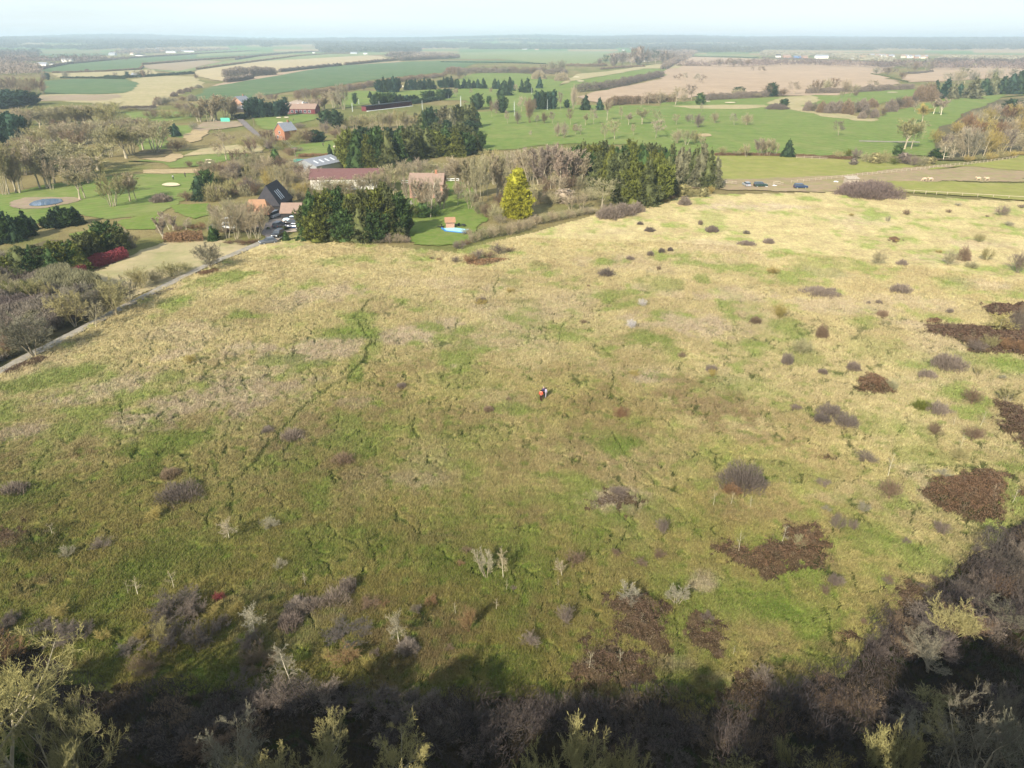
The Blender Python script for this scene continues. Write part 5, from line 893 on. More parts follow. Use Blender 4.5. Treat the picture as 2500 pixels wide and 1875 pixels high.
870 752 620 100;835 786 640 45;1075 740 600 90;1160 745 610 110;1150 835 600 110;970 842 720 60;1050 842 720 70;1205 840 760 50;1275 838 730 80;1350 836 730 70;1415 720 560 60;1520 720 500 80;1385 950 820 80;1440 962 810 80;1150 952 890 40;1500 850 700 80;1545 930 840 70;1600 700 640 50
= J|pine,ley|conifer|tree|dk,gr,bl|dark|dark tree belt behind the driving range|{o} dark evergreen in the belt behind the driving range
290 600 440 110;360 600 430 110;430 590 420 110;500 590 415 120;570 580 420 110;640 580 440 110;740 570 450 120;830 560 450 110;1000 500 395 180;1190 510 370 150;1280 500 370 120;1060 500 400 100
= J|spruce2,ley|conifer|tree|dk,bl|dark|rows of conifers far behind the driving range|{o} conifer in the rows far behind the driving range
360 420 250 90;430 420 220 90;500 420 200 100;560 420 200 100;610 410 230 90;740 385 240 70;800 385 230 70;860 385 225 70;920 385 235 70;980 380 220 70;1040 385 220 70;1100 375 240 70;1190 355 240 60;1240 355 220 60;1290 355 205 70;1340 350 190 70;1410 355 240 60;245 495 405 60
= J|pine|conifer|tree|dk|dark||dark cone-shaped tree at the left end of the driving range
40 580 420 80
= C2|shrub3,oak|bare_tree|tree|mauve,brown|mid|trees where wheat field meets golf course|{o} hazy tree on the hedge between wheat field and golf course
1290 565 490 80;1350 560 495 80;1410 555 490 80;1480 530 470 90;1560 510 460 90;1640 500 450 90;1900 470 425 80;1800 470 440 80;2000 460 420 80;2120 440 380 100;2180 430 350 110
= C3|oak,shrub3|bare_tree|tree|brown,mauve,grey|mid|trees of the long far hedge above the golf course|{o} tree in the long far hedge above the golf course
500 460 360 120;560 460 350 110;620 455 380 90;700 410 350 90;780 410 345 90;860 410 345 90;940 412 345 90;1020 412 345 90;1100 415 350 90;1180 415 350 90;1260 415 330 90;1340 400 300 110;1420 400 290 120;1400 420 350 100
= C3|shrub3,oak,pine|bare_tree|tree|mauve,brown,mauve,dk|mid|trees around the far farm above the golf course|{o} hazy tree near the far white farm above the golf course
1740 350 280 60;1800 350 250 70;1860 350 240 80;1930 345 210 90;2000 345 190 100;2070 340 180 100;2140 340 190 100;2210 330 210 90;2290 330 220 90;2360 320 230 80
= V|shrub3,pine,oak|bare_tree|tree|mauve,brown,grey,bl|mid|single trees around the far left fields|{o} far tree beside the left-hand green fields
715 490 410 90;940 420 390 50;1250 490 425 60;1320 488 455 50;1380 488 415 50;1455 480 400 50;1500 480 400 45;1550 480 400 60;1610 470 400 70;480 520 440 70;520 510 430 60;560 520 470 70
= V|shrub,shrub3|bare_tree|tree|brown,grey,mauve|mid|dark bushes on the hedge between stubble and rough pasture|{o} dark bush on the hedge beside the wide wheat field
1880 690 640 90;1950 660 610 90;2020 640 590 90;2080 620 575 90;2150 600 560 80;1720 780 690 110;1800 780 700 110;1880 760 690 110;1980 740 680 110;2080 740 660 110;2120 500 440 60
= C5|shrub|low_shrub|shrub|dm|mid||huge mauve-pink domed thicket on the paddock edge
880 1488 1308 540
"""
MEADOWP = """
= M|shrub3|bush|shrub|khaki||upright olive bush with mauve tips in the upper right meadow
1220 430 305 115
= M|shrub3,shrub|bush|shrub|khaki,brown|pair of bushes at the upper right of the meadow|{o} bush of the pair at the upper right of the meadow
1700 430 300 130;1800 395 280 100
= M|shrub2|bush|shrub|khaki,olive|small olive bushes right of the paired bushes|{o} small olive bush just right of the paired bushes
1950 395 280 100;1855 450 400 120
= M|shrub3|bush|shrub|mauve||dark mauve bush cut by the right frame edge
2160 490 310 150
= M|shrub2|bush|shrub|olive,mauve,grey|bushes near the right end of the top fence|{o} bush in the meadow near the right end of the fence
2060 90 0 110;2105 155 110 70;2190 35 0 60;1905 270 190 80
= M|shrub2|bush|shrub|brown,grey,ochre|little bushes in the bright top of the meadow|{o} little bush in the bright top strip of the meadow
1415 80 25 60;1290 125 70 40;1700 65 30 50;1765 20 -10 50;1045 85 55 40;25 145 105 40;335 210 178 50;1635 340 310 55;1350 262 240 35;1960 95 75 30
= M|shrub|low_shrub|shrub|mauve|low dark mauve thickets scattered in the right meadow|{o} low dark mauve thicket in the upper right meadow
105 198 165 90;340 290 245 130;485 275 230 80;840 640 562 290;1370 615 535 150;1385 425 375 80;1230 680 645 50;1160 680 650 30
= M|shrub3|bush|shrub|ochre,ochre,khaki|small ochre bushes of the upper meadow|{o} small ochre-tinged bush in the middle right meadow
515 490 415 100;700 1048 890 160;555 795 665 130
= M|shrub|low_shrub|shrub|mauve,brown|small mauve bushes of the middle right meadow|{o} small mauve bush in the middle right meadow
395 820 755 90;610 1100 1010 80;840 920 820 85;1250 775 715 80;1055 1140 1070 100;670 1410 1355 90;100 1150 1090 80;850 1165 1120 70;1710 745 710 50
= M|birch|bare_tree|tree|yel||yellow-twigged birch rising from the right-hand brambles
2030 880 690 240
= M|willowbush|bush|shrub|yel,olive|yellow willow bushes in the right-hand brambles|{o} yellow-twigged bush at the foot of the yellow birch
1965 1015 870 160;1930 880 800 80
= M|shrub3|bush|shrub|brown,mauve,rust|dark bushes among the right-hand brambles|{o} dark bush among the right-hand brambles
1880 1020 900 130;2080 1020 890 160;2190 1040 910 120;2140 900 690 140;2200 830 650 120;1830 960 880 90
= M|shrub|low_shrub|shrub|mauve|mauve thickets under the long bramble|{o} mauve thicket below the long bramble tongue
1700 1150 1005 250;1560 1195 1110 140;1640 1110 1000 120
= M|shrub|low_shrub|shrub|dmauve|dark sprawling thickets on the right of the meadow|{o} dark sprawling thicket in the right meadow
900 1470 1375 200;1010 1540 1420 190;840 1500 1420 110
= M|shrub3|bush|shrub|khaki||white-stemmed grey bush at the right end of the small bramble
1310 1280 1170 120
= M|shrub3,vase2|bush|shrub|brown,olive,grey|open twiggy bushes at the right side|{o} open twiggy bush at the right side of the meadow
1850 1390 1225 140;2080 1350 1205 160;1900 1170 1090 80;2060 1200 1150 70
= M|shrub|low_shrub|shrub|moss,mauve|mossy low thicket at the right|{o} half of the flat mossy thicket at the right
1620 1450 1340 200;1520 1420 1350 150
= N|shrub2,shrub3|bush|shrub|mauve,brown,olive|twiggy bushes in the right meadow below the mossy thicket|{o} twiggy bush below the flat mossy thicket
1600 200 70 120;1865 250 110 160;1770 370 250 130;1140 400 275 170;1900 180 130 90
= N|sapling|bare_tree|tree|silver,tan|thin pale saplings in the right meadow|{o} thin pale sapling in the right meadow
1900 130 20 60;1775 285 170 60;1285 480 320 90;1730 120 40 50;2120 640 520 60;2000 620 520 60
= N|shrub3|bush|shrub|brown||round-headed thin bush on visible stems in the right meadow
1290 660 460 160
= N|shrub|low_shrub|shrub|dmauve||large domed dark purple-grey blackthorn in the right meadow
315 615 365 370
= N|shrub|low_shrub|shrub|rust||reddish low growth at the foot of the purple dome
240 600 520 130
= N|sapling|bare_tree|tree|tan|saplings beside the purple dome|{o} thin sapling standing beside the purple dome
110 655 550 60;222 655 560 60;610 530 480 40;370 680 600 50
= N|shrub2|bush|shrub|mauve,grey|faint bushes in the middle right meadow|{o} faint small bush in the middle right meadow
1120 720 620 100;870 720 680 80;850 560 470 110;940 850 700 120;1050 850 740 80;1410 930 870 70;1640 880 750 130;1900 1010 920 120;1980 860 790 90;1660 480 410 120
= N|sapling|bare_tree|tree|silver|dead pale saplings in the central bramble|{o} pale bare sapling rising from the central bramble
565 900 780 70;290 970 830 70
= N|shrub3|bush|shrub|khaki||twiggy bush growing out of the central bramble
690 970 830 130
= N|shrub3|bush|shrub|brown,mauve|small thin bushes right of centre low in the meadow|{o} small thin bush in the lower right meadow
920 1230 1100 90;1290 1200 1130 90;860 1290 1190 90;1600 1200 1130 90;1520 1250 1190 80;1120 1480 1420 60
= E|shrub|low_shrub|shrub|dmauve,mauve|small dark thickets in the upper centre of the meadow|{o} small dark thicket in the upper centre meadow
1285 445 395 100;1520 330 298 40;1580 315 283 40;1627 305 278 35;1410 355 328 50;1515 200 168 60;1855 202 176 80;2038 210 188 40;1465 160 140 40;1790 160 132 25
= E|shrub3|bush|shrub|white|white blossoming bushes in the open meadow|{o} small white blossoming bush in the open meadow
1475 612 555 52;1415 728 662 56
= E|shrub3|bush|shrub|rust||orange-brown bush standing alone in the middle of the meadow
1358 1225 1120 100
= E|shrub2|bush|shrub|brown,ochre|tiny bushes in the centre of the meadow|{o} tiny brown bush in the centre of the meadow
1688 890 838 50;1160 700 678 50;605 595 558 80;1565 410 365 30;1186 500 480 20;650 1180 1150 60;180 1055 1015 50;755 1120 1090 40;1855 980 920 50;1435 990 940 70;765 535 490 60
= A|shrub|low_shrub|shrub|dmauve||dark purple-grey lens-shaped thicket in the lower left meadow
775 1185 1065 230
= A|shrub|low_shrub|shrub|mauve,brown|faint low thickets in the left meadow|{o} faint low thicket in the left meadow
1265 900 855 120;1490 1000 940 110;75 1135 1090 120;740 1060 1020 90;1160 860 840 60;1735 665 635 45;2110 770 745 50;2080 290 262 50
= A|shrub3|bush|shrub|ochre|ochre bushes in the left meadow|{o} ochre-tinged bush in the left meadow
675 1245 1165 90;825 560 505 60
= A|birch|bare_tree|tree|tan||small pale-stemmed birch with a shadow in the lower left meadow
997 1305 1190 100
= A|shrub2|bush|shrub|grey,mauve|small grey bushes in the lower left meadow|{o} small grey bush in the lower left meadow
295 1400 1325 80;440 1370 1295 100;1215 1450 1385 70;1170 1280 1205 90
= P|sapling|bare_tree|tree|tan|thin saplings low in the left meadow|{o} thin tan sapling low in the left meadow
1180 450 330 110;935 520 420 120;865 500 400 50;2060 430 360 60;350 90 10 90
= P|nearsallow|bush|shrub|ochre|yellow-green sallow bushes low in the left meadow|{o} yellow-green sallow bush low on the left
425 700 540 200;700 850 740 120
= P|nearthorn|bush|shrub|dmauve,mauve,dmauve|dark thorn bushes low on the left|{o} dark thorn bush in the shaded lower left
1200 720 480 330;1320 700 520 200;1100 760 640 200;420 880 700 260;560 840 690 180;290 780 670 180;40 780 640 180;1380 900 690 260;1180 900 700 260;1500 760 660 150;100 720 610 130
= P|shrub3|bush|shrub|red||small red-leaved bush beside the thorn clump
1487 570 470 90
= P|nearsallow|bush|shrub|ochre,olive|golden sallows at the foot of the thorn clump|{o} golden sallow beside the dark thorn clump
1100 870 670 160;1440 670 550 170;1610 690 520 140;980 850 720 110
= P|birch|bare_tree|tree|silver|silver-stemmed young trees at the bottom left|{o} silver-stemmed young tree at the bottom left
1725 740 490 200;1980 1120 860 200
= P|nearthorn|bush|shrub|mauve,brown|bushes right of the silver trees|{o} grey-brown thicket in the lower left shade
1750 1060 850 260;2000 600 540 120;1700 900 760 200;900 940 820 200;1000 1080 900 240;1640 1120 980 200
= Q|shrub|low_shrub|shrub|mauve,mauve|mauve thickets sweeping across the lower meadow|{o} mauve thicket in the sweep across the lower meadow
330 620 440 240;200 640 500 200;80 660 540 200;420 500 380 120;30 760 620 180
= Q|nearthorn|low_shrub|shrub|dmauve,mauve||dark blackthorn dome behind the red-tipped bush
410 880 715 340
= Q|nearsallow|bush|shrub|ochre,rust|red and gold tipped bushes bottom centre left|{o} red-and-gold-tipped bush at the bottom left of centre
405 1040 830 240;560 1060 920 120;290 1000 870 140
= Q|birch|bare_tree|tree|silver||tall slim birch with a bent white stem in the lower meadow
770 830 540 170
= Q|shrub|low_shrub|shrub|mauve||dull mauve thicket at the foot of the bent birch
820 930 830 170
= Q|vase2|bare_tree|tree|silver||silver-grey multi-stemmed young tree in the lower centre
1350 380 170 160
= Q|birch|bare_tree|tree|tan||orange-stemmed young birch beside the silver-grey tree
1462 400 210 110
= Q|birch|bare_tree|tree|tan||orange-stemmed young birch in the lower centre right
1868 380 240 90
= Q|shrub3|bush|shrub|brown||tall brown bush against the lower centre right birch
1950 340 180 150
= Q|nearsallow|bush|shrub|rust||tall narrow bush with clinging brown leaves in the lower centre
1225 790 570 120
= Q|shrub3|bush|shrub|mauve,mauve|oval grey-mauve bushes low in the centre|{o} oval grey-mauve bush low in the centre
1880 740 560 150;1650 890 745 150
= Q|shrub2|bush|shrub|brown,mauve,rust|small bushes in the lower centre|{o} small dull bush in the lower centre of the meadow
1215 235 165 80;1175 320 280 70;980 590 490 110;1530 480 430 50;560 620 550 150;660 600 550 90;880 650 560 90;600 940 870 90;1100 900 840 80
= Q|sapling|bare_tree|tree|tan|tiny saplings in the lower centre|{o} tiny thin sapling in the lower centre
130 440 370 50;1480 480 400 40;1150 640 560 50;1410 620 550 60;1840 450 400 40;750 940 880 40
= T|shrub3|bush|shrub|brown,mauve|tall thin grey bushes in the lower right centre|{o} thin grey-brown bush in the lower right centre
1840 740 590 120;1820 900 820 110;1700 950 870 110;1530 880 820 90;1540 480 430 130
= T|vase2|bush|shrub|grey|open grey bushes above the dark bramble|{o} open grey bush above the large dark bramble
1640 1190 1050 200;1940 1200 1070 180
= Rr|shrub2|bush|shrub|mauve,brown|bushes at the edge of the lower right clearing|{o} dull bush in the lower right clearing
1770 470 350 110;1270 1140 1020 200;900 700 630 110;980 940 880 80;1670 1140 1080 160;2110 450 390 80;1560 1140 1050 100
= Rr|sapling|bare_tree|tree|silver|pale saplings rising from the large dark brambles|{o} pale sapling rising from the large dark brambles
450 690 620 50;310 960 870 70;95 1000 880 90;1070 920 860 40
"""
WOODP = """
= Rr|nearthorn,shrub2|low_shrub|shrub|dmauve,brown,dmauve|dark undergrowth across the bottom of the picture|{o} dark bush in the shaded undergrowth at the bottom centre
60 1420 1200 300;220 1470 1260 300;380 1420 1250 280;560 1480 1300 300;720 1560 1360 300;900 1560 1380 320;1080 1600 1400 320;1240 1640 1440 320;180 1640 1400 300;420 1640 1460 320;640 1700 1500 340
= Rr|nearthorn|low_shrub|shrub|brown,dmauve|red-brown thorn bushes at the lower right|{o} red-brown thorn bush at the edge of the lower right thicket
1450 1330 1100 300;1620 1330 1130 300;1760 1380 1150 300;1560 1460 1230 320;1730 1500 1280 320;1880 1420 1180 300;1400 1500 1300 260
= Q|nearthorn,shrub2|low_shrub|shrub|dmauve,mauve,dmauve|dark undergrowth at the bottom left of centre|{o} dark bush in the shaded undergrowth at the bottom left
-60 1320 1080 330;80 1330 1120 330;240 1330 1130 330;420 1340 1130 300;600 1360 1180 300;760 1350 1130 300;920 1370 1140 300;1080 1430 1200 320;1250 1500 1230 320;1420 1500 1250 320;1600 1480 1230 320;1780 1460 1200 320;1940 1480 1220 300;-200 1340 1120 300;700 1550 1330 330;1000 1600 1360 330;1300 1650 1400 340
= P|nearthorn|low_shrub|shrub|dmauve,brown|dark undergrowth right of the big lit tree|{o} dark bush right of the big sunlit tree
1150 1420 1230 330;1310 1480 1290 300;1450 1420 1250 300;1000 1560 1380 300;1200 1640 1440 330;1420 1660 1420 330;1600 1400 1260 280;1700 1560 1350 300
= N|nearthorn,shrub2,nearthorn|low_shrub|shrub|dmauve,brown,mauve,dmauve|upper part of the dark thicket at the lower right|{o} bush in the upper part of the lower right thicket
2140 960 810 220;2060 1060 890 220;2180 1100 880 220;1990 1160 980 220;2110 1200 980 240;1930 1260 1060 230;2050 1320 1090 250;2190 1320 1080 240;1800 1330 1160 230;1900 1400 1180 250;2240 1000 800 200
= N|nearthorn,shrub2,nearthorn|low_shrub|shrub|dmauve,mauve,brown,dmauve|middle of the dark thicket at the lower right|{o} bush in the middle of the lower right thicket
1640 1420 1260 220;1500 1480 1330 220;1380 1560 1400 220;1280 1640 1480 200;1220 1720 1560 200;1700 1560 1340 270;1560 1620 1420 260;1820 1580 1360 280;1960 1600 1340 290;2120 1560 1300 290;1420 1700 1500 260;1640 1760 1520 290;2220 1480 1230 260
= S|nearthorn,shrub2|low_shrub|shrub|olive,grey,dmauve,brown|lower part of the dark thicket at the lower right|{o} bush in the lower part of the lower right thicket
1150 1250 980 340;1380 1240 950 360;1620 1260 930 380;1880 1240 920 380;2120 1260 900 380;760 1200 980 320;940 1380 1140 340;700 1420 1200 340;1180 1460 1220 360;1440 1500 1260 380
= S|nearsallow|bush|shrub|nk||yellow-flecked sallow crown lit above the lower right thicket
1560 620 140 480
= S|nearsallow|bush|shrub|nk,ochre|sallows along the bottom right edge|{o} yellowish sallow bush along the bottom right edge
60 1760 1420 330;820 1900 1330 420;1060 1900 1250 330;500 1900 1600 420
= P|nearash|bare_tree|tree|ny|pale||large sunlit lichen-yellow bare tree filling the bottom left corner
230 1900 740 1000
= P|nearash2|bare_tree|tree|nk|pale||second bare tree with pale limbs leaning right of the corner tree
520 2150 1180 700
= P|nearsallow|bush|shrub|rust||orange-brown tree crown behind the bottom left corner tree
40 1120 770 330
= P|evbush|evergreen_shrub|shrub|lime||ivy-green growth at the foot of the corner tree
130 1760 1420 240
= Q|nearash2,nearash|bare_tree|tree|nk,ny|pale|pair of sunlit bare crowns at the bottom left of centre|{o} sunlit bare crown at the bottom edge left of centre
160 2150 1200 900;800 2050 1390 560
= P|nearash|bare_tree|tree|ng|mid||greyish bare crown at the bottom edge right of the corner tree
1660 2100 1330 620
= Rr|nearsallow|bush|shrub|nk,nk|catkin-covered sallow crowns along the bottom edge|{o} catkin-covered sallow crown at the bottom edge
40 1980 1360 420;330 2000 1510 330;1400 1760 1480 200;1100 1900 1560 420;1700 1880 1640 380;-200 2050 1520 400
= S|nearash,nearash2|bare_tree|tree|ng,ng|mid|pale grey bare crowns at the bottom right corner|{o} pale grey bare crown at the bottom right corner
1500 2300 1060 900;2050 2300 1080 900;1900 1750 950 500
= N|nearash2|bare_tree|tree|ng|mid|pale lit branches emerging from the right thicket|{o} pale lit crown emerging from the lower right thicket
1560 1800 1540 400;2120 1500 1310 330
"""
RNG = random.Random(11)
def place(data, relief):
    for blk in data.strip().split('\n='):
        head, body = blk.lstrip('= ').split('\n', 1); hd = head.split('|')
        if relief and len(hd) == 7: hd = hd[:5] + ['mid'] + hd[5:]      # no bark column
        if relief and len(hd) == 6: hd = hd[:5] + ['mid', ''] + hd[5:]
        t, keys, name, cat, cols, bark, group, lab = hd
        keys = keys.split(','); cols = cols.split(','); its = []
        for s in body.replace('\n', ';').split(';'):
            if s.strip(): its.append(tuple(map(float, s.split()[:4])))
        its.sort(key=lambda q: q[0]); n = len(its)
        for i, (x, yb, yt, wd) in enumerate(its):
            px, pyb = src(t, x, yb); _, pyt = src(t, x, yt); sc = TAG[t][2]; k = keys[i % len(keys)]; p = gp(px, pyb)
            if k[:5] in ('shrub', 'nears', 'neart', 'evbus', 'willo'):                 # the pixel is the near rim of the bush, not its middle
                pyb -= .38 * wd * sc * H_CAM / math.hypot(H_CAM, p[1]); p = gp(px, max(pyb, pyt + 3))
            pyt += min((.2 if 'near' in k else .10 if k == 'shrub' else .32) * wd * sc * H_CAM / math.hypot(H_CAM, p[1]), .35 * (pyb - pyt)) if not k[:3] in ('ley', 'spr', 'con', 'sap') else 0
            h = max(.25, height_at(p, pyt)) * (RNG.uniform(.86, 1.08) if k[:3] in ('ley', 'spr') and n > 5 else 1)
            w_ = wd * sc * depth_of(p) / F
            if k[:3] in ('ley', 'spr') and n > 4 and not relief: w_ *= 1.4
            if relief and k[:5] == 'shrub': h = max(h, .42 * w_) if w_ < 4 else h
            if t == 'C1' and 'golf wood' in lab and 'conifer' not in name: w_ *= 1.2
            if p[1] < 300: p[2] = float(gz(p[0], p[1])[1][0]) - .05
            if k in ('shrub', 'shrub2') and h > w_ * 1.1: h = w_ * 1.1
            if k == 'shrub' and w_ > h * 4.5: pass
            b = bark; nm = {'oak': 'oak_tree', 'oak2': 'oak_tree', 'poplar': 'poplar_tree', 'birch': 'birch_tree', 'sapling': 'sapling', 'vase2': 'willow_tree'}.get(k, name) if name == 'bare_tree' else name
            if k == 'sapling' or (k == 'birch' and relief): b = 'white'
            if k == 'shrub' and w_ > 2.6:
                L2 = lab.replace('{o} ', ordn(i, n) + ' ').strip() if n > 1 else lab.replace('{o} ', ''); big_dome(nm, p, h, w_, cols[(i * 7 + i // 3) % len(cols)], L2, cat, group or None, RNG); continue
            plant(nm, k, p, h, w_, cols[(i * 7 + i // 3) % len(cols)], cat, lab.replace('{o} ', ordn(i, n) + ' ').strip().replace('  ', ' ') if n > 1 else lab.replace('{o} ', ''), group or None, b, RNG, parts=(px > -200 and h * F / depth_of(p) > 18))
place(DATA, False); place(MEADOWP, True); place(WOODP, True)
# ------------------------------------------------------------------ hedges, brambles, distant woods
def tri_cloud(rng, P, size, asp=.45, up=0.0):
    n = len(P); d = nrm(rng.normal(0, 1, (n, 3)) + np.array([0, 0, up])); w = nrm(np.cross(d, rng.normal(0, 1, (n, 3)))); s = (np.ones(n) * size * rng.uniform(.6, 1.4, n))[:, None]
    V = np.stack([P - w * s * asp, P + d * s, P + w * s * asp, P - d * s * .5], 1).reshape(-1, 3); return V, np.arange(len(V)).reshape(-1, 4)
def hedge(t, pts, h, wd, col, label, name='hedge', cat='hedge', group=None, dens=1.0, mat=None, up=.6):
    rng = np.random.default_rng(int(abs(pts[0][0]) + pts[0][1]) + 3); Q = np.array([at(t, *p) for p in pts]); seg = np.diff(Q, axis=0); L_ = np.hypot(seg[:, 0], seg[:, 1]); tot = L_.sum(); c0 = Q.mean(0); dist = np.hypot(*c0[:2])
    sz = max(h * .06, dist / 704 * .42); n = int(min(30000, max(200, dens * 2.6 * tot * (h * 2 + wd) / (sz * sz)))); u = np.sort(rng.random(n)) * tot; cum = np.concatenate([[0], np.cumsum(L_)])
    i = np.clip(np.searchsorted(cum, u) - 1, 0, len(L_) - 1); f = ((u - cum[i]) / L_[i])[:, None]; P = Q[i] * (1 - f) + Q[i + 1] * f; nn = np.stack([-seg[i, 1], seg[i, 0]], -1) / L_[i][:, None]
    hh = h * (.55 + .8 * fbm(u, u * 0, h * 1.6, 3, 3)); a = rng.uniform(0, math.pi, n); rr = rng.uniform(.45, 1.05, n)
    P = P.copy(); P[:, :2] += nn * (np.cos(a) * rr * wd / 2)[:, None]; P[:, 2] = np.abs(np.sin(a)) ** .7 * rr * hh * .92
    o = link(name, mesh_np(name, *(lambda r: (r[0] - c0 * [1, 1, 0], [r[1]]))(tri_cloud(rng, P, sz, .35, up))), mat or M_TWIG, None, (c0[0], c0[1], 0), 0, COL[col]); return tag(o, label, cat, group)
HG = 'field hedges'
hedge('C1', [(340, 382), (560, 338), (1100, 286), (1700, 248), (2212, 222)], 5, 5, 'dmauve', 'long dark hedge along the top edge of the long far-left green field', group=HG)
hedge('C1', [(1200, 340), (1700, 300), (2212, 265)], 4, 4, 'brown', 'dark hedge between the long far-left green field and the fallow strip', group=HG)
hedge('C1', [(440, 408), (600, 408), (900, 398), (1180, 380), (1210, 355)], 3, 3, 'brown', 'thin hedge under the long far-left green field', group=HG)
hedge('C1', [(510, 455), (840, 456), (1060, 462)], 3, 2, 'dk', 'clipped dark hedge on the far edge of the left green field', group=HG)
hedge('C1', [(880, 450), (1050, 452), (1280, 440), (1640, 416)], 4, 4, 'dk', 'dark hedge beside the far-left farm clump', group=HG)
hedge('C2', [(0, 384), (240, 350), (480, 318), (850, 268), (1100, 250), (1300, 248)], 4, 3, 'brown', 'hedge along the upper edge of the wide stubble field', group=HG)
hedge('C2', [(230, 448), (300, 445), (420, 440), (660, 425)], 14, 12, 'mauve', 'thick belt of bare scrub in the middle of the stubble field', group=HG)
hedge('C2', [(240, 492), (360, 480), (470, 455)], 7, 6, 'mauve', 'low scrub in front of the thick stubble-field belt', group=HG)
hedge('C2', [(700, 402), (850, 385), (1000, 370), (1220, 348)], 6, 5, 'mauve', 'hedge between the stubble field and the pale margin', group=HG)
hedge('C2', [(1250, 343), (1400, 330), (1560, 312), (1700, 302)], 6, 5, 'brown', 'right-hand end of the hedge above the wheat field', group=HG)
hedge('C2', [(1720, 306), (1850, 300), (2000, 294), (2212, 286)], 12, 12, 'mauve', 'bushy hedge beyond the wheat field in the centre', group=HG)
hedge('C2', [(330, 300), (520, 268), (800, 240), (1000, 232), (1300, 245)], 5, 4, 'dmauve', 'dark hedge far beyond the stubble field', group=HG)
hedge('C2', [(830, 600), (1000, 590), (1250, 560), (1500, 520), (1800, 470), (2100, 440)], 6, 6, 'brown', 'bushy hedge between wheat field and golf course', group=HG)
hedge('C3', [(400, 318), (700, 322), (1000, 326), (1290, 334)], 2.2, 2, 'dk', 'thin dark hedge across the thin green far field', group=HG)
hedge('C3', [(460, 400), (640, 412), (900, 410), (1200, 412), (1460, 420)], 9, 12, 'mauve', 'long thick mauve hedge above the golf course', group=HG)
hedge('C3', [(1460, 352), (1700, 355), (1800, 350)], 6, 6, 'brown', 'short hedge left of the far white farm', group=HG)
hedge('C4', [(20, 572), (200, 555), (400, 520), (560, 480), (750, 440)], 9, 9, 'dmauve', 'dark hedge between golf course and ploughed field', group=HG)
hedge('C4', [(760, 380), (820, 345), (880, 310), (950, 285)], 13, 12, 'mauve', 'tall hedge running away beside the ploughed field', group=HG)
hedge('C4', [(870, 348), (1000, 348), (1160, 350)], 2.5, 2, 'brown', 'thin hedge inside the ploughed field left of the copse', group=HG)
hedge('C4', [(230, 380), (420, 365), (600, 358)], 4, 5, 'brown', 'low bushes on the rough bank of the far golf hole', group=HG)
hedge('C4', [(1100, 645), (1300, 628), (1500, 618), (1620, 608), (1750, 605)], 6, 5, 'mauve', 'mauve hedge between the fairway and the ploughed field', group=HG)
hedge('C4', [(290, 690), (420, 672), (640, 660), (860, 655)], 7, 6, 'brown', 'brown hedge at the left foot of the ploughed field', group=HG)
hedge('C5', [(370, 585), (600, 582), (820, 568), (1050, 555), (1270, 548)], 6, 6, 'mauve', 'long mauve hedge over the upper right fairway', group=HG)
hedge('C5', [(920, 420), (1000, 432), (1100, 455), (1230, 490)], 1.6, 1.6, 'oldgr', 'thin green hedge running down the right ploughed field', group=HG)
hedge('C5', [(1210, 415), (1300, 415), (1440, 400)], 3, 4, 'dmauve', 'low bank hedge under the hollow trees', group=HG)
hedge('C5', [(0, 282), (300, 292), (600, 306), (900, 320), (1100, 328)], 3, 3, 'dmauve', 'hedge between the village and the ploughed field', group=HG)
hedge('C5', [(1450, 320), (1700, 325), (2212, 332), (2500, 335)], 12, 16, 'dmauve', 'dark tree-lined hedge at the far right of the ploughed field', group=HG)
hedge('C4', [(960, 268), (1250, 272), (1560, 284)], 2, 2, 'dk', 'thin hedge between far green strip and ploughed field', group=HG)
hedge('C4', [(1190, 1108), (1500, 1108), (1740, 1112), (2080, 1130), (2212, 1135), (2350, 1145)], 1.6, 2, 'brk', 'low rusty hedge behind the paddock', group=HG)
hedge('J', [(800, 580), (950, 560), (1100, 535), (1240, 520)], 4, 4, 'dk', 'dark hedge running right from the driving range building', group=HG)
hedge('C2', [(860, 1120), (1000, 1112), (1110, 1115)], 1.6, 2, 'rust', 'rust-brown clipped hedge below the small putting green', group=HG)
hedge('L', [(1400, 310), (1560, 312), (1720, 300)], 3, 3, 'rust', 'rusty beech hedge left of the farm yard', group=HG)
hedge('K', [(100, 870), (400, 880), (700, 870), (950, 870)], 1.2, 1.5, 'brown', 'thin garden hedge in front of the cars in the yard', group=HG)
hedge('L', [(560, 668), (640, 610), (700, 560)], 2.2, 3, 'red', 'shaded red dogwood at the left end of the dogwood bed', 'dogwood_bush', 'shrub', 'red dogwood thickets', 1.2, up=3)
hedge('L', [(680, 560), (760, 540), (880, 500), (980, 470), (1055, 445)], 2.8, 3.4, 'red', 'bright red-stemmed dogwood strip below the dark conifers', 'dogwood_bush', 'shrub', 'red dogwood thickets', 1.4, up=3)
hedge('L', [(1000, 900), (1120, 850), (1300, 780), (1480, 710)], .5, 2.2, 'dmauve', 'low dark brambly hedge on the near side of the track', group=HG)
hedge('L', [(420, 1260), (600, 1180), (760, 1110), (820, 1080)], .4, 2.0, 'dmauve', 'dull low brambles on the near verge at the left', group=HG)
hedge('L', [(60, 1440), (180, 1370), (300, 1330), (380, 1300)], .7, 2.4, 'brk2', 'red-brown brambles at the foot of the big track tree', group=HG)
hedge('L', [(1680, 600), (1760, 585), (1830, 565)], 1.0, 2.4, 'brk', 'small rusty brambles under the grey track tree', group=HG)
hedge('C1', [(1010, 720), (1200, 715), (1320, 708)], 3, 4, 'dmauve', 'dark hedge at the near edge of the rough pasture', group=HG)

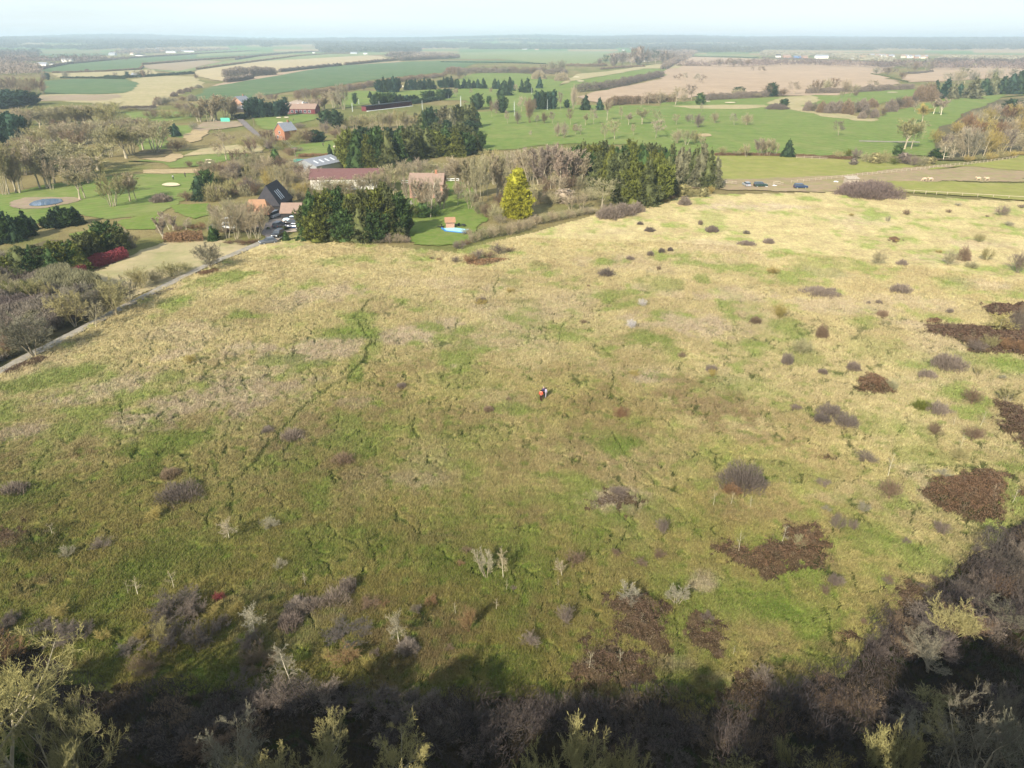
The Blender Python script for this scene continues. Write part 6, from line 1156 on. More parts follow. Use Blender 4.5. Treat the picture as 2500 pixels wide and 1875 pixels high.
def bramble(t, poly, h, col, label, leaf=.055, per=520, name='bramble_patch', stems=False):
    Q = [at(t, *p) for p in poly]; xs = [q[0] for q in Q]; ys = [q[1] for q in Q]; rng = np.random.default_rng(int(abs(xs[0] * 10)) + 5); area = (max(xs) - min(xs)) * (max(ys) - min(ys)); n = int(min(190000, area * per))
    x = rng.uniform(min(xs), max(xs), n); y = rng.uniform(min(ys), max(ys), n)
    wk = min(1.0, area / 60) if h > 1 else .15; xj = x + bwx(x, y) * wk; yj = y + bwy(x, y) * wk; m = inpoly(xj, yj, Q) & (fbm(x, y, .9, 66, 2) > .2 * wk); x, y = x[m], y[m]
    e = np.minimum(dist_poly(x, y, Q + [Q[0]]) / 2.2, 1); kp = rng.random(len(x)) < .12 + .60 * e; x, y, e = x[kp], y[kp], e[kp]; top = h * (.25 + .75 * e) * (.1 + 1.5 * fbm(x, y, 1.5, 65, 3)); z = top * rng.uniform(.35, 1.05, len(x)) ** .6
    g = gz(x, y)[1]; P = np.stack([x, y, z + g], -1); c0 = np.array([np.mean(x), np.mean(y), 0]); dist = np.hypot(c0[0], c0[1]); V, f = tri_cloud(rng, P - c0, max(leaf, dist * .0008), .5)
    o = link(name, mesh_np(name, V, [f]), M_BRAM, None, tuple(c0), 0, COL[col]); tag(o, label, 'bramble')
    if stems:
        k = int(len(x) * .03); i = rng.integers(0, len(x), k); A = P[i] - c0; A[:, 2] *= .5; D = nrm(rng.normal(0, 1, (k, 3)) + [0, 0, 1.2]); pts = np.stack([A, A + D * .4, A + D * .7 + rng.normal(0, .1, (k, 3)) - [0, 0, .05]], 1)
        V, f = blades(rng, pts, np.full((k, 3), max(.010, dist * .00022))); s = link('canes', mesh_np('canes', V, f), M_TWIG, o, None, 0, COL['mauve'])
    return o

for q in BRAMBLES: bramble(*q)

# ---- distant woods (one mass each)
def wood(name, t, poly, h, sp, col, label, stuff=True, seed=1, mat=None):
    Q = [at(t, *p) for p in poly]; rng = np.random.default_rng(seed); xs = [q[0] for q in Q]; ys = [q[1] for q in Q]; n = int((max(xs) - min(xs)) * (max(ys) - min(ys)) / sp / sp * 1.3); n = min(n, 9000)
    x = rng.uniform(min(xs), max(xs), n); y = rng.uniform(min(ys), max(ys), n); m = inpoly(x, y, Q); x, y = x[m], y[m]; return wood_pts(name, x, y, 0 * x, h, sp, col, rng)
def wood_pts(name, x, y, z, h, sp, col, rng, k=26):
    if len(x) == 0: return
    d = np.hypot(x, y); sz = np.maximum(h * .1, d / 704 * .62); n = len(x); hh = h * rng.uniform(.6, 1.25, n)
    u = nrm(rng.normal(0, 1, (n, k, 3))); u[..., 2] = np.abs(u[..., 2]); r = rng.uniform(.5, 1.05, (n, k, 1)); P = u * r * np.stack([0 * hh + sp * .62, 0 * hh + sp * .62, hh * .65], -1)[:, None] + np.stack([x, y, z + hh * .3], -1)[:, None]
    V, f = tri_cloud(rng, P.reshape(-1, 3), np.repeat(sz, k), .5, .4)
    c0 = np.array([x.mean(), y.mean(), 0]); o = link(name, mesh_np(name, V - c0, [f]), M_WOOD, None, tuple(c0), 0, COL[col]); tag(o, None, None, None, 'stuff'); return o
M_WOOD = objcol_mat('far_wood', .4, .01)
rng = np.random.default_rng(77)
gme = GROUND.data
def hillz(x, y):
    Rr_ = np.hypot(x, y); A = np.arctan2(x, y); A = np.where(A < 0, A + 2 * math.pi, A)
    return .95 * sst(3200, 8500, Rr_) * (10 + 84 * fbm(x, y, 2200, 41, 3)) * (.75 + .5 * sst(-.2, .5, np.sin(A * 3.1 + 2)))
bands = [(1500, 2100, 12, 10, 'dm', .62, 180), (2100, 3000, 14, 13, 'dmauve', .52, 260), (3000, 4300, 16, 18, 'fw', .44, 380), (4300, 6500, 19, 28, 'fw', .38, 600), (6500, 9500, 22, 40, 'fw', .42, 900), (9500, 12500, 24, 55, 'fw', .40, 1200)]
EXC = [[at(*q) for q in [('C5', -20, 278), ('C5', 1100, 335), ('C5', 2600, 350), ('C5', 2600, 225), ('C5', 0, 222)]], [at(*q) for q in [('C4', 900, 280), ('C4', 1600, 300), ('C4', 1600, 240), ('C4', 930, 240)]],
       [at(*q) for q in [('C1', 300, 300), ('C1', 2212, 260), ('C1', 2212, 205), ('C1', 900, 225), ('C1', 340, 235)]], [at(*q) for q in [('C2', 0, 300), ('C2', 1100, 260), ('C2', 980, 195), ('C2', 0, 235)]], [at(*q) for q in [('C3', 80, 320), ('C3', 1800, 360), ('C3', 1950, 215), ('C3', 250, 215)]]]
for bi, (r0, r1, h, sp, col, th, scl) in enumerate(bands):
    n = int((r1 * r1 - r0 * r0) * R(40) / sp / sp); n = min(n, 26000); r = np.sqrt(rng.uniform(r0 * r0, r1 * r1, n)); a = rng.uniform(-R(42), R(42), n); x = np.sin(a) * r; y = np.cos(a) * r
    f = fbm(x, y, scl, 80 + bi, 3); m = f > th
    for e in EXC: m &= ~inpoly(x, y, e)
    m &= ~inpoly(x, y, [at(*q) for q in [('C1', 330, 400), ('C1', 2212, 262), ('C2', 1500, 245), ('C3', 0, 300), ('C3', 1300, 340), ('C4', 760, 300), ('C4', 700, 700), ('C1', 330, 700)]]) if r0 < 2200 else True
    x, y = x[m], y[m]; wood_pts('distant_wood', x, y, hillz(x, y), h, sp, col, rng, 18 if r0 > 3000 else 24)
wood('distant_wood', 'C1', [(-600, 470), (0, 440), (380, 430), (340, 380), (0, 330), (-600, 330)], 11, 9, 'mauve', '', seed=3)
wood('distant_wood', 'C1', [(930, 250), (1250, 245), (1900, 225), (2212, 205), (2212, 180), (1100, 215)], 9, 12, 'mauve', '', seed=4)
wood('distant_wood', 'C5', [(0, 270), (250, 262), (560, 285), (800, 300), (1100, 322), (1100, 295), (700, 262), (0, 240)], 9, 16, 'grey', '', seed=5)
wood('distant_wood', 'C3', [(1900, 340), (2212, 325), (2460, 310), (2560, 240), (2300, 215), (2000, 300)], 12, 11, 'mauve', '', seed=6)
wood('distant_wood', 'C3', [(0, 285), (420, 292), (560, 270), (300, 255), (0, 250)], 9, 12, 'mauve', '', seed=7)
wood('distant_wood', 'C5', [(1480, 318), (2212, 325), (2600, 330), (2600, 300), (1500, 292)], 10, 14, 'grey', '', seed=8)

# ---- the wood the camera hovers over, behind and below the frame: it shades the bottom of the meadow
def near_wood():
    rng = np.random.default_rng(9); V = []; 
    P = []; sz = []
    for k in range(70):
        x = -75 + 150 * (k + rng.random()) / 70; y = rng.uniform(1, 15); h = min(28, 41 - 1.42 * (y + 2.6)) * rng.uniform(.78, 1.0)
        n = 6500; u = nrm(rng.normal(0, 1, (n, 3))); r = rng.uniform(.35, 1.0, (n, 1)) ** .6; q = u * r * np.array([3.4, 3.2, h * .36]) + np.array([x, y, h * .60]); P.append(q)
    P = np.concatenate(P); V, f = tri_cloud(rng, P, .45, .45); o = link('near_wood', mesh_np('near_wood', V, [f]), M_TWIG, None, None, 0, COL['brown']); tag(o, None, None, None, 'stuff')
near_wood()

# ---- continuous undergrowth (uncountable twigs): the dark thicket at the bottom, the scrub left of the track
def undergrowth(poly, box, n, h0, h1, ln, wd, cols, seed, scl=5, kill=0.0):
    rng = np.random.default_rng(seed); x = rng.uniform(box[0], box[1], n); y = rng.uniform(box[2], box[3], n); m = inpoly(x + 2.5 * (fbm(x, y, 3, 91, 3) - .5), y + 2.5 * (fbm(x, y, 3, 92, 3) - .5), poly); x, y = x[m], y[m]
    hh = h0 + (h1 - h0) * sst(.32, .72, fbm(x, y, scl, 93, 3)); z = hh * rng.uniform(.25, 1.0, len(x)) ** .55; P = np.stack([x, y, z], -1); a = fbm(x, y, scl, 94, 2) * 12
    d = nrm(rng.normal(0, .45, P.shape) + np.stack([np.cos(a) * .35, np.sin(a) * .35, 1 + 0 * x], -1)); L_ = ln * rng.uniform(.6, 1.4, len(x))[:, None]; pts = np.stack([P - d * L_ * .5, P, P + d * L_ * .5], 1)
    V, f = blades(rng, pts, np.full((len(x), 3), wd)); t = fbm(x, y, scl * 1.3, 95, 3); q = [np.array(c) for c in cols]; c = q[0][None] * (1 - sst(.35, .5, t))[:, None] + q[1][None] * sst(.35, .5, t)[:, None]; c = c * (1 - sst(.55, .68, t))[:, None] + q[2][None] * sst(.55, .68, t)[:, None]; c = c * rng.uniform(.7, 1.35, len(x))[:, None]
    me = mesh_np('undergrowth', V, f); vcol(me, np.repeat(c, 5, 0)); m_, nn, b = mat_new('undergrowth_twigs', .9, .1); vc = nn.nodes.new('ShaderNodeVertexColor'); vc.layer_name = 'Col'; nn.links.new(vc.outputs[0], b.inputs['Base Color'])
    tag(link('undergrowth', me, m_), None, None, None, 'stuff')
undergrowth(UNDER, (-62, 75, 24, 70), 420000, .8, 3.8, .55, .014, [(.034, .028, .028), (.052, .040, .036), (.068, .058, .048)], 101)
SCR = [at('L', *q) for q in [(-700, 640), (0, 560), (240, 640), (520, 600), (640, 640), (830, 700), (980, 790), (930, 870), (400, 1150), (0, 1350), (-700, 1700)]]
undergrowth(SCR, (min(q[0] for q in SCR), max(q[0] for q in SCR), min(q[1] for q in SCR), max(q[1] for q in SCR)), 420000, .6, 3.2, .8, .028, [(.12, .095, .085), (.16, .135, .105), (.17, .16, .09)], 103, 8)
# ------------------------------------------------------------------ buildings
def tile_mat(name, a, b_, freq=9):
    m, n, b = mat_new(name, .85, .2); f = noise(n, 1.2, 6, .7); c = mixc(n, ramp(n, f, .35, .65), a, b_); g = n.nodes.new('ShaderNodeTexCoord')
    wv = n.nodes.new('ShaderNodeTexWave'); wv.bands_direction = 'Z'; wv.inputs['Scale'].default_value = freq; wv.inputs['Distortion'].default_value = .6; n.links.new(g.outputs['Object'], wv.inputs[0])
    c = mixc(n, ramp(n, wv.outputs['Fac'], .0, .35, (.5,) * 3, (0,) * 3), c, tuple(v * .45 for v in a)); n.links.new(c, b.inputs['Base Color']); return m
B = dict(orange=tile_mat('orange_clay_tiles', (.34, .19, .11), (.27, .16, .10)), brownt=tile_mat('weathered_brown_tiles', (.28, .19, .15), (.23, .165, .13)), slate=tile_mat('dark_slate', (.035, .035, .042), (.055, .05, .055)), grey=tile_mat('grey_roofing', (.26, .27, .30), (.22, .23, .26)),
         maroon=tile_mat('maroon_sheet_roof', (.12, .06, .06), (.15, .08, .075), 3), brick=plain('red_brick', (.30, .14, .085), .9, .1, .2, 4), brickp=plain('pale_brick', (.36, .21, .15), .9, .1, .2, 4), render=plain('white_render', (.72, .70, .64), .8, .2, .06, 1),
         board=plain('black_weatherboard', (.03, .028, .028), .8, .2, .3, 2), wood=plain('weathered_wood', (.34, .29, .23), .9, .1, .25, 4), timber=plain('new_fence_timber', (.36, .30, .22), .85, .15, .15, 3), cream=plain('cream_render', (.62, .55, .42), .85, .1, .1, 1),
         glass=plain('dark_glass', (.05, .06, .075), .12, .6, .1, 1), white=plain('white_paint', (.78, .78, .76), .5, .4, .04, 2), sky=plain('rooflight', (.70, .74, .78), .15, .6, .05, 1), green=plain('green_sheeting', (.02, .20, .16), .6, .3, .2, 2), steel=plain('galvanised_steel', (.45, .47, .49), .4, .5, .1, 3, .6),
         dark=plain('dark_rubber', (.02, .02, .022), .7, .3, .2, 4), blue=plain('blue_cover', (.03, .16, .42), .4, .4, .15, 2), stone=plain('paving_stone', (.36, .33, .29), .9, .1, .2, 2), pole=plain('tarred_pole', (.20, .16, .12), .9, .1, .2, 3), net=plain('net_mast_grey', (.46, .50, .50), .6, .3, .05, 2), red=plain('dark_red_boards', (.12, .03, .035), .8, .2, .2, 2))
def house(name, t, x, y, L_, W_, eave, ridge, rot, wall, roof, label, cat='house', wins=(), chim=0, hip=0.0, group=None, over=.35, roof2=None, door=True, p=None):
    """L_ along local x (ridge direction), W_ deep; wins: (side, u, z, w, h) side 0=-y 1=+y 2=-x 3=+x"""
    p = at(t, x, y) if p is None else p; r = empty(name, (p[0], p[1], 0), rot); l, w_ = L_ / 2, W_ / 2; b = MB()
    b.add([(-l, -w_, -.1), (l, -w_, -.1), (l, w_, -.1), (-l, w_, -.1), (-l, -w_, eave), (l, -w_, eave), (l, w_, eave), (-l, w_, eave), (-l, 0, ridge - .12 if not hip else eave), (l, 0, ridge - .12 if not hip else eave)],
          [(0, 1, 5, 4), (2, 3, 7, 6), (1, 2, 6, 9, 5), (3, 0, 4, 8, 7), (3, 2, 1, 0)])
    wl = b.build('wall', B[wall], r); dz = (ridge - eave) / w_ * over; th = .14
    for s in (-1, 1):
        q = MB(); hx = hip * l; y0 = s * (w_ + over); z0 = eave - dz; a = [(-l - over, y0, z0), (l + over, y0, z0), (l + over - hx, s * .0, ridge), (-l - over + hx, s * .0, ridge)]
        bq = [(v[0], v[1], v[2] + th) for v in a]; q.add(a + bq, [(3, 2, 1, 0), (4, 5, 6, 7), (0, 1, 5, 4), (1, 2, 6, 5), (2, 3, 7, 6), (3, 0, 4, 7)])
        if hip and s == -1:
            for e in (-1, 1): q.add([(e * (l + over), -w_ - over, z0 + th), (e * (l + over), w_ + over, z0 + th), (e * (l + over - hx), 0, ridge + th), (e * (l + over), -w_ - over, z0), (e * (l + over), w_ + over, z0)], [(0, 1, 2) if e > 0 else (1, 0, 2), (0, 3, 4, 1)])
        rf = q.build('roof', B[roof2 if (roof2 and s > 0) else roof], r)
    for c in range(chim): MB().box(((-.7 + 1.4 * c) * l if chim > 1 else .55 * l, 0, ridge + .35), (.7, .6, 1.5)).build('chimney', B['brick'], rf)
    for sd_, u, z, ww, wh in wins:
        f = MB(); ex = .05
        if sd_ < 2: s = -1 if sd_ == 0 else 1; f.box((u, s * (w_ + ex / 2), z), (ww + .16, ex, wh + .16)); g = MB().box((u, s * (w_ + ex + .012), z), (ww, .02, wh))
        else: s = -1 if sd_ == 2 else 1; f.box((s * (l + ex / 2), u, z), (ex, ww + .16, wh + .16)); g = MB().box((s * (l + ex + .012), u, z), (.02, ww, wh))
        fo = f.build('window', B['white'], r); g.build('pane', B['glass'], fo)
    return tag(r, label, cat, group)
def look(deg): return R(deg)
# barn, its lean-to, cart lodge
pb = at('K', 1130, 560)
house('barn', None, 0, 0, 11.5, 7.0, 2.6, 7.6, R(88), 'board', 'orange', 'large barn with a black shaded roof slope and three long rooflights', 'barn', roof2=None, hip=.22, p=pb + np.array([-.8, 5.9, 0]))
rt = [o for o in bpy.data.objects if o.name.startswith('barn')][0]
for ch in rt.children:
    if ch.name.startswith('roof') and min(v.co.y for v in ch.data.vertices) < -1: ch.data.materials[0] = B['slate']; SL = ch
for k in range(3): 
    u = -2.4 + 1.3 * k; q = MB(); y0, y1 = -3.1, -1.4; zf = lambda yy: 7.6 + .2 + (yy) * (7.6 - 2.6) / 3.5
    q.add([(u, y0, zf(y0)), (u + .3, y0, zf(y0)), (u + .3, y1, zf(y1)), (u, y1, zf(y1)), (u, y0, zf(y0) - .1), (u + .3, y0, zf(y0) - .1), (u + .3, y1, zf(y1) - .1), (u, y1, zf(y1) - .1)], [(0, 1, 2, 3), (4, 7, 6, 5), (0, 4, 5, 1), (1, 5, 6, 2), (2, 6, 7, 3), (3, 7, 4, 0)]); q.build('rooflight', B['sky'], SL)
house('farmhouse_wing', 'K', 930, 660, 6.6, 6, 2.3, 5.4, R(4), 'board', 'orange', 'orange-tiled hipped building half hidden by bare trees beside the barn', 'outbuilding', ((0, -2, 1.4, 1, 1), (0, 1.5, 1.4, 1, 1)), hip=.45)
house('cart_lodge', 'K', 1500, 640, 5.2, 5.4, 2.2, 4.2, R(2), 'board', 'brownt', 'cart lodge with a pinkish-brown tiled roof and an open dark front', 'outbuilding')
# white-walled barn, brick house, cottages, clubhouse
house('long_barn', 'C2', 1285, 1375, 24, 7, 3.6, 6.2, R(3), 'render', 'maroon', 'long white-walled barn under a maroon roof behind twiggy trees', 'barn', ((0, 9, 1.6, 1.2, 1.2), (0, 5, 1.6, 1.2, 1.2)))
house('brick_house', 'C2', 1955, 1450, 10.5, 7.5, 4.6, 7.2, R(-3), 'brickp', 'brownt', 'two-storey brick house with a brown tiled roof seen through a pale birch', 'house', ((0, -3.4, 3.7, 1.3, 1.1), (0, -.2, 3.7, 1.3, 1.1), (0, 3.2, 3.7, 1.3, 1.1), (0, -3.4, 1.3, 1.3, 1.2), (0, 3.4, 1.3, 1.2, 1.9), (3, 0, 1.3, 1.1, 1.2)), 1)
house('cottage', 'K4', 1105, 760, 8, 7, 4.6, 8.0, R(58), 'brick', 'grey', 'small bright orange-red brick cottage with a grey slate roof', 'house', ((2, 0, 3.6, 1, 1.2), (2, 1.6, 1.4, 1, 1.4), (1, 2, 3.6, 1, 1.1), (1, -2, 1.4, 1, 1.2)), 1)
house('brick_house', 'K4', 355, 245, 11, 10, 4.8, 8.6, R(70), 'brickp', 'grey', 'far pinkish brick house with a grey roof beside tall dark evergreens', 'house', ((2, 2, 3.6, 1.4, 1.4), (2, -2, 1.2, 1.4, 1.4)), 1)
house('garage', 'K4', 330, 300, 13, 6, 2.4, 4.2, R(2), 'board', 'grey', 'low grey-roofed garage in front of the far pinkish brick house', 'outbuilding')
house('clubhouse', 'K4', 1320, 318, 26, 11, 3.2, 6.0, R(-4), 'red', 'brownt', 'long low golf clubhouse with a brown roof in front of the car park', 'clubhouse', tuple((0, -9 + 3 * k, 1.5, 1.6, 1.6) for k in range(7)))
house('glasshouse_shed', 'C2', 1030, 1222, 15, 12, 2.6, 4.6, R(62), 'steel', 'grey', 'grey metal shed with pale rooflights beside green sheeting', 'shed')
house('shed', 'C2', 1120, 1205, 10, 6, 2.3, 3.6, R(58), 'board', 'slate', 'dark roofed shed to the right of the grey metal shed', 'shed')
for nm, t, x, y, wd_, ht in (('green_tank', 'C2', 890, 1185, 6, 2.2), ('green_tank', 'C2', 1140, 1160, 7, 1.8)):
    p = at(t, x, y); b = MB().box((0, 0, ht / 2), (wd_, 2, ht)); 
    for k in range(5): b.box((-wd_ / 2 + wd_ * (k + .5) / 5, -1.04, ht / 2), (.12, .08, ht * .9))
    tag(b.build(nm, B['green'], None, (p[0], p[1], 0), 0, .06), 'dark green ribbed tank ' + ('left' if x < 1000 else 'right') + ' of the grey metal shed', 'tank')
# rooflights on the grey shed
gs = bpy.data.objects['glasshouse_shed']
for k in range(4):
    for s in (-1, 1):
        u = -5 + 3.1 * k; sl = 2.0 / 6; y0, y1 = s * 4.4, s * 2.2; z = lambda yy: 4.6 + .17 - abs(yy) * sl
        q = MB(); V = [(u, y0, z(y0)), (u + .8, y0, z(y0)), (u + .8, y1, z(y1)), (u, y1, z(y1))]; q.add(V + [(a, b_, c - .06) for a, b_, c in V], [(0, 1, 2, 3), (7, 6, 5, 4), (0, 4, 5, 1), (1, 5, 6, 2), (2, 6, 7, 3), (3, 7, 4, 0)]); q.build('rooflight', B['sky'], gs)
# driving range building
p0, p1 = at('J', 175, 672), at('J', 790, 600); dv = p1 - p0; ln = float(np.hypot(*dv[:2])); an = math.atan2(dv[1], dv[0]); r = empty('driving_range', tuple((p0 + p1) / 2), an)
b = MB(); b.box((0, 3, 1.6), (ln, .2, 3.2))
nb = 20
for k in range(nb + 1): b.box((-ln / 2 + ln * k / nb, .9, 1.5), (.18, 4.0, 3.0))
b.build('bay_divider', B['red'], r); MB().box((0, .8, 3.35), (ln + .6, 5.0, .3)).build('roof', B['dark'], r); MB().box((0, -1.6, .1), (ln, 2.0, .2)).build('tee_mat', B['white'], r)
tag(r, 'long dark red open-fronted driving range building with golf bays', 'driving range')
for i, (t, x, yb, yt) in enumerate([('J', 5, 680, 560), ('J', 90, 580, 510), ('J', 368, 640, 540), ('J', 950, 700, 525), ('J', 1298, 505, 425), ('J', 1467, 620, 480), ('J', 1172, 530, 495), ('J', 785, 600, 560), ('J', 2190, 740, 530), ('C3', 1300, 722, 630), ('C3', 1020, 725, 655), ('C3', 570, 690, 600), ('C3', 1168, 590, 525)]):
    p = at(t, x, yb); h = height_at(p, src(t, x, yt)[1]); b = MB(); s = .22
    for a, c in ((-s, -s), (s, -s), (s, s), (-s, s)): b.tube((a, c, 0), (a * .6, c * .6, h), .05, .04, 4)
    for k in range(int(h / 1.2)): z = k * 1.2; b.tube((-s, -s, z), (s, -s, z + 1.2), .03, None, 3); b.tube((-s, s, z + 1.2), (s, s, z), .03, None, 3)
    tag(b.build('net_mast', B['net'], None, tuple(p)), 'thin grey lattice mast of the driving range net, ' + ordn(sorted([5, 90, 368, 950, 1298, 1467, 1172, 785, 2190, 2153, 1706, 986, 1941]).index({9: 2153, 10: 1706, 11: 986, 12: 1941}.get(i, x)), 13), 'mast', 'net masts of the driving range')
# utility poles and wires
tops = []
for i, (x, yb, yt) in enumerate([(178, 425, 345), (418, 410, 290), (562, 560, 400), (848, 742, 595), (1038, 850, 700), (1278, 1240, 895)]):
    p = at('K4', x, yb); h = height_at(p, src('K4', x, yt)[1]); r = empty('utility_pole', tuple(p)); MB().tube((0, 0, -.2), (0, 0, h), .16, .11, 8).build('pole', B['pole'], r); MB().box((0, 0, h - .5), (2.0, .12, .14)).build('crossarm', B['pole'], r); tops.append((p, h))
    tag(r, 'wooden utility pole with a crossarm beside the lane, ' + ordn(i, 6), 'pole', 'utility poles along the lane')
for (pa, ha), (pb_, hb), lb in ((tops[3], tops[4], 'left'), (tops[4], tops[5], 'middle'), (tops[5], (at('C2', 1010, 1150), 5.5), 'right')):
    b = MB()
    for off in (-.8, 0, .8):
        pts = [Vector((pa[0] + off + (pb_[0] - pa[0]) * k / 8, pa[1] + (pb_[1] - pa[1]) * k / 8, ha + (hb - ha) * k / 8 - .5 - 1.2 * (k / 8) * (1 - k / 8) * 4 * .5)) for k in range(9)]
        for k in range(8): b.tube(pts[k], pts[k + 1], .022, None, 3)
    tag(b.build('overhead_wire', B['steel']), f'{lb} span of overhead wires between the poles near the brick cottage', 'wire', 'overhead wire spans')
# ---- pool, pool house, furniture
pl = [at('H', *q) for q in ((1745, 500), (1790, 489), (1922, 505), (1895, 530), (1770, 517))]; c = sum(pl) / len(pl); r = empty('swimming_pool', (c[0], c[1], 0)); pp = [(q - c)[:2] for q in pl]
def ring(sc, z): return [(q[0] * sc, q[1] * sc, z) for q in pp]
n5 = len(pp); MB().add(ring(1.22, .22) + ring(1.22, 0), [tuple(range(n5)) if True else 0] + [(i, i + n5, (i + 1) % n5 + n5, (i + 1) % n5) for i in range(n5)]).build('surround', B['stone'], r)
mwp, nwp, bwp = mat_new('pool_water', .05, .5); bwp.inputs['Base Color'].default_value = (.30, .68, .74, 1); bump(nwp, bwp, noise(nwp, 2.5, 3), .1, .05)
MB().add(ring(1.0, .30) + ring(1.0, .2), [tuple(range(n5))] + [(i, i + n5, (i + 1) % n5 + n5, (i + 1) % n5) for i in range(n5)]).build('water', mwp, r)
a_, b2 = np.array(pp[0]) * 1.08, np.array(pp[4]) * 1.12; MB().tube((a_[0], a_[1], .42), (b2[0], b2[1], .42), .22, None, 8).tube((b2[0], b2[1], .42), (pp[3][0] * 1.1, pp[3][1] * 1.12, .42), .15, None, 8).build('rolled_cover', B['blue'], r)
tag(r, 'small turquoise swimming pool with blue rolled cover on the lawn', 'pool')
p = at('H', 1795, 489); q = MB(); house('pool_shed', None, 0, 0, 2.2, 1.8, 2.0, 2.8, R(8), 'brickp', 'orange', 'tiny orange brick pool shed behind the swimming pool', 'shed', ((3, 0, 1.0, .8, 1.2),), p=p)
for i, (x, y, kind) in enumerate([(1838, 482, 0), (1858, 484, 1), (1885, 484, 0), (1745, 488, 1), (1725, 494, 0)]):
    p = at('H', x, y); b = MB()
    if kind == 0: b.box((0, 0, .7), (1.5, .9, .06)); [b.tube((a, c_, 0), (a, c_, .7), .035) for a in (-.65, .65) for c_ in (-.35, .35)]
    else: b.box((0, 0, .42), (.6, .6, .08)).box((0, .28, .75), (.6, .06, .7)); [b.tube((a, c_, 0), (a, c_, .42), .03) for a in (-.26, .26) for c_ in (-.26, .26)]
    tag(b.build('garden_table' if kind == 0 else 'garden_chair', B['dark'], None, tuple(p), i * .7), ('dark garden table ' if kind == 0 else 'dark garden chair ') + ['right behind the pool shed', 'between two tables behind the pool', 'at the far right behind the pool', 'just left of the pool shed', 'at the left end of the pool'][i], 'table' if kind == 0 else 'chair')
# ---- white post-and-rail pieces in the garden, compost boxes
for t, a, c_, lb in (('C2', (1730, 1345), (1795, 1342), 'short white-railed garden gate left of the brick house'), ('C2', (2080, 1325), (2212, 1328), 'white rail fence behind the brick house, right part'), ('C2', (2020, 1298), (2090, 1300), 'short pale rail behind the roof of the brick house')):
    A_, B_ = at(t, *a), at(t, *c_); d = B_ - A_; L_ = float(np.hypot(*d[:2])); r = empty('garden_fence', tuple(A_), math.atan2(d[1], d[0])); k = max(2, int(L_ / 2.2) + 1)
    b = MB().box((L_ / 2, 0, 1.1), (L_, .06, .16)).box((L_ / 2, 0, .55), (L_, .06, .14)); b.build('rail', B['white'], r)
    for i in range(k): MB().box((L_ * i / (k - 1), .09, .62), (.14, .1, 1.24)).build('post', B['white'], r)
    tag(r, lb, 'fence')
for i, x in enumerate((935, 975, 1020, 1065, 1105)):
    p = at('H', x, 585); b = MB().box((0, 0, .35), (1.3, .9, .7)).box((0, 0, .74), (1.4, 1.0, .08)); b.box((.2, -.47, .4), (.5, .06, .4))
    tag(b.build('wooden_box', B[['cream', 'brickp', 'cream', 'white', 'white'][i]], None, tuple(p), .1 * i, .02), 'pale box below the dark conifers on the meadow edge, ' + ordn(i, 5), 'box', 'pale boxes below the pool conifers')
# ---- paddock fence
def fence(t, pts, label, step=2.6, hp=1.25, mat='timber', name='post_and_rail_fence', rails=(.5, 1.05)):
    Q = [at(t, *p) for p in pts]; o0 = Q[0]; r = empty(name, tuple(o0)); rl = MB(); n = 0; pm = None
    for a, c_ in zip(Q[:-1], Q[1:]):
        d = c_ - a; L_ = float(np.hypot(*d[:2])); k = max(1, round(L_ / step)); an = math.atan2(d[1], d[0]); mid = (a + c_) / 2 - o0
        for z in rails: rl.box((mid[0], mid[1], z), (L_, .06, .12), an)
        for i in range(k):
            q = a + d * i / k - o0
            if pm is None: po = MB().box((0, 0, hp / 2 - .05), (.15, .13, hp + .1)).build('post', B[mat], r); pm = po.data
            else: po = bpy.data.objects.new('post', pm); C.objects.link(po); po.parent = r
            po.location = (q[0], q[1] - .09, 0); po.rotation_euler[2] = an; n += 1
    rl.build('rail', B[mat], r); return tag(r, label, 'fence')
fence('C5', [(245, 1342), (450, 1322), (760, 1288), (1050, 1258), (1300, 1232), (1550, 1203), (1700, 1188), (1900, 1168), (1960, 1158)], 'long new wooden post-and-rail fence between green and muddy paddocks')
fence('C5', [(1960, 1158), (2060, 1145), (2160, 1128)], 'far end of the paddock fence with posts leaning against the bushes', 2.6)
fence('K2', [(600, 235), (700, 222), (860, 215)], 'short broken run of pale fence near the parked cars', 2.2)
fence('C4', [(1180, 1340), (1290, 1345), (1380, 1352)], 'thin fence left of the parked cars under the spruces', 2.4, 1.3, 'wood')
fence('C4', [(1880, 1132), (2010, 1136), (2140, 1142)], 'low pale rail fence in the rusty hedge behind the paddock', 3, 1.3)
fence('C5', [(1180, 1418), (1380, 1430), (1560, 1440), (2212, 1478), (2500, 1490)], 'thin wire-and-post fence along the top of the meadow on the right', 4, 1.1, 'timber', 'boundary_fence', (.95,))
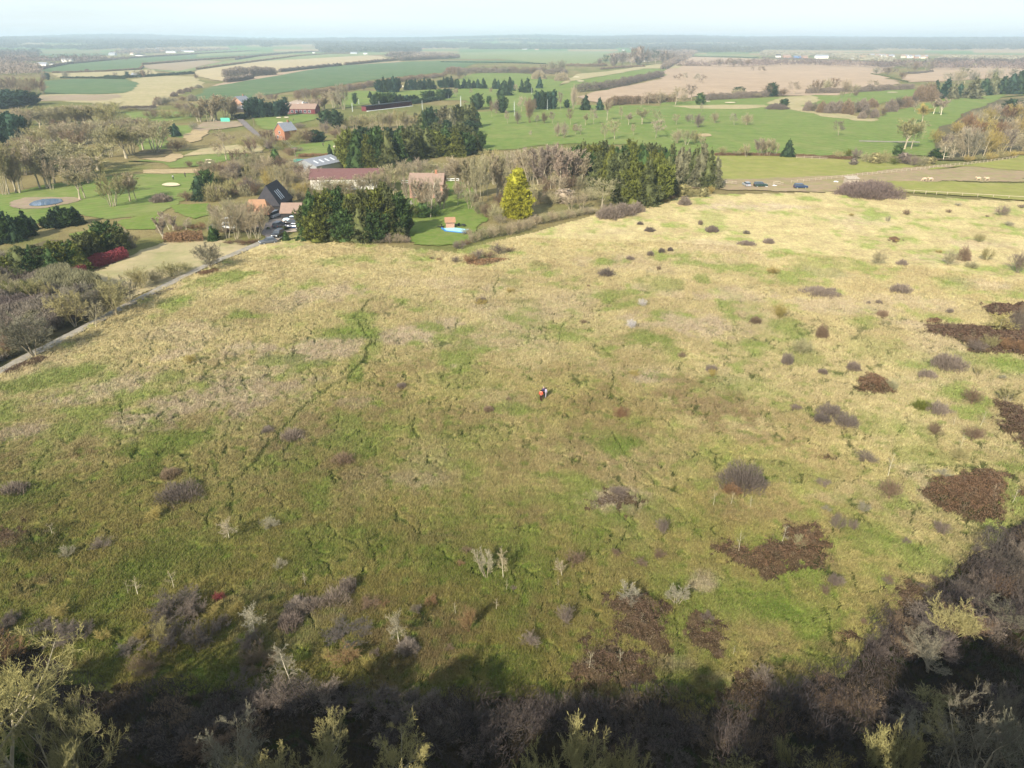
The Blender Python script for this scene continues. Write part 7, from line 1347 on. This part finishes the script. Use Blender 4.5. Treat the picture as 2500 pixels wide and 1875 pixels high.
# field shelter, timber frame, tarpaulin debris
p = at('K2', 1960, 205); r = empty('field_shelter', tuple(p), R(8)); MB().box((0, 0, 1.0), (4.2, .1, 2.0)).box((-2.05, 1.2, 1.0), (.1, 2.4, 2.0)).box((2.05, 1.2, 1.0), (.1, 2.4, 2.0)).build('wall', B['wood'], r); MB().add([(-2.3, -.3, 1.95), (2.3, -.3, 1.95), (2.3, 2.6, 2.6), (-2.3, 2.6, 2.6), (-2.3, -.3, 2.05), (2.3, -.3, 2.05), (2.3, 2.6, 2.7), (-2.3, 2.6, 2.7)], [(3, 2, 1, 0), (4, 5, 6, 7), (0, 1, 5, 4), (1, 2, 6, 5), (2, 3, 7, 6), (3, 0, 4, 7)]).build('roof', B['wood'], r); tag(r, 'weathered grey wooden field shelter behind the huge mauve thicket', 'shelter')
p = at('K2', 750, 220); b = MB(); [b.tube((x, y, 0), (x, y, 1.5), .06) for x in (-1, 0, 1) for y in (-.5, .6)]; b.box((0, -.5, 1.5), (2.2, .1, .1)).box((0, .6, 1.5), (2.2, .1, .1)).box((0, -.5, .8), (2.2, .08, .1)); tag(b.build('timber_frame', B['timber'], None, tuple(p), .1), 'small open frame of new timber beside the paddock fence', 'frame')
def tarp(t, x, y, w_, d_, label, mat='white'):
    rg = np.random.default_rng(int(x)); p = at(t, x, y); n = 9; g = np.stack(np.meshgrid(np.linspace(-1, 1, n), np.linspace(-1, 1, n)), -1).reshape(-1, 2); z = .12 + .45 * np.clip(1 - (g ** 2).sum(1), 0, 1) * rg.uniform(.2, 1, len(g)); z[(np.abs(g) > .99).any(1)] = 0
    V = np.concatenate([g * [w_ / 2, d_ / 2] * rg.uniform(.85, 1.1, (len(g), 1)), z[:, None]], 1); i = np.arange(n - 1)[:, None] * n + np.arange(n - 1)[None]; f = np.stack([i, i + 1, i + n + 1, i + n], -1).reshape(-1, 4); tag(link('tarpaulin', mesh_np('tarpaulin', V, [f]), B[mat], None, tuple(p)), label, 'tarpaulin')
tarp('K2', 1700, 165, 2.6, 3.5, 'crumpled white sheet heap right of the blue car'); tarp('K2', 720, 228, 2.6, 1.6, 'white sheet lying in front of the small timber frame'); tarp('K2', 590, 245, 1.4, 1.2, 'small white sheet beside the dark green vehicle'); tarp('M', 470, 268, .9, .8, 'small white scrap lying among bushes in the upper right meadow')
# green bin by the lane
p = at('K4', 75, 470); b = MB().box((0, 0, 1.3), (5.5, .4, 2.2)); b.box((-2.4, 0, .6), (.2, .3, 1.2)).box((2.4, 0, .6), (.2, .3, 1.2)); tag(b.build('green_sign', plain('sign_green', (.08, .42, .30), .6), None, tuple(p)), 'turquoise-green signboard on the bank below the pale poplars', 'sign')
for t, x, y in (('P', 1580, 150),):
    pass

# ------------------------------------------------------------------ vehicles
def car(x, y, t, rot, paint, label, kind='hatch', group=None, p=None):
    p = at(t, x, y) if p is None else p; r = empty('parked_car', (p[0], p[1], .02 + (.2 if t == 'K' and y > 880 else .05)), rot)
    L_, W_, H_ = (4.5, 1.85, 1.68) if kind == 'suv' else (4.9, 1.95, 1.95) if kind == 'van' else (4.2, 1.75, 1.48); l = L_ / 2
    if kind == 'van': low = [(-l, .35), (l, .35), (l, .8), (l - .25, 1.05), (l - .9, 1.15), (-l, 1.15)]; cab = [(-l + .02, 1.15), (l - .95, 1.15), (l - 1.5, H_), (-l + .06, H_)]
    elif kind == 'suv': low = [(-l, .42), (l, .42), (l, .8), (l - .15, 1.0), (l - 1.1, 1.1), (-l, 1.08)]; cab = [(-l + .03, 1.08), (l - 1.15, 1.1), (l - 1.8, H_), (-l + .3, H_)]
    else: low = [(-l, .32), (l, .32), (l, .68), (l - .2, .85), (l - 1.1, .95), (-l + .1, .95), (-l, .8)]; cab = [(-l + .15, .95), (l - 1.15, .95), (l - 1.95, H_), (-l + .75, H_)]
    pm = paint if isinstance(paint, bpy.types.Material) else plain('car_paint', paint, .25, .6, .04, 1)
    body = MB().prism(low, (1, 0, 0), (0, 0, 1), (0, -W_ / 2, 0), (0, W_, 0)); body.build('body', pm, r, bevel=.09)
    cb = MB(); n = len(cab); yw, yt_ = W_ / 2 * .93, W_ / 2 * .78; zmin = cab[0][1]; A_ = [(c[0], -(yw if c[1] < zmin + .1 else yt_), c[1]) for c in cab]; B_ = [(c[0], -a[1], c[1]) for c, a in zip(cab, A_)]
    cb.add(A_ + B_, [(0, 1, 2, 3), (7, 6, 5, 4), (1, 5, 6, 2), (2, 6, 7, 3), (3, 7, 4, 0), (0, 4, 5, 1)]); cb.build('window', B['glass'], r, bevel=.03)
    xs = [c[0] for c in cab if c[1] > zmin + .1]; MB().box(((min(xs) + max(xs)) / 2, 0, H_ + .0), (max(xs) - min(xs) + .1, yt_ * 2 - .02, .07)).build('roof', pm, r, bevel=.03)
    for wx in (-l + .8, l - .85):
        for s in (-1, 1):
            w = MB().tube((wx, s * (W_ / 2 - .2), .33), (wx, s * (W_ / 2 + .02), .33), .33, None, 16).build('wheel', B['dark'], r); MB().tube((wx, s * (W_ / 2 + .02), .33), (wx, s * (W_ / 2 + .04), .33), .2, None, 10).build('rim', B['steel'], w)
    for s in (-1, 1): MB().box((l - .02, s * (W_ / 2 - .3), .75), (.1, .35, .16)).build('headlight', B['sky'], r); MB().box((-l + .0, s * (W_ / 2 - .2), .8), (.08, .22, .2)).build('taillight', RED, r)
    return tag(r, label, 'car', group)
RED = plain('tail_lens', (.4, .01, .01), .3, .5)
Pn = dict(navy=plain('navy_paint', (.025, .045, .10), .22, .6, .03), black=plain('black_paint', (.015, .015, .018), .2, .6, .03), silver=plain('silver_paint', (.42, .45, .48), .28, .6, .03, 1, .4), white=plain('white_car_paint', (.75, .76, .77), .25, .6, .02), blue=plain('blue_paint', (.05, .12, .28), .25, .6, .03), grey=plain('grey_paint', (.10, .11, .13), .25, .6, .03), pblue=plain('pale_blue_paint', (.45, .60, .68), .25, .6, .03), red=plain('red_paint', (.5, .06, .03), .3, .6, .03), dgreen=plain('dark_green_paint', (.02, .045, .035), .3, .5, .03))
G1 = 'cars parked in the farm yard'
car(1075, 1085, 'K', R(214), Pn['grey'], 'dark grey car with silver bonnet standing on the pale track', 'hatch', G1)
car(1242, 965, 'K', R(262), Pn['black'], 'dark four-wheel-drive facing the camera behind the track', 'suv', G1)
car(1485, 820, 'K', R(175), Pn['navy'], 'dark blue car nearest the camera before the cart lodge', 'hatch', G1)
car(1470, 765, 'K', R(182), Pn['black'], 'black car between the dark blue and pale blue cars', 'suv', G1)
car(1462, 700, 'K', R(178), Pn['pblue'], 'pale blue car nose-out under the cart lodge', 'hatch', G1)
car(205, 840, 'K', R(10), Pn['grey'], 'grey car at the left end behind the hedge', 'hatch', G1)
car(465, 830, 'K', R(5), Pn['white'], 'white car behind the bare trees on the yard, left one', 'suv', G1)
car(618, 825, 'K', R(95), Pn['silver'], 'silver car behind the bare trees on the yard', 'hatch', G1)
car(455, 745, 'K', R(60), Pn['white'], 'white van partly hidden left in the yard', 'van', G1)
car(870, 715, 'K', R(88), Pn['white'], 'white car seen end-on below the orange roof', 'hatch', G1)
car(1258, 800, 'K', R(80), Pn['grey'], 'dark grey estate car on the farm road', 'suv', G1)
car(1185, 632, 'K', R(75), Pn['white'], 'white van at the near gable of the black barn', 'van', G1)
car(1130, 265, 'K2', R(2), Pn['navy'], 'shiny dark blue estate car beside the top fence of the meadow', 'suv')
car(495, 240, 'K2', R(4), Pn['dgreen'], 'dark green off-roader near the paddock fence', 'suv')
car(275, 228, 'K2', R(95), Pn['silver'], 'silver car under the bare tree at the paddock', 'hatch')
G2 = 'cars in the clubhouse car park'
for i, (x, y, cl, ro) in enumerate([(1150, 200, 'silver', 85), (1170, 185, 'white', 88), (1200, 205, 'grey', 86), (1225, 195, 'white', 84), (1255, 210, 'blue', 85), (1285, 200, 'navy', 85), (1310, 190, 'silver', 88), (1345, 200, 'blue', 86), (1420, 195, 'white', 80), (1455, 200, 'silver', 85), (1450, 170, 'grey', 90), (1390, 160, 'white', 86)]):
    car(x, y, 'K4', R(ro), Pn[cl], f'{dict(silver="silver", white="white", grey="grey", blue="blue", navy="dark blue")[cl]} car in the clubhouse car park, {ordn(sorted([1150, 1170, 1200, 1225, 1255, 1285, 1310, 1345, 1420, 1455, 1450, 1390]).index(x), 12)}', 'hatch', G2)

# ------------------------------------------------------------------ people and ponies
def skin_mesh(name, pts, edges, rad, mat, parent, root=0, sub=2):
    me = bpy.data.meshes.new(name); me.from_pydata(pts, edges, []); o = link(name, me, mat, parent); m = o.modifiers.new('skin', 'SKIN'); me.skin_vertices[0].data
    for i, r_ in enumerate(rad): me.skin_vertices[0].data[i].radius = (r_, r_) if not isinstance(r_, tuple) else r_
    me.skin_vertices[0].data[root].use_root = True; s = o.modifiers.new('sub', 'SUBSURF'); s.levels = s.render_levels = sub; m.use_smooth_shade = True; return o
def person(t, x, y, rot, h, top, bot, hair, label, lean=0, walk=.18, parts=True, group=None):
    p = at(t, x, y); z0 = float(gz(p[0], p[1])[1][0]) if p[1] < 250 else 0.1; r = empty('person', (p[0], p[1], z0), rot, (h / 1.75,) * 3); lf = lean
    SK = plain('skin', (.55, .34, .24), .6, .3, .05) if 'skin' not in bpy.data.materials else bpy.data.materials['skin']
    J = dict(pel=(0, 0, .95), sp=(0, lf * .3, 1.15), ch=(0, lf * .7, 1.36), nk=(0, lf, 1.50), hd=(0, lf + .01, 1.60), ht=(0, lf + .02, 1.72), ls=(-.18, lf * .8, 1.42), rs=(.18, lf * .8, 1.42), le=(-.24, lf * .6 - .02, 1.16), re=(.24, lf * .6 - .02, 1.16), lh=(-.22, lf * .5 + .14, .96), rh=(.22, lf * .5 + .14, .96),
             lp=(-.09, 0, .90), rp=(.09, 0, .90), lk=(-.10, walk * .7, .50), rk=(.10, -walk * .3, .50), la=(-.10, walk, .08), ra=(.10, -walk, .10), lt=(-.10, walk + .16, .04), rt=(.10, -walk + .15, .04))
    E = [('pel', 'sp'), ('sp', 'ch'), ('ch', 'nk'), ('nk', 'hd'), ('hd', 'ht'), ('ch', 'ls'), ('ls', 'le'), ('le', 'lh'), ('ch', 'rs'), ('rs', 're'), ('re', 'rh'), ('pel', 'lp'), ('lp', 'lk'), ('lk', 'la'), ('la', 'lt'), ('pel', 'rp'), ('rp', 'rk'), ('rk', 'ra'), ('ra', 'rt')]
    RD = dict(pel=.13, sp=.12, ch=.14, nk=.055, hd=.095, ht=.07, ls=.07, rs=.07, le=.048, re=.048, lh=.036, rh=.036, lp=.09, rp=.09, lk=.06, rk=.06, la=.042, ra=.042, lt=.04, rt=.04)
    def sub(keys, g, nm, mt, root='pel'):
        ks = [k for k in keys]; ix = {k: i for i, k in enumerate(ks)}; return skin_mesh(nm, [J[k] for k in ks], [(ix[a], ix[b_]) for a, b_ in E if a in ix and b_ in ix], [RD[k] + g for k in ks], mt, r, ix[root], 2)
    sub(list(J), 0, 'body', SK)
    if parts:
        sub(['pel', 'sp', 'ch', 'ls', 'le', 'rs', 're', 'lh', 'rh'], .028, 'jacket', top); sub(['pel', 'lp', 'lk', 'la', 'rp', 'rk', 'ra'], .018, 'trousers', bot)
        bm = MB(); 
        for k in range(5):
            z = 1.60 + .045 * k; rr_ = [.112, .118, .112, .09, .05][k]; z2 = z + .045; r2 = [.118, .112, .09, .05, .01][k]; bm.tube((0, J['hd'][1] - .02, z), (0, J['hd'][1] - .02, z2), rr_, r2, 12)
        bm.build('hair', hair, r)
        for s in ('lt', 'rt'): q = J[s]; MB().box((q[0], q[1] - .08, .05), (.10, .28, .1)).build('shoe', B['dark'], r, bevel=.02)
    return tag(r, label, 'person', group)
cloth = lambda n, c: plain(n, c, .85, .1, .15, 6)
person('G', 720, 1280, R(-10), 1.72, cloth('coral_red_jacket', (.60, .10, .06)), cloth('dark_maroon_trousers', (.04, .012, .015)), cloth('dark_hair', (.03, .02, .015)), 'person in a coral-red jacket standing with their back turned in the meadow', .05, .08)
person('G', 890, 1130, R(30), 1.75, cloth('dark_purple_jacket', (.05, .04, .09)), cloth('navy_trousers', (.02, .025, .05)), cloth('pale_hat', (.26, .21, .15)), 'person in a dark purple jacket with pale hair beside the red jacket', .1, .1)
person('G', 985, 1140, R(-60), 1.55, cloth('lavender_grey_coat', (.30, .28, .38)), cloth('pale_grey_trousers', (.30, .28, .34)), cloth('black_hair', (.02, .02, .02)), 'shorter person in a lavender-grey coat on the right of the group', .1, .1)
gd = cloth('dark_golf_clothes', (.03, .03, .035)); gl = cloth('pale_golf_clothes', (.5, .5, .5))
for i, (t, x, y, lb) in enumerate([('C1', 1565, 1290, 'golfer in dark clothes by the left fairway tee, right one of two'), ('C1', 1465, 1312, 'golfer in pale clothes by the left fairway tee, left one of two'), ('K4', 1222, 455, 'golfer in dark clothes on the putting green near the clubhouse'), ('K4', 1724, 885, 'golfer in dark clothes on the green above the rusty hedge, left one of two'), ('K4', 1930, 870, 'golfer in dark clothes on the green beside the slim spruce'), ('C4', 1368, 665, 'golfer in dark clothes at the far fairway bunker')]):
    person(t, x, y, i, 1.75, gl if i == 1 else gd, gd, gd, lb, .05, .1)
def pony(x, y, rot, graze, rug, label):
    p = at('X', x, y); r = empty('pony', (p[0], p[1], .1), rot, (.98,) * 3); coat = PC
    hz_ = 1.35 if not graze else .45; hx = 1.15 if not graze else 1.25
    P_ = [(0, 0, 1.0), (.45, 0, 1.0), (.75, 0, 1.15), (.95, 0, (1.15 + hz_) / 2 + .05), (hx, 0, hz_), (hx + .3, 0, hz_ - .22), (-.45, 0, 1.02), (-.72, 0, 1.05), (-.88, 0, .8), (-.9, 0, .45)]
    E = [(0, 1), (1, 2), (2, 3), (3, 4), (4, 5), (0, 6), (6, 7), (7, 8), (8, 9)]; Rd = [.34, .32, .24, .15, .13, .08, .34, .24, .06, .05]
    for s in (-1, 1):
        k = len(P_); P_ += [(.55, s * .16, .75), (.57, s * .17, .42), (.55, s * .17, .05)]; E += [(1, k), (k, k + 1), (k + 1, k + 2)]; Rd += [.12, .07, .06]
        k = len(P_); P_ += [(-.55, s * .16, .75), (-.70, s * .17, .42), (-.62, s * .17, .05)]; E += [(6, k), (k, k + 1), (k + 1, k + 2)]; Rd += [.15, .07, .06]
    skin_mesh('body', P_, E, Rd, coat, r)
    skin_mesh('rug', [(-.6, 0, 1.04), (-.2, 0, 1.02), (.2, 0, 1.0), (.55, 0, 1.05)], [(0, 1), (1, 2), (2, 3)], [.36, .39, .38, .33], rug, r)
    MB().prism([(0, 0), (.12, .05), (.3, -.25), (.18, -.3)], (1, 0, 0), (0, 0, 1), (hx - .25, -.04, hz_ + .1), (0, .08, 0)).build('mane', PM, r)
    for s in (-1, 1): MB().tube((hx, s * .07, hz_ + .08), (hx, s * .08, hz_ + .24), .04, .005, 6).build('ear', coat, r)
    return tag(r, label, 'pony', 'ponies in the muddy paddock')
PC = cloth('cream_pony_coat', (.44, .34, .23)); PM = cloth('pale_mane', (.5, .43, .33)); R1 = cloth('dusty_pink_rug', (.50, .36, .28)); R2 = cloth('straw_rug', (.44, .35, .23)); R3 = cloth('mauve_grey_rug', (.40, .30, .27))
pony(1745, 352, R(180), False, R2, 'cream pony walking left, left one of the right-hand pair'); pony(1975, 358, R(185), False, R2, 'cream pony looking round, right one of the right-hand pair')
pony(290, 370, R(190), True, R1, 'pony grazing head down, left one of the left-hand pair'); pony(455, 368, R(180), False, R3, 'mauve-rugged pony touching its mate, right one of the left-hand pair')

# ------------------------------------------------------------------ far buildings
FAR = """V 1220 245 24 12 5 9 steel grey|grey-roofed far barn beyond the long far-left field|barn
V 735 318 22 10 6 8 render grey|bright white far building on the hedge at the left|building
V 470 362 20 9 4 7 render grey|white bungalow at the left end of the long far hedge|house
V 575 350 9 7 3 5 render slate|small white house right of the left bungalow|house
V 380 380 12 8 3 5 render grey|pale house at the edge of the far-left wood|house
V 1520 255 28 10 4 7 render slate|long white farm building at the end of the far hedge|building
V 1430 240 12 8 5 8 cream brownt|cream house left of the long white farm building|house
V 1700 195 14 10 9 12 render grey|tall white house in the far-left village|house
V 1850 218 40 12 5 8 render grey|long white shed in the far-left village|building
V 2030 212 50 12 5 8 render grey|long pale shed at the right of the far-left village|building
V 1760 215 16 10 5 9 brickp brownt|pinkish house in the far-left village|house
V 220 272 30 10 4 6 cream brownt|cream building beyond the far-left wood|building
V 1480 478 12 7 3 5 render grey|small pale house among trees behind the left green field|house
C2 1330 248 26 12 4 7 steel grey|grey barn at the right end of the stubble field hedge|barn
C2 1425 252 14 8 4 6 render grey|white shed next to the grey barn above the stubble field|building
C2 990 242 9 7 4 6 render slate|tiny white house above the stubble field|house
C2 740 180 30 12 8 12 render grey|white mansion far beyond the stubble field|building
C2 1970 210 16 9 7 11 render grey|white church-like house with a small tower at the top centre|church
C2 1912 215 14 9 5 9 brickp brownt|pink house left of the white church|house
C2 1820 218 20 9 4 8 brick brownt|brick house further left of the white church|house
C3 1110 215 26 10 4 7 render grey|white farmhouse at the top centre beyond the thin green field|house
C3 1210 218 20 10 4 7 cream brownt|cream barn right of the top centre white farmhouse|barn
C3 2025 200 9 9 12 16 render slate|white tower-like house above the far trees|tower
C3 1940 222 12 8 4 7 render grey|white cottage left of the white tower-like house|house
C3 2120 312 9 6 3 5 render grey|small pale house left in the copse beside the ploughed field|house
C3 2150 314 8 6 3 5 render slate|small dark-roofed house right in the copse by the ploughed field|house
C5 135 278 14 9 5 9 render slate|white cottage with black roof at the left of the village|house
C5 210 280 22 10 4 8 brickp brownt|pink barn at the left of the village|house
C5 295 285 18 12 5 7 blue grey|blue-grey barn in the village|barn
C5 355 285 18 9 4 7 brickp brownt|pale brick house right of the blue barn|house
C5 500 285 34 16 6 9 render steel|large white barn with pale blue roof in the village|barn
C5 845 295 17 10 5 9 cream orange|cream house with a bright orange roof in the village|house
C5 770 292 10 8 4 6 render grey|white cottage left of the orange-roofed house|house
"""
B['steelr'] = B['steel']
for i, ln_ in enumerate(FAR.strip().split('\n')):
    a, lb, ct = ln_.split('|'); t, x, y, L_, W_, e, rg_, wl, rf = a.split()
    house('house' if ct == 'house' else ct.replace(' ', '_'), t, float(x), float(y), float(L_), float(W_), float(e), float(rg_), R((i * 37) % 24 - 12), wl, rf, lb, ct, ((0, -float(L_) / 4, 1.6, 1.6, 1.4), (0, float(L_) / 4, 1.6, 1.6, 1.4)), 1 if ct == 'house' else 0)
nh = 15
for i in range(nh):
    x = 930 + i * 28 + (8 if i % 2 else 0) + (55 if i > 6 else 0); y = 272 + i * .9 + (3 if i % 2 else -1)
    house('house', 'C5', x, y, 11, 8, 4.8, 8.2, R((i * 53) % 40 - 20), ['render', 'cream', 'brickp'][i % 3], ['grey', 'brownt', 'grey'][i % 3], f'{["white", "cream", "pink brick"][i % 3]} gabled house on the village estate, {ordn(i, nh)}', 'house', ((0, -2, 3.4, 1.5, 1.2), (0, 2, 1.3, 1.5, 1.2)), 1, group='houses of the village estate')
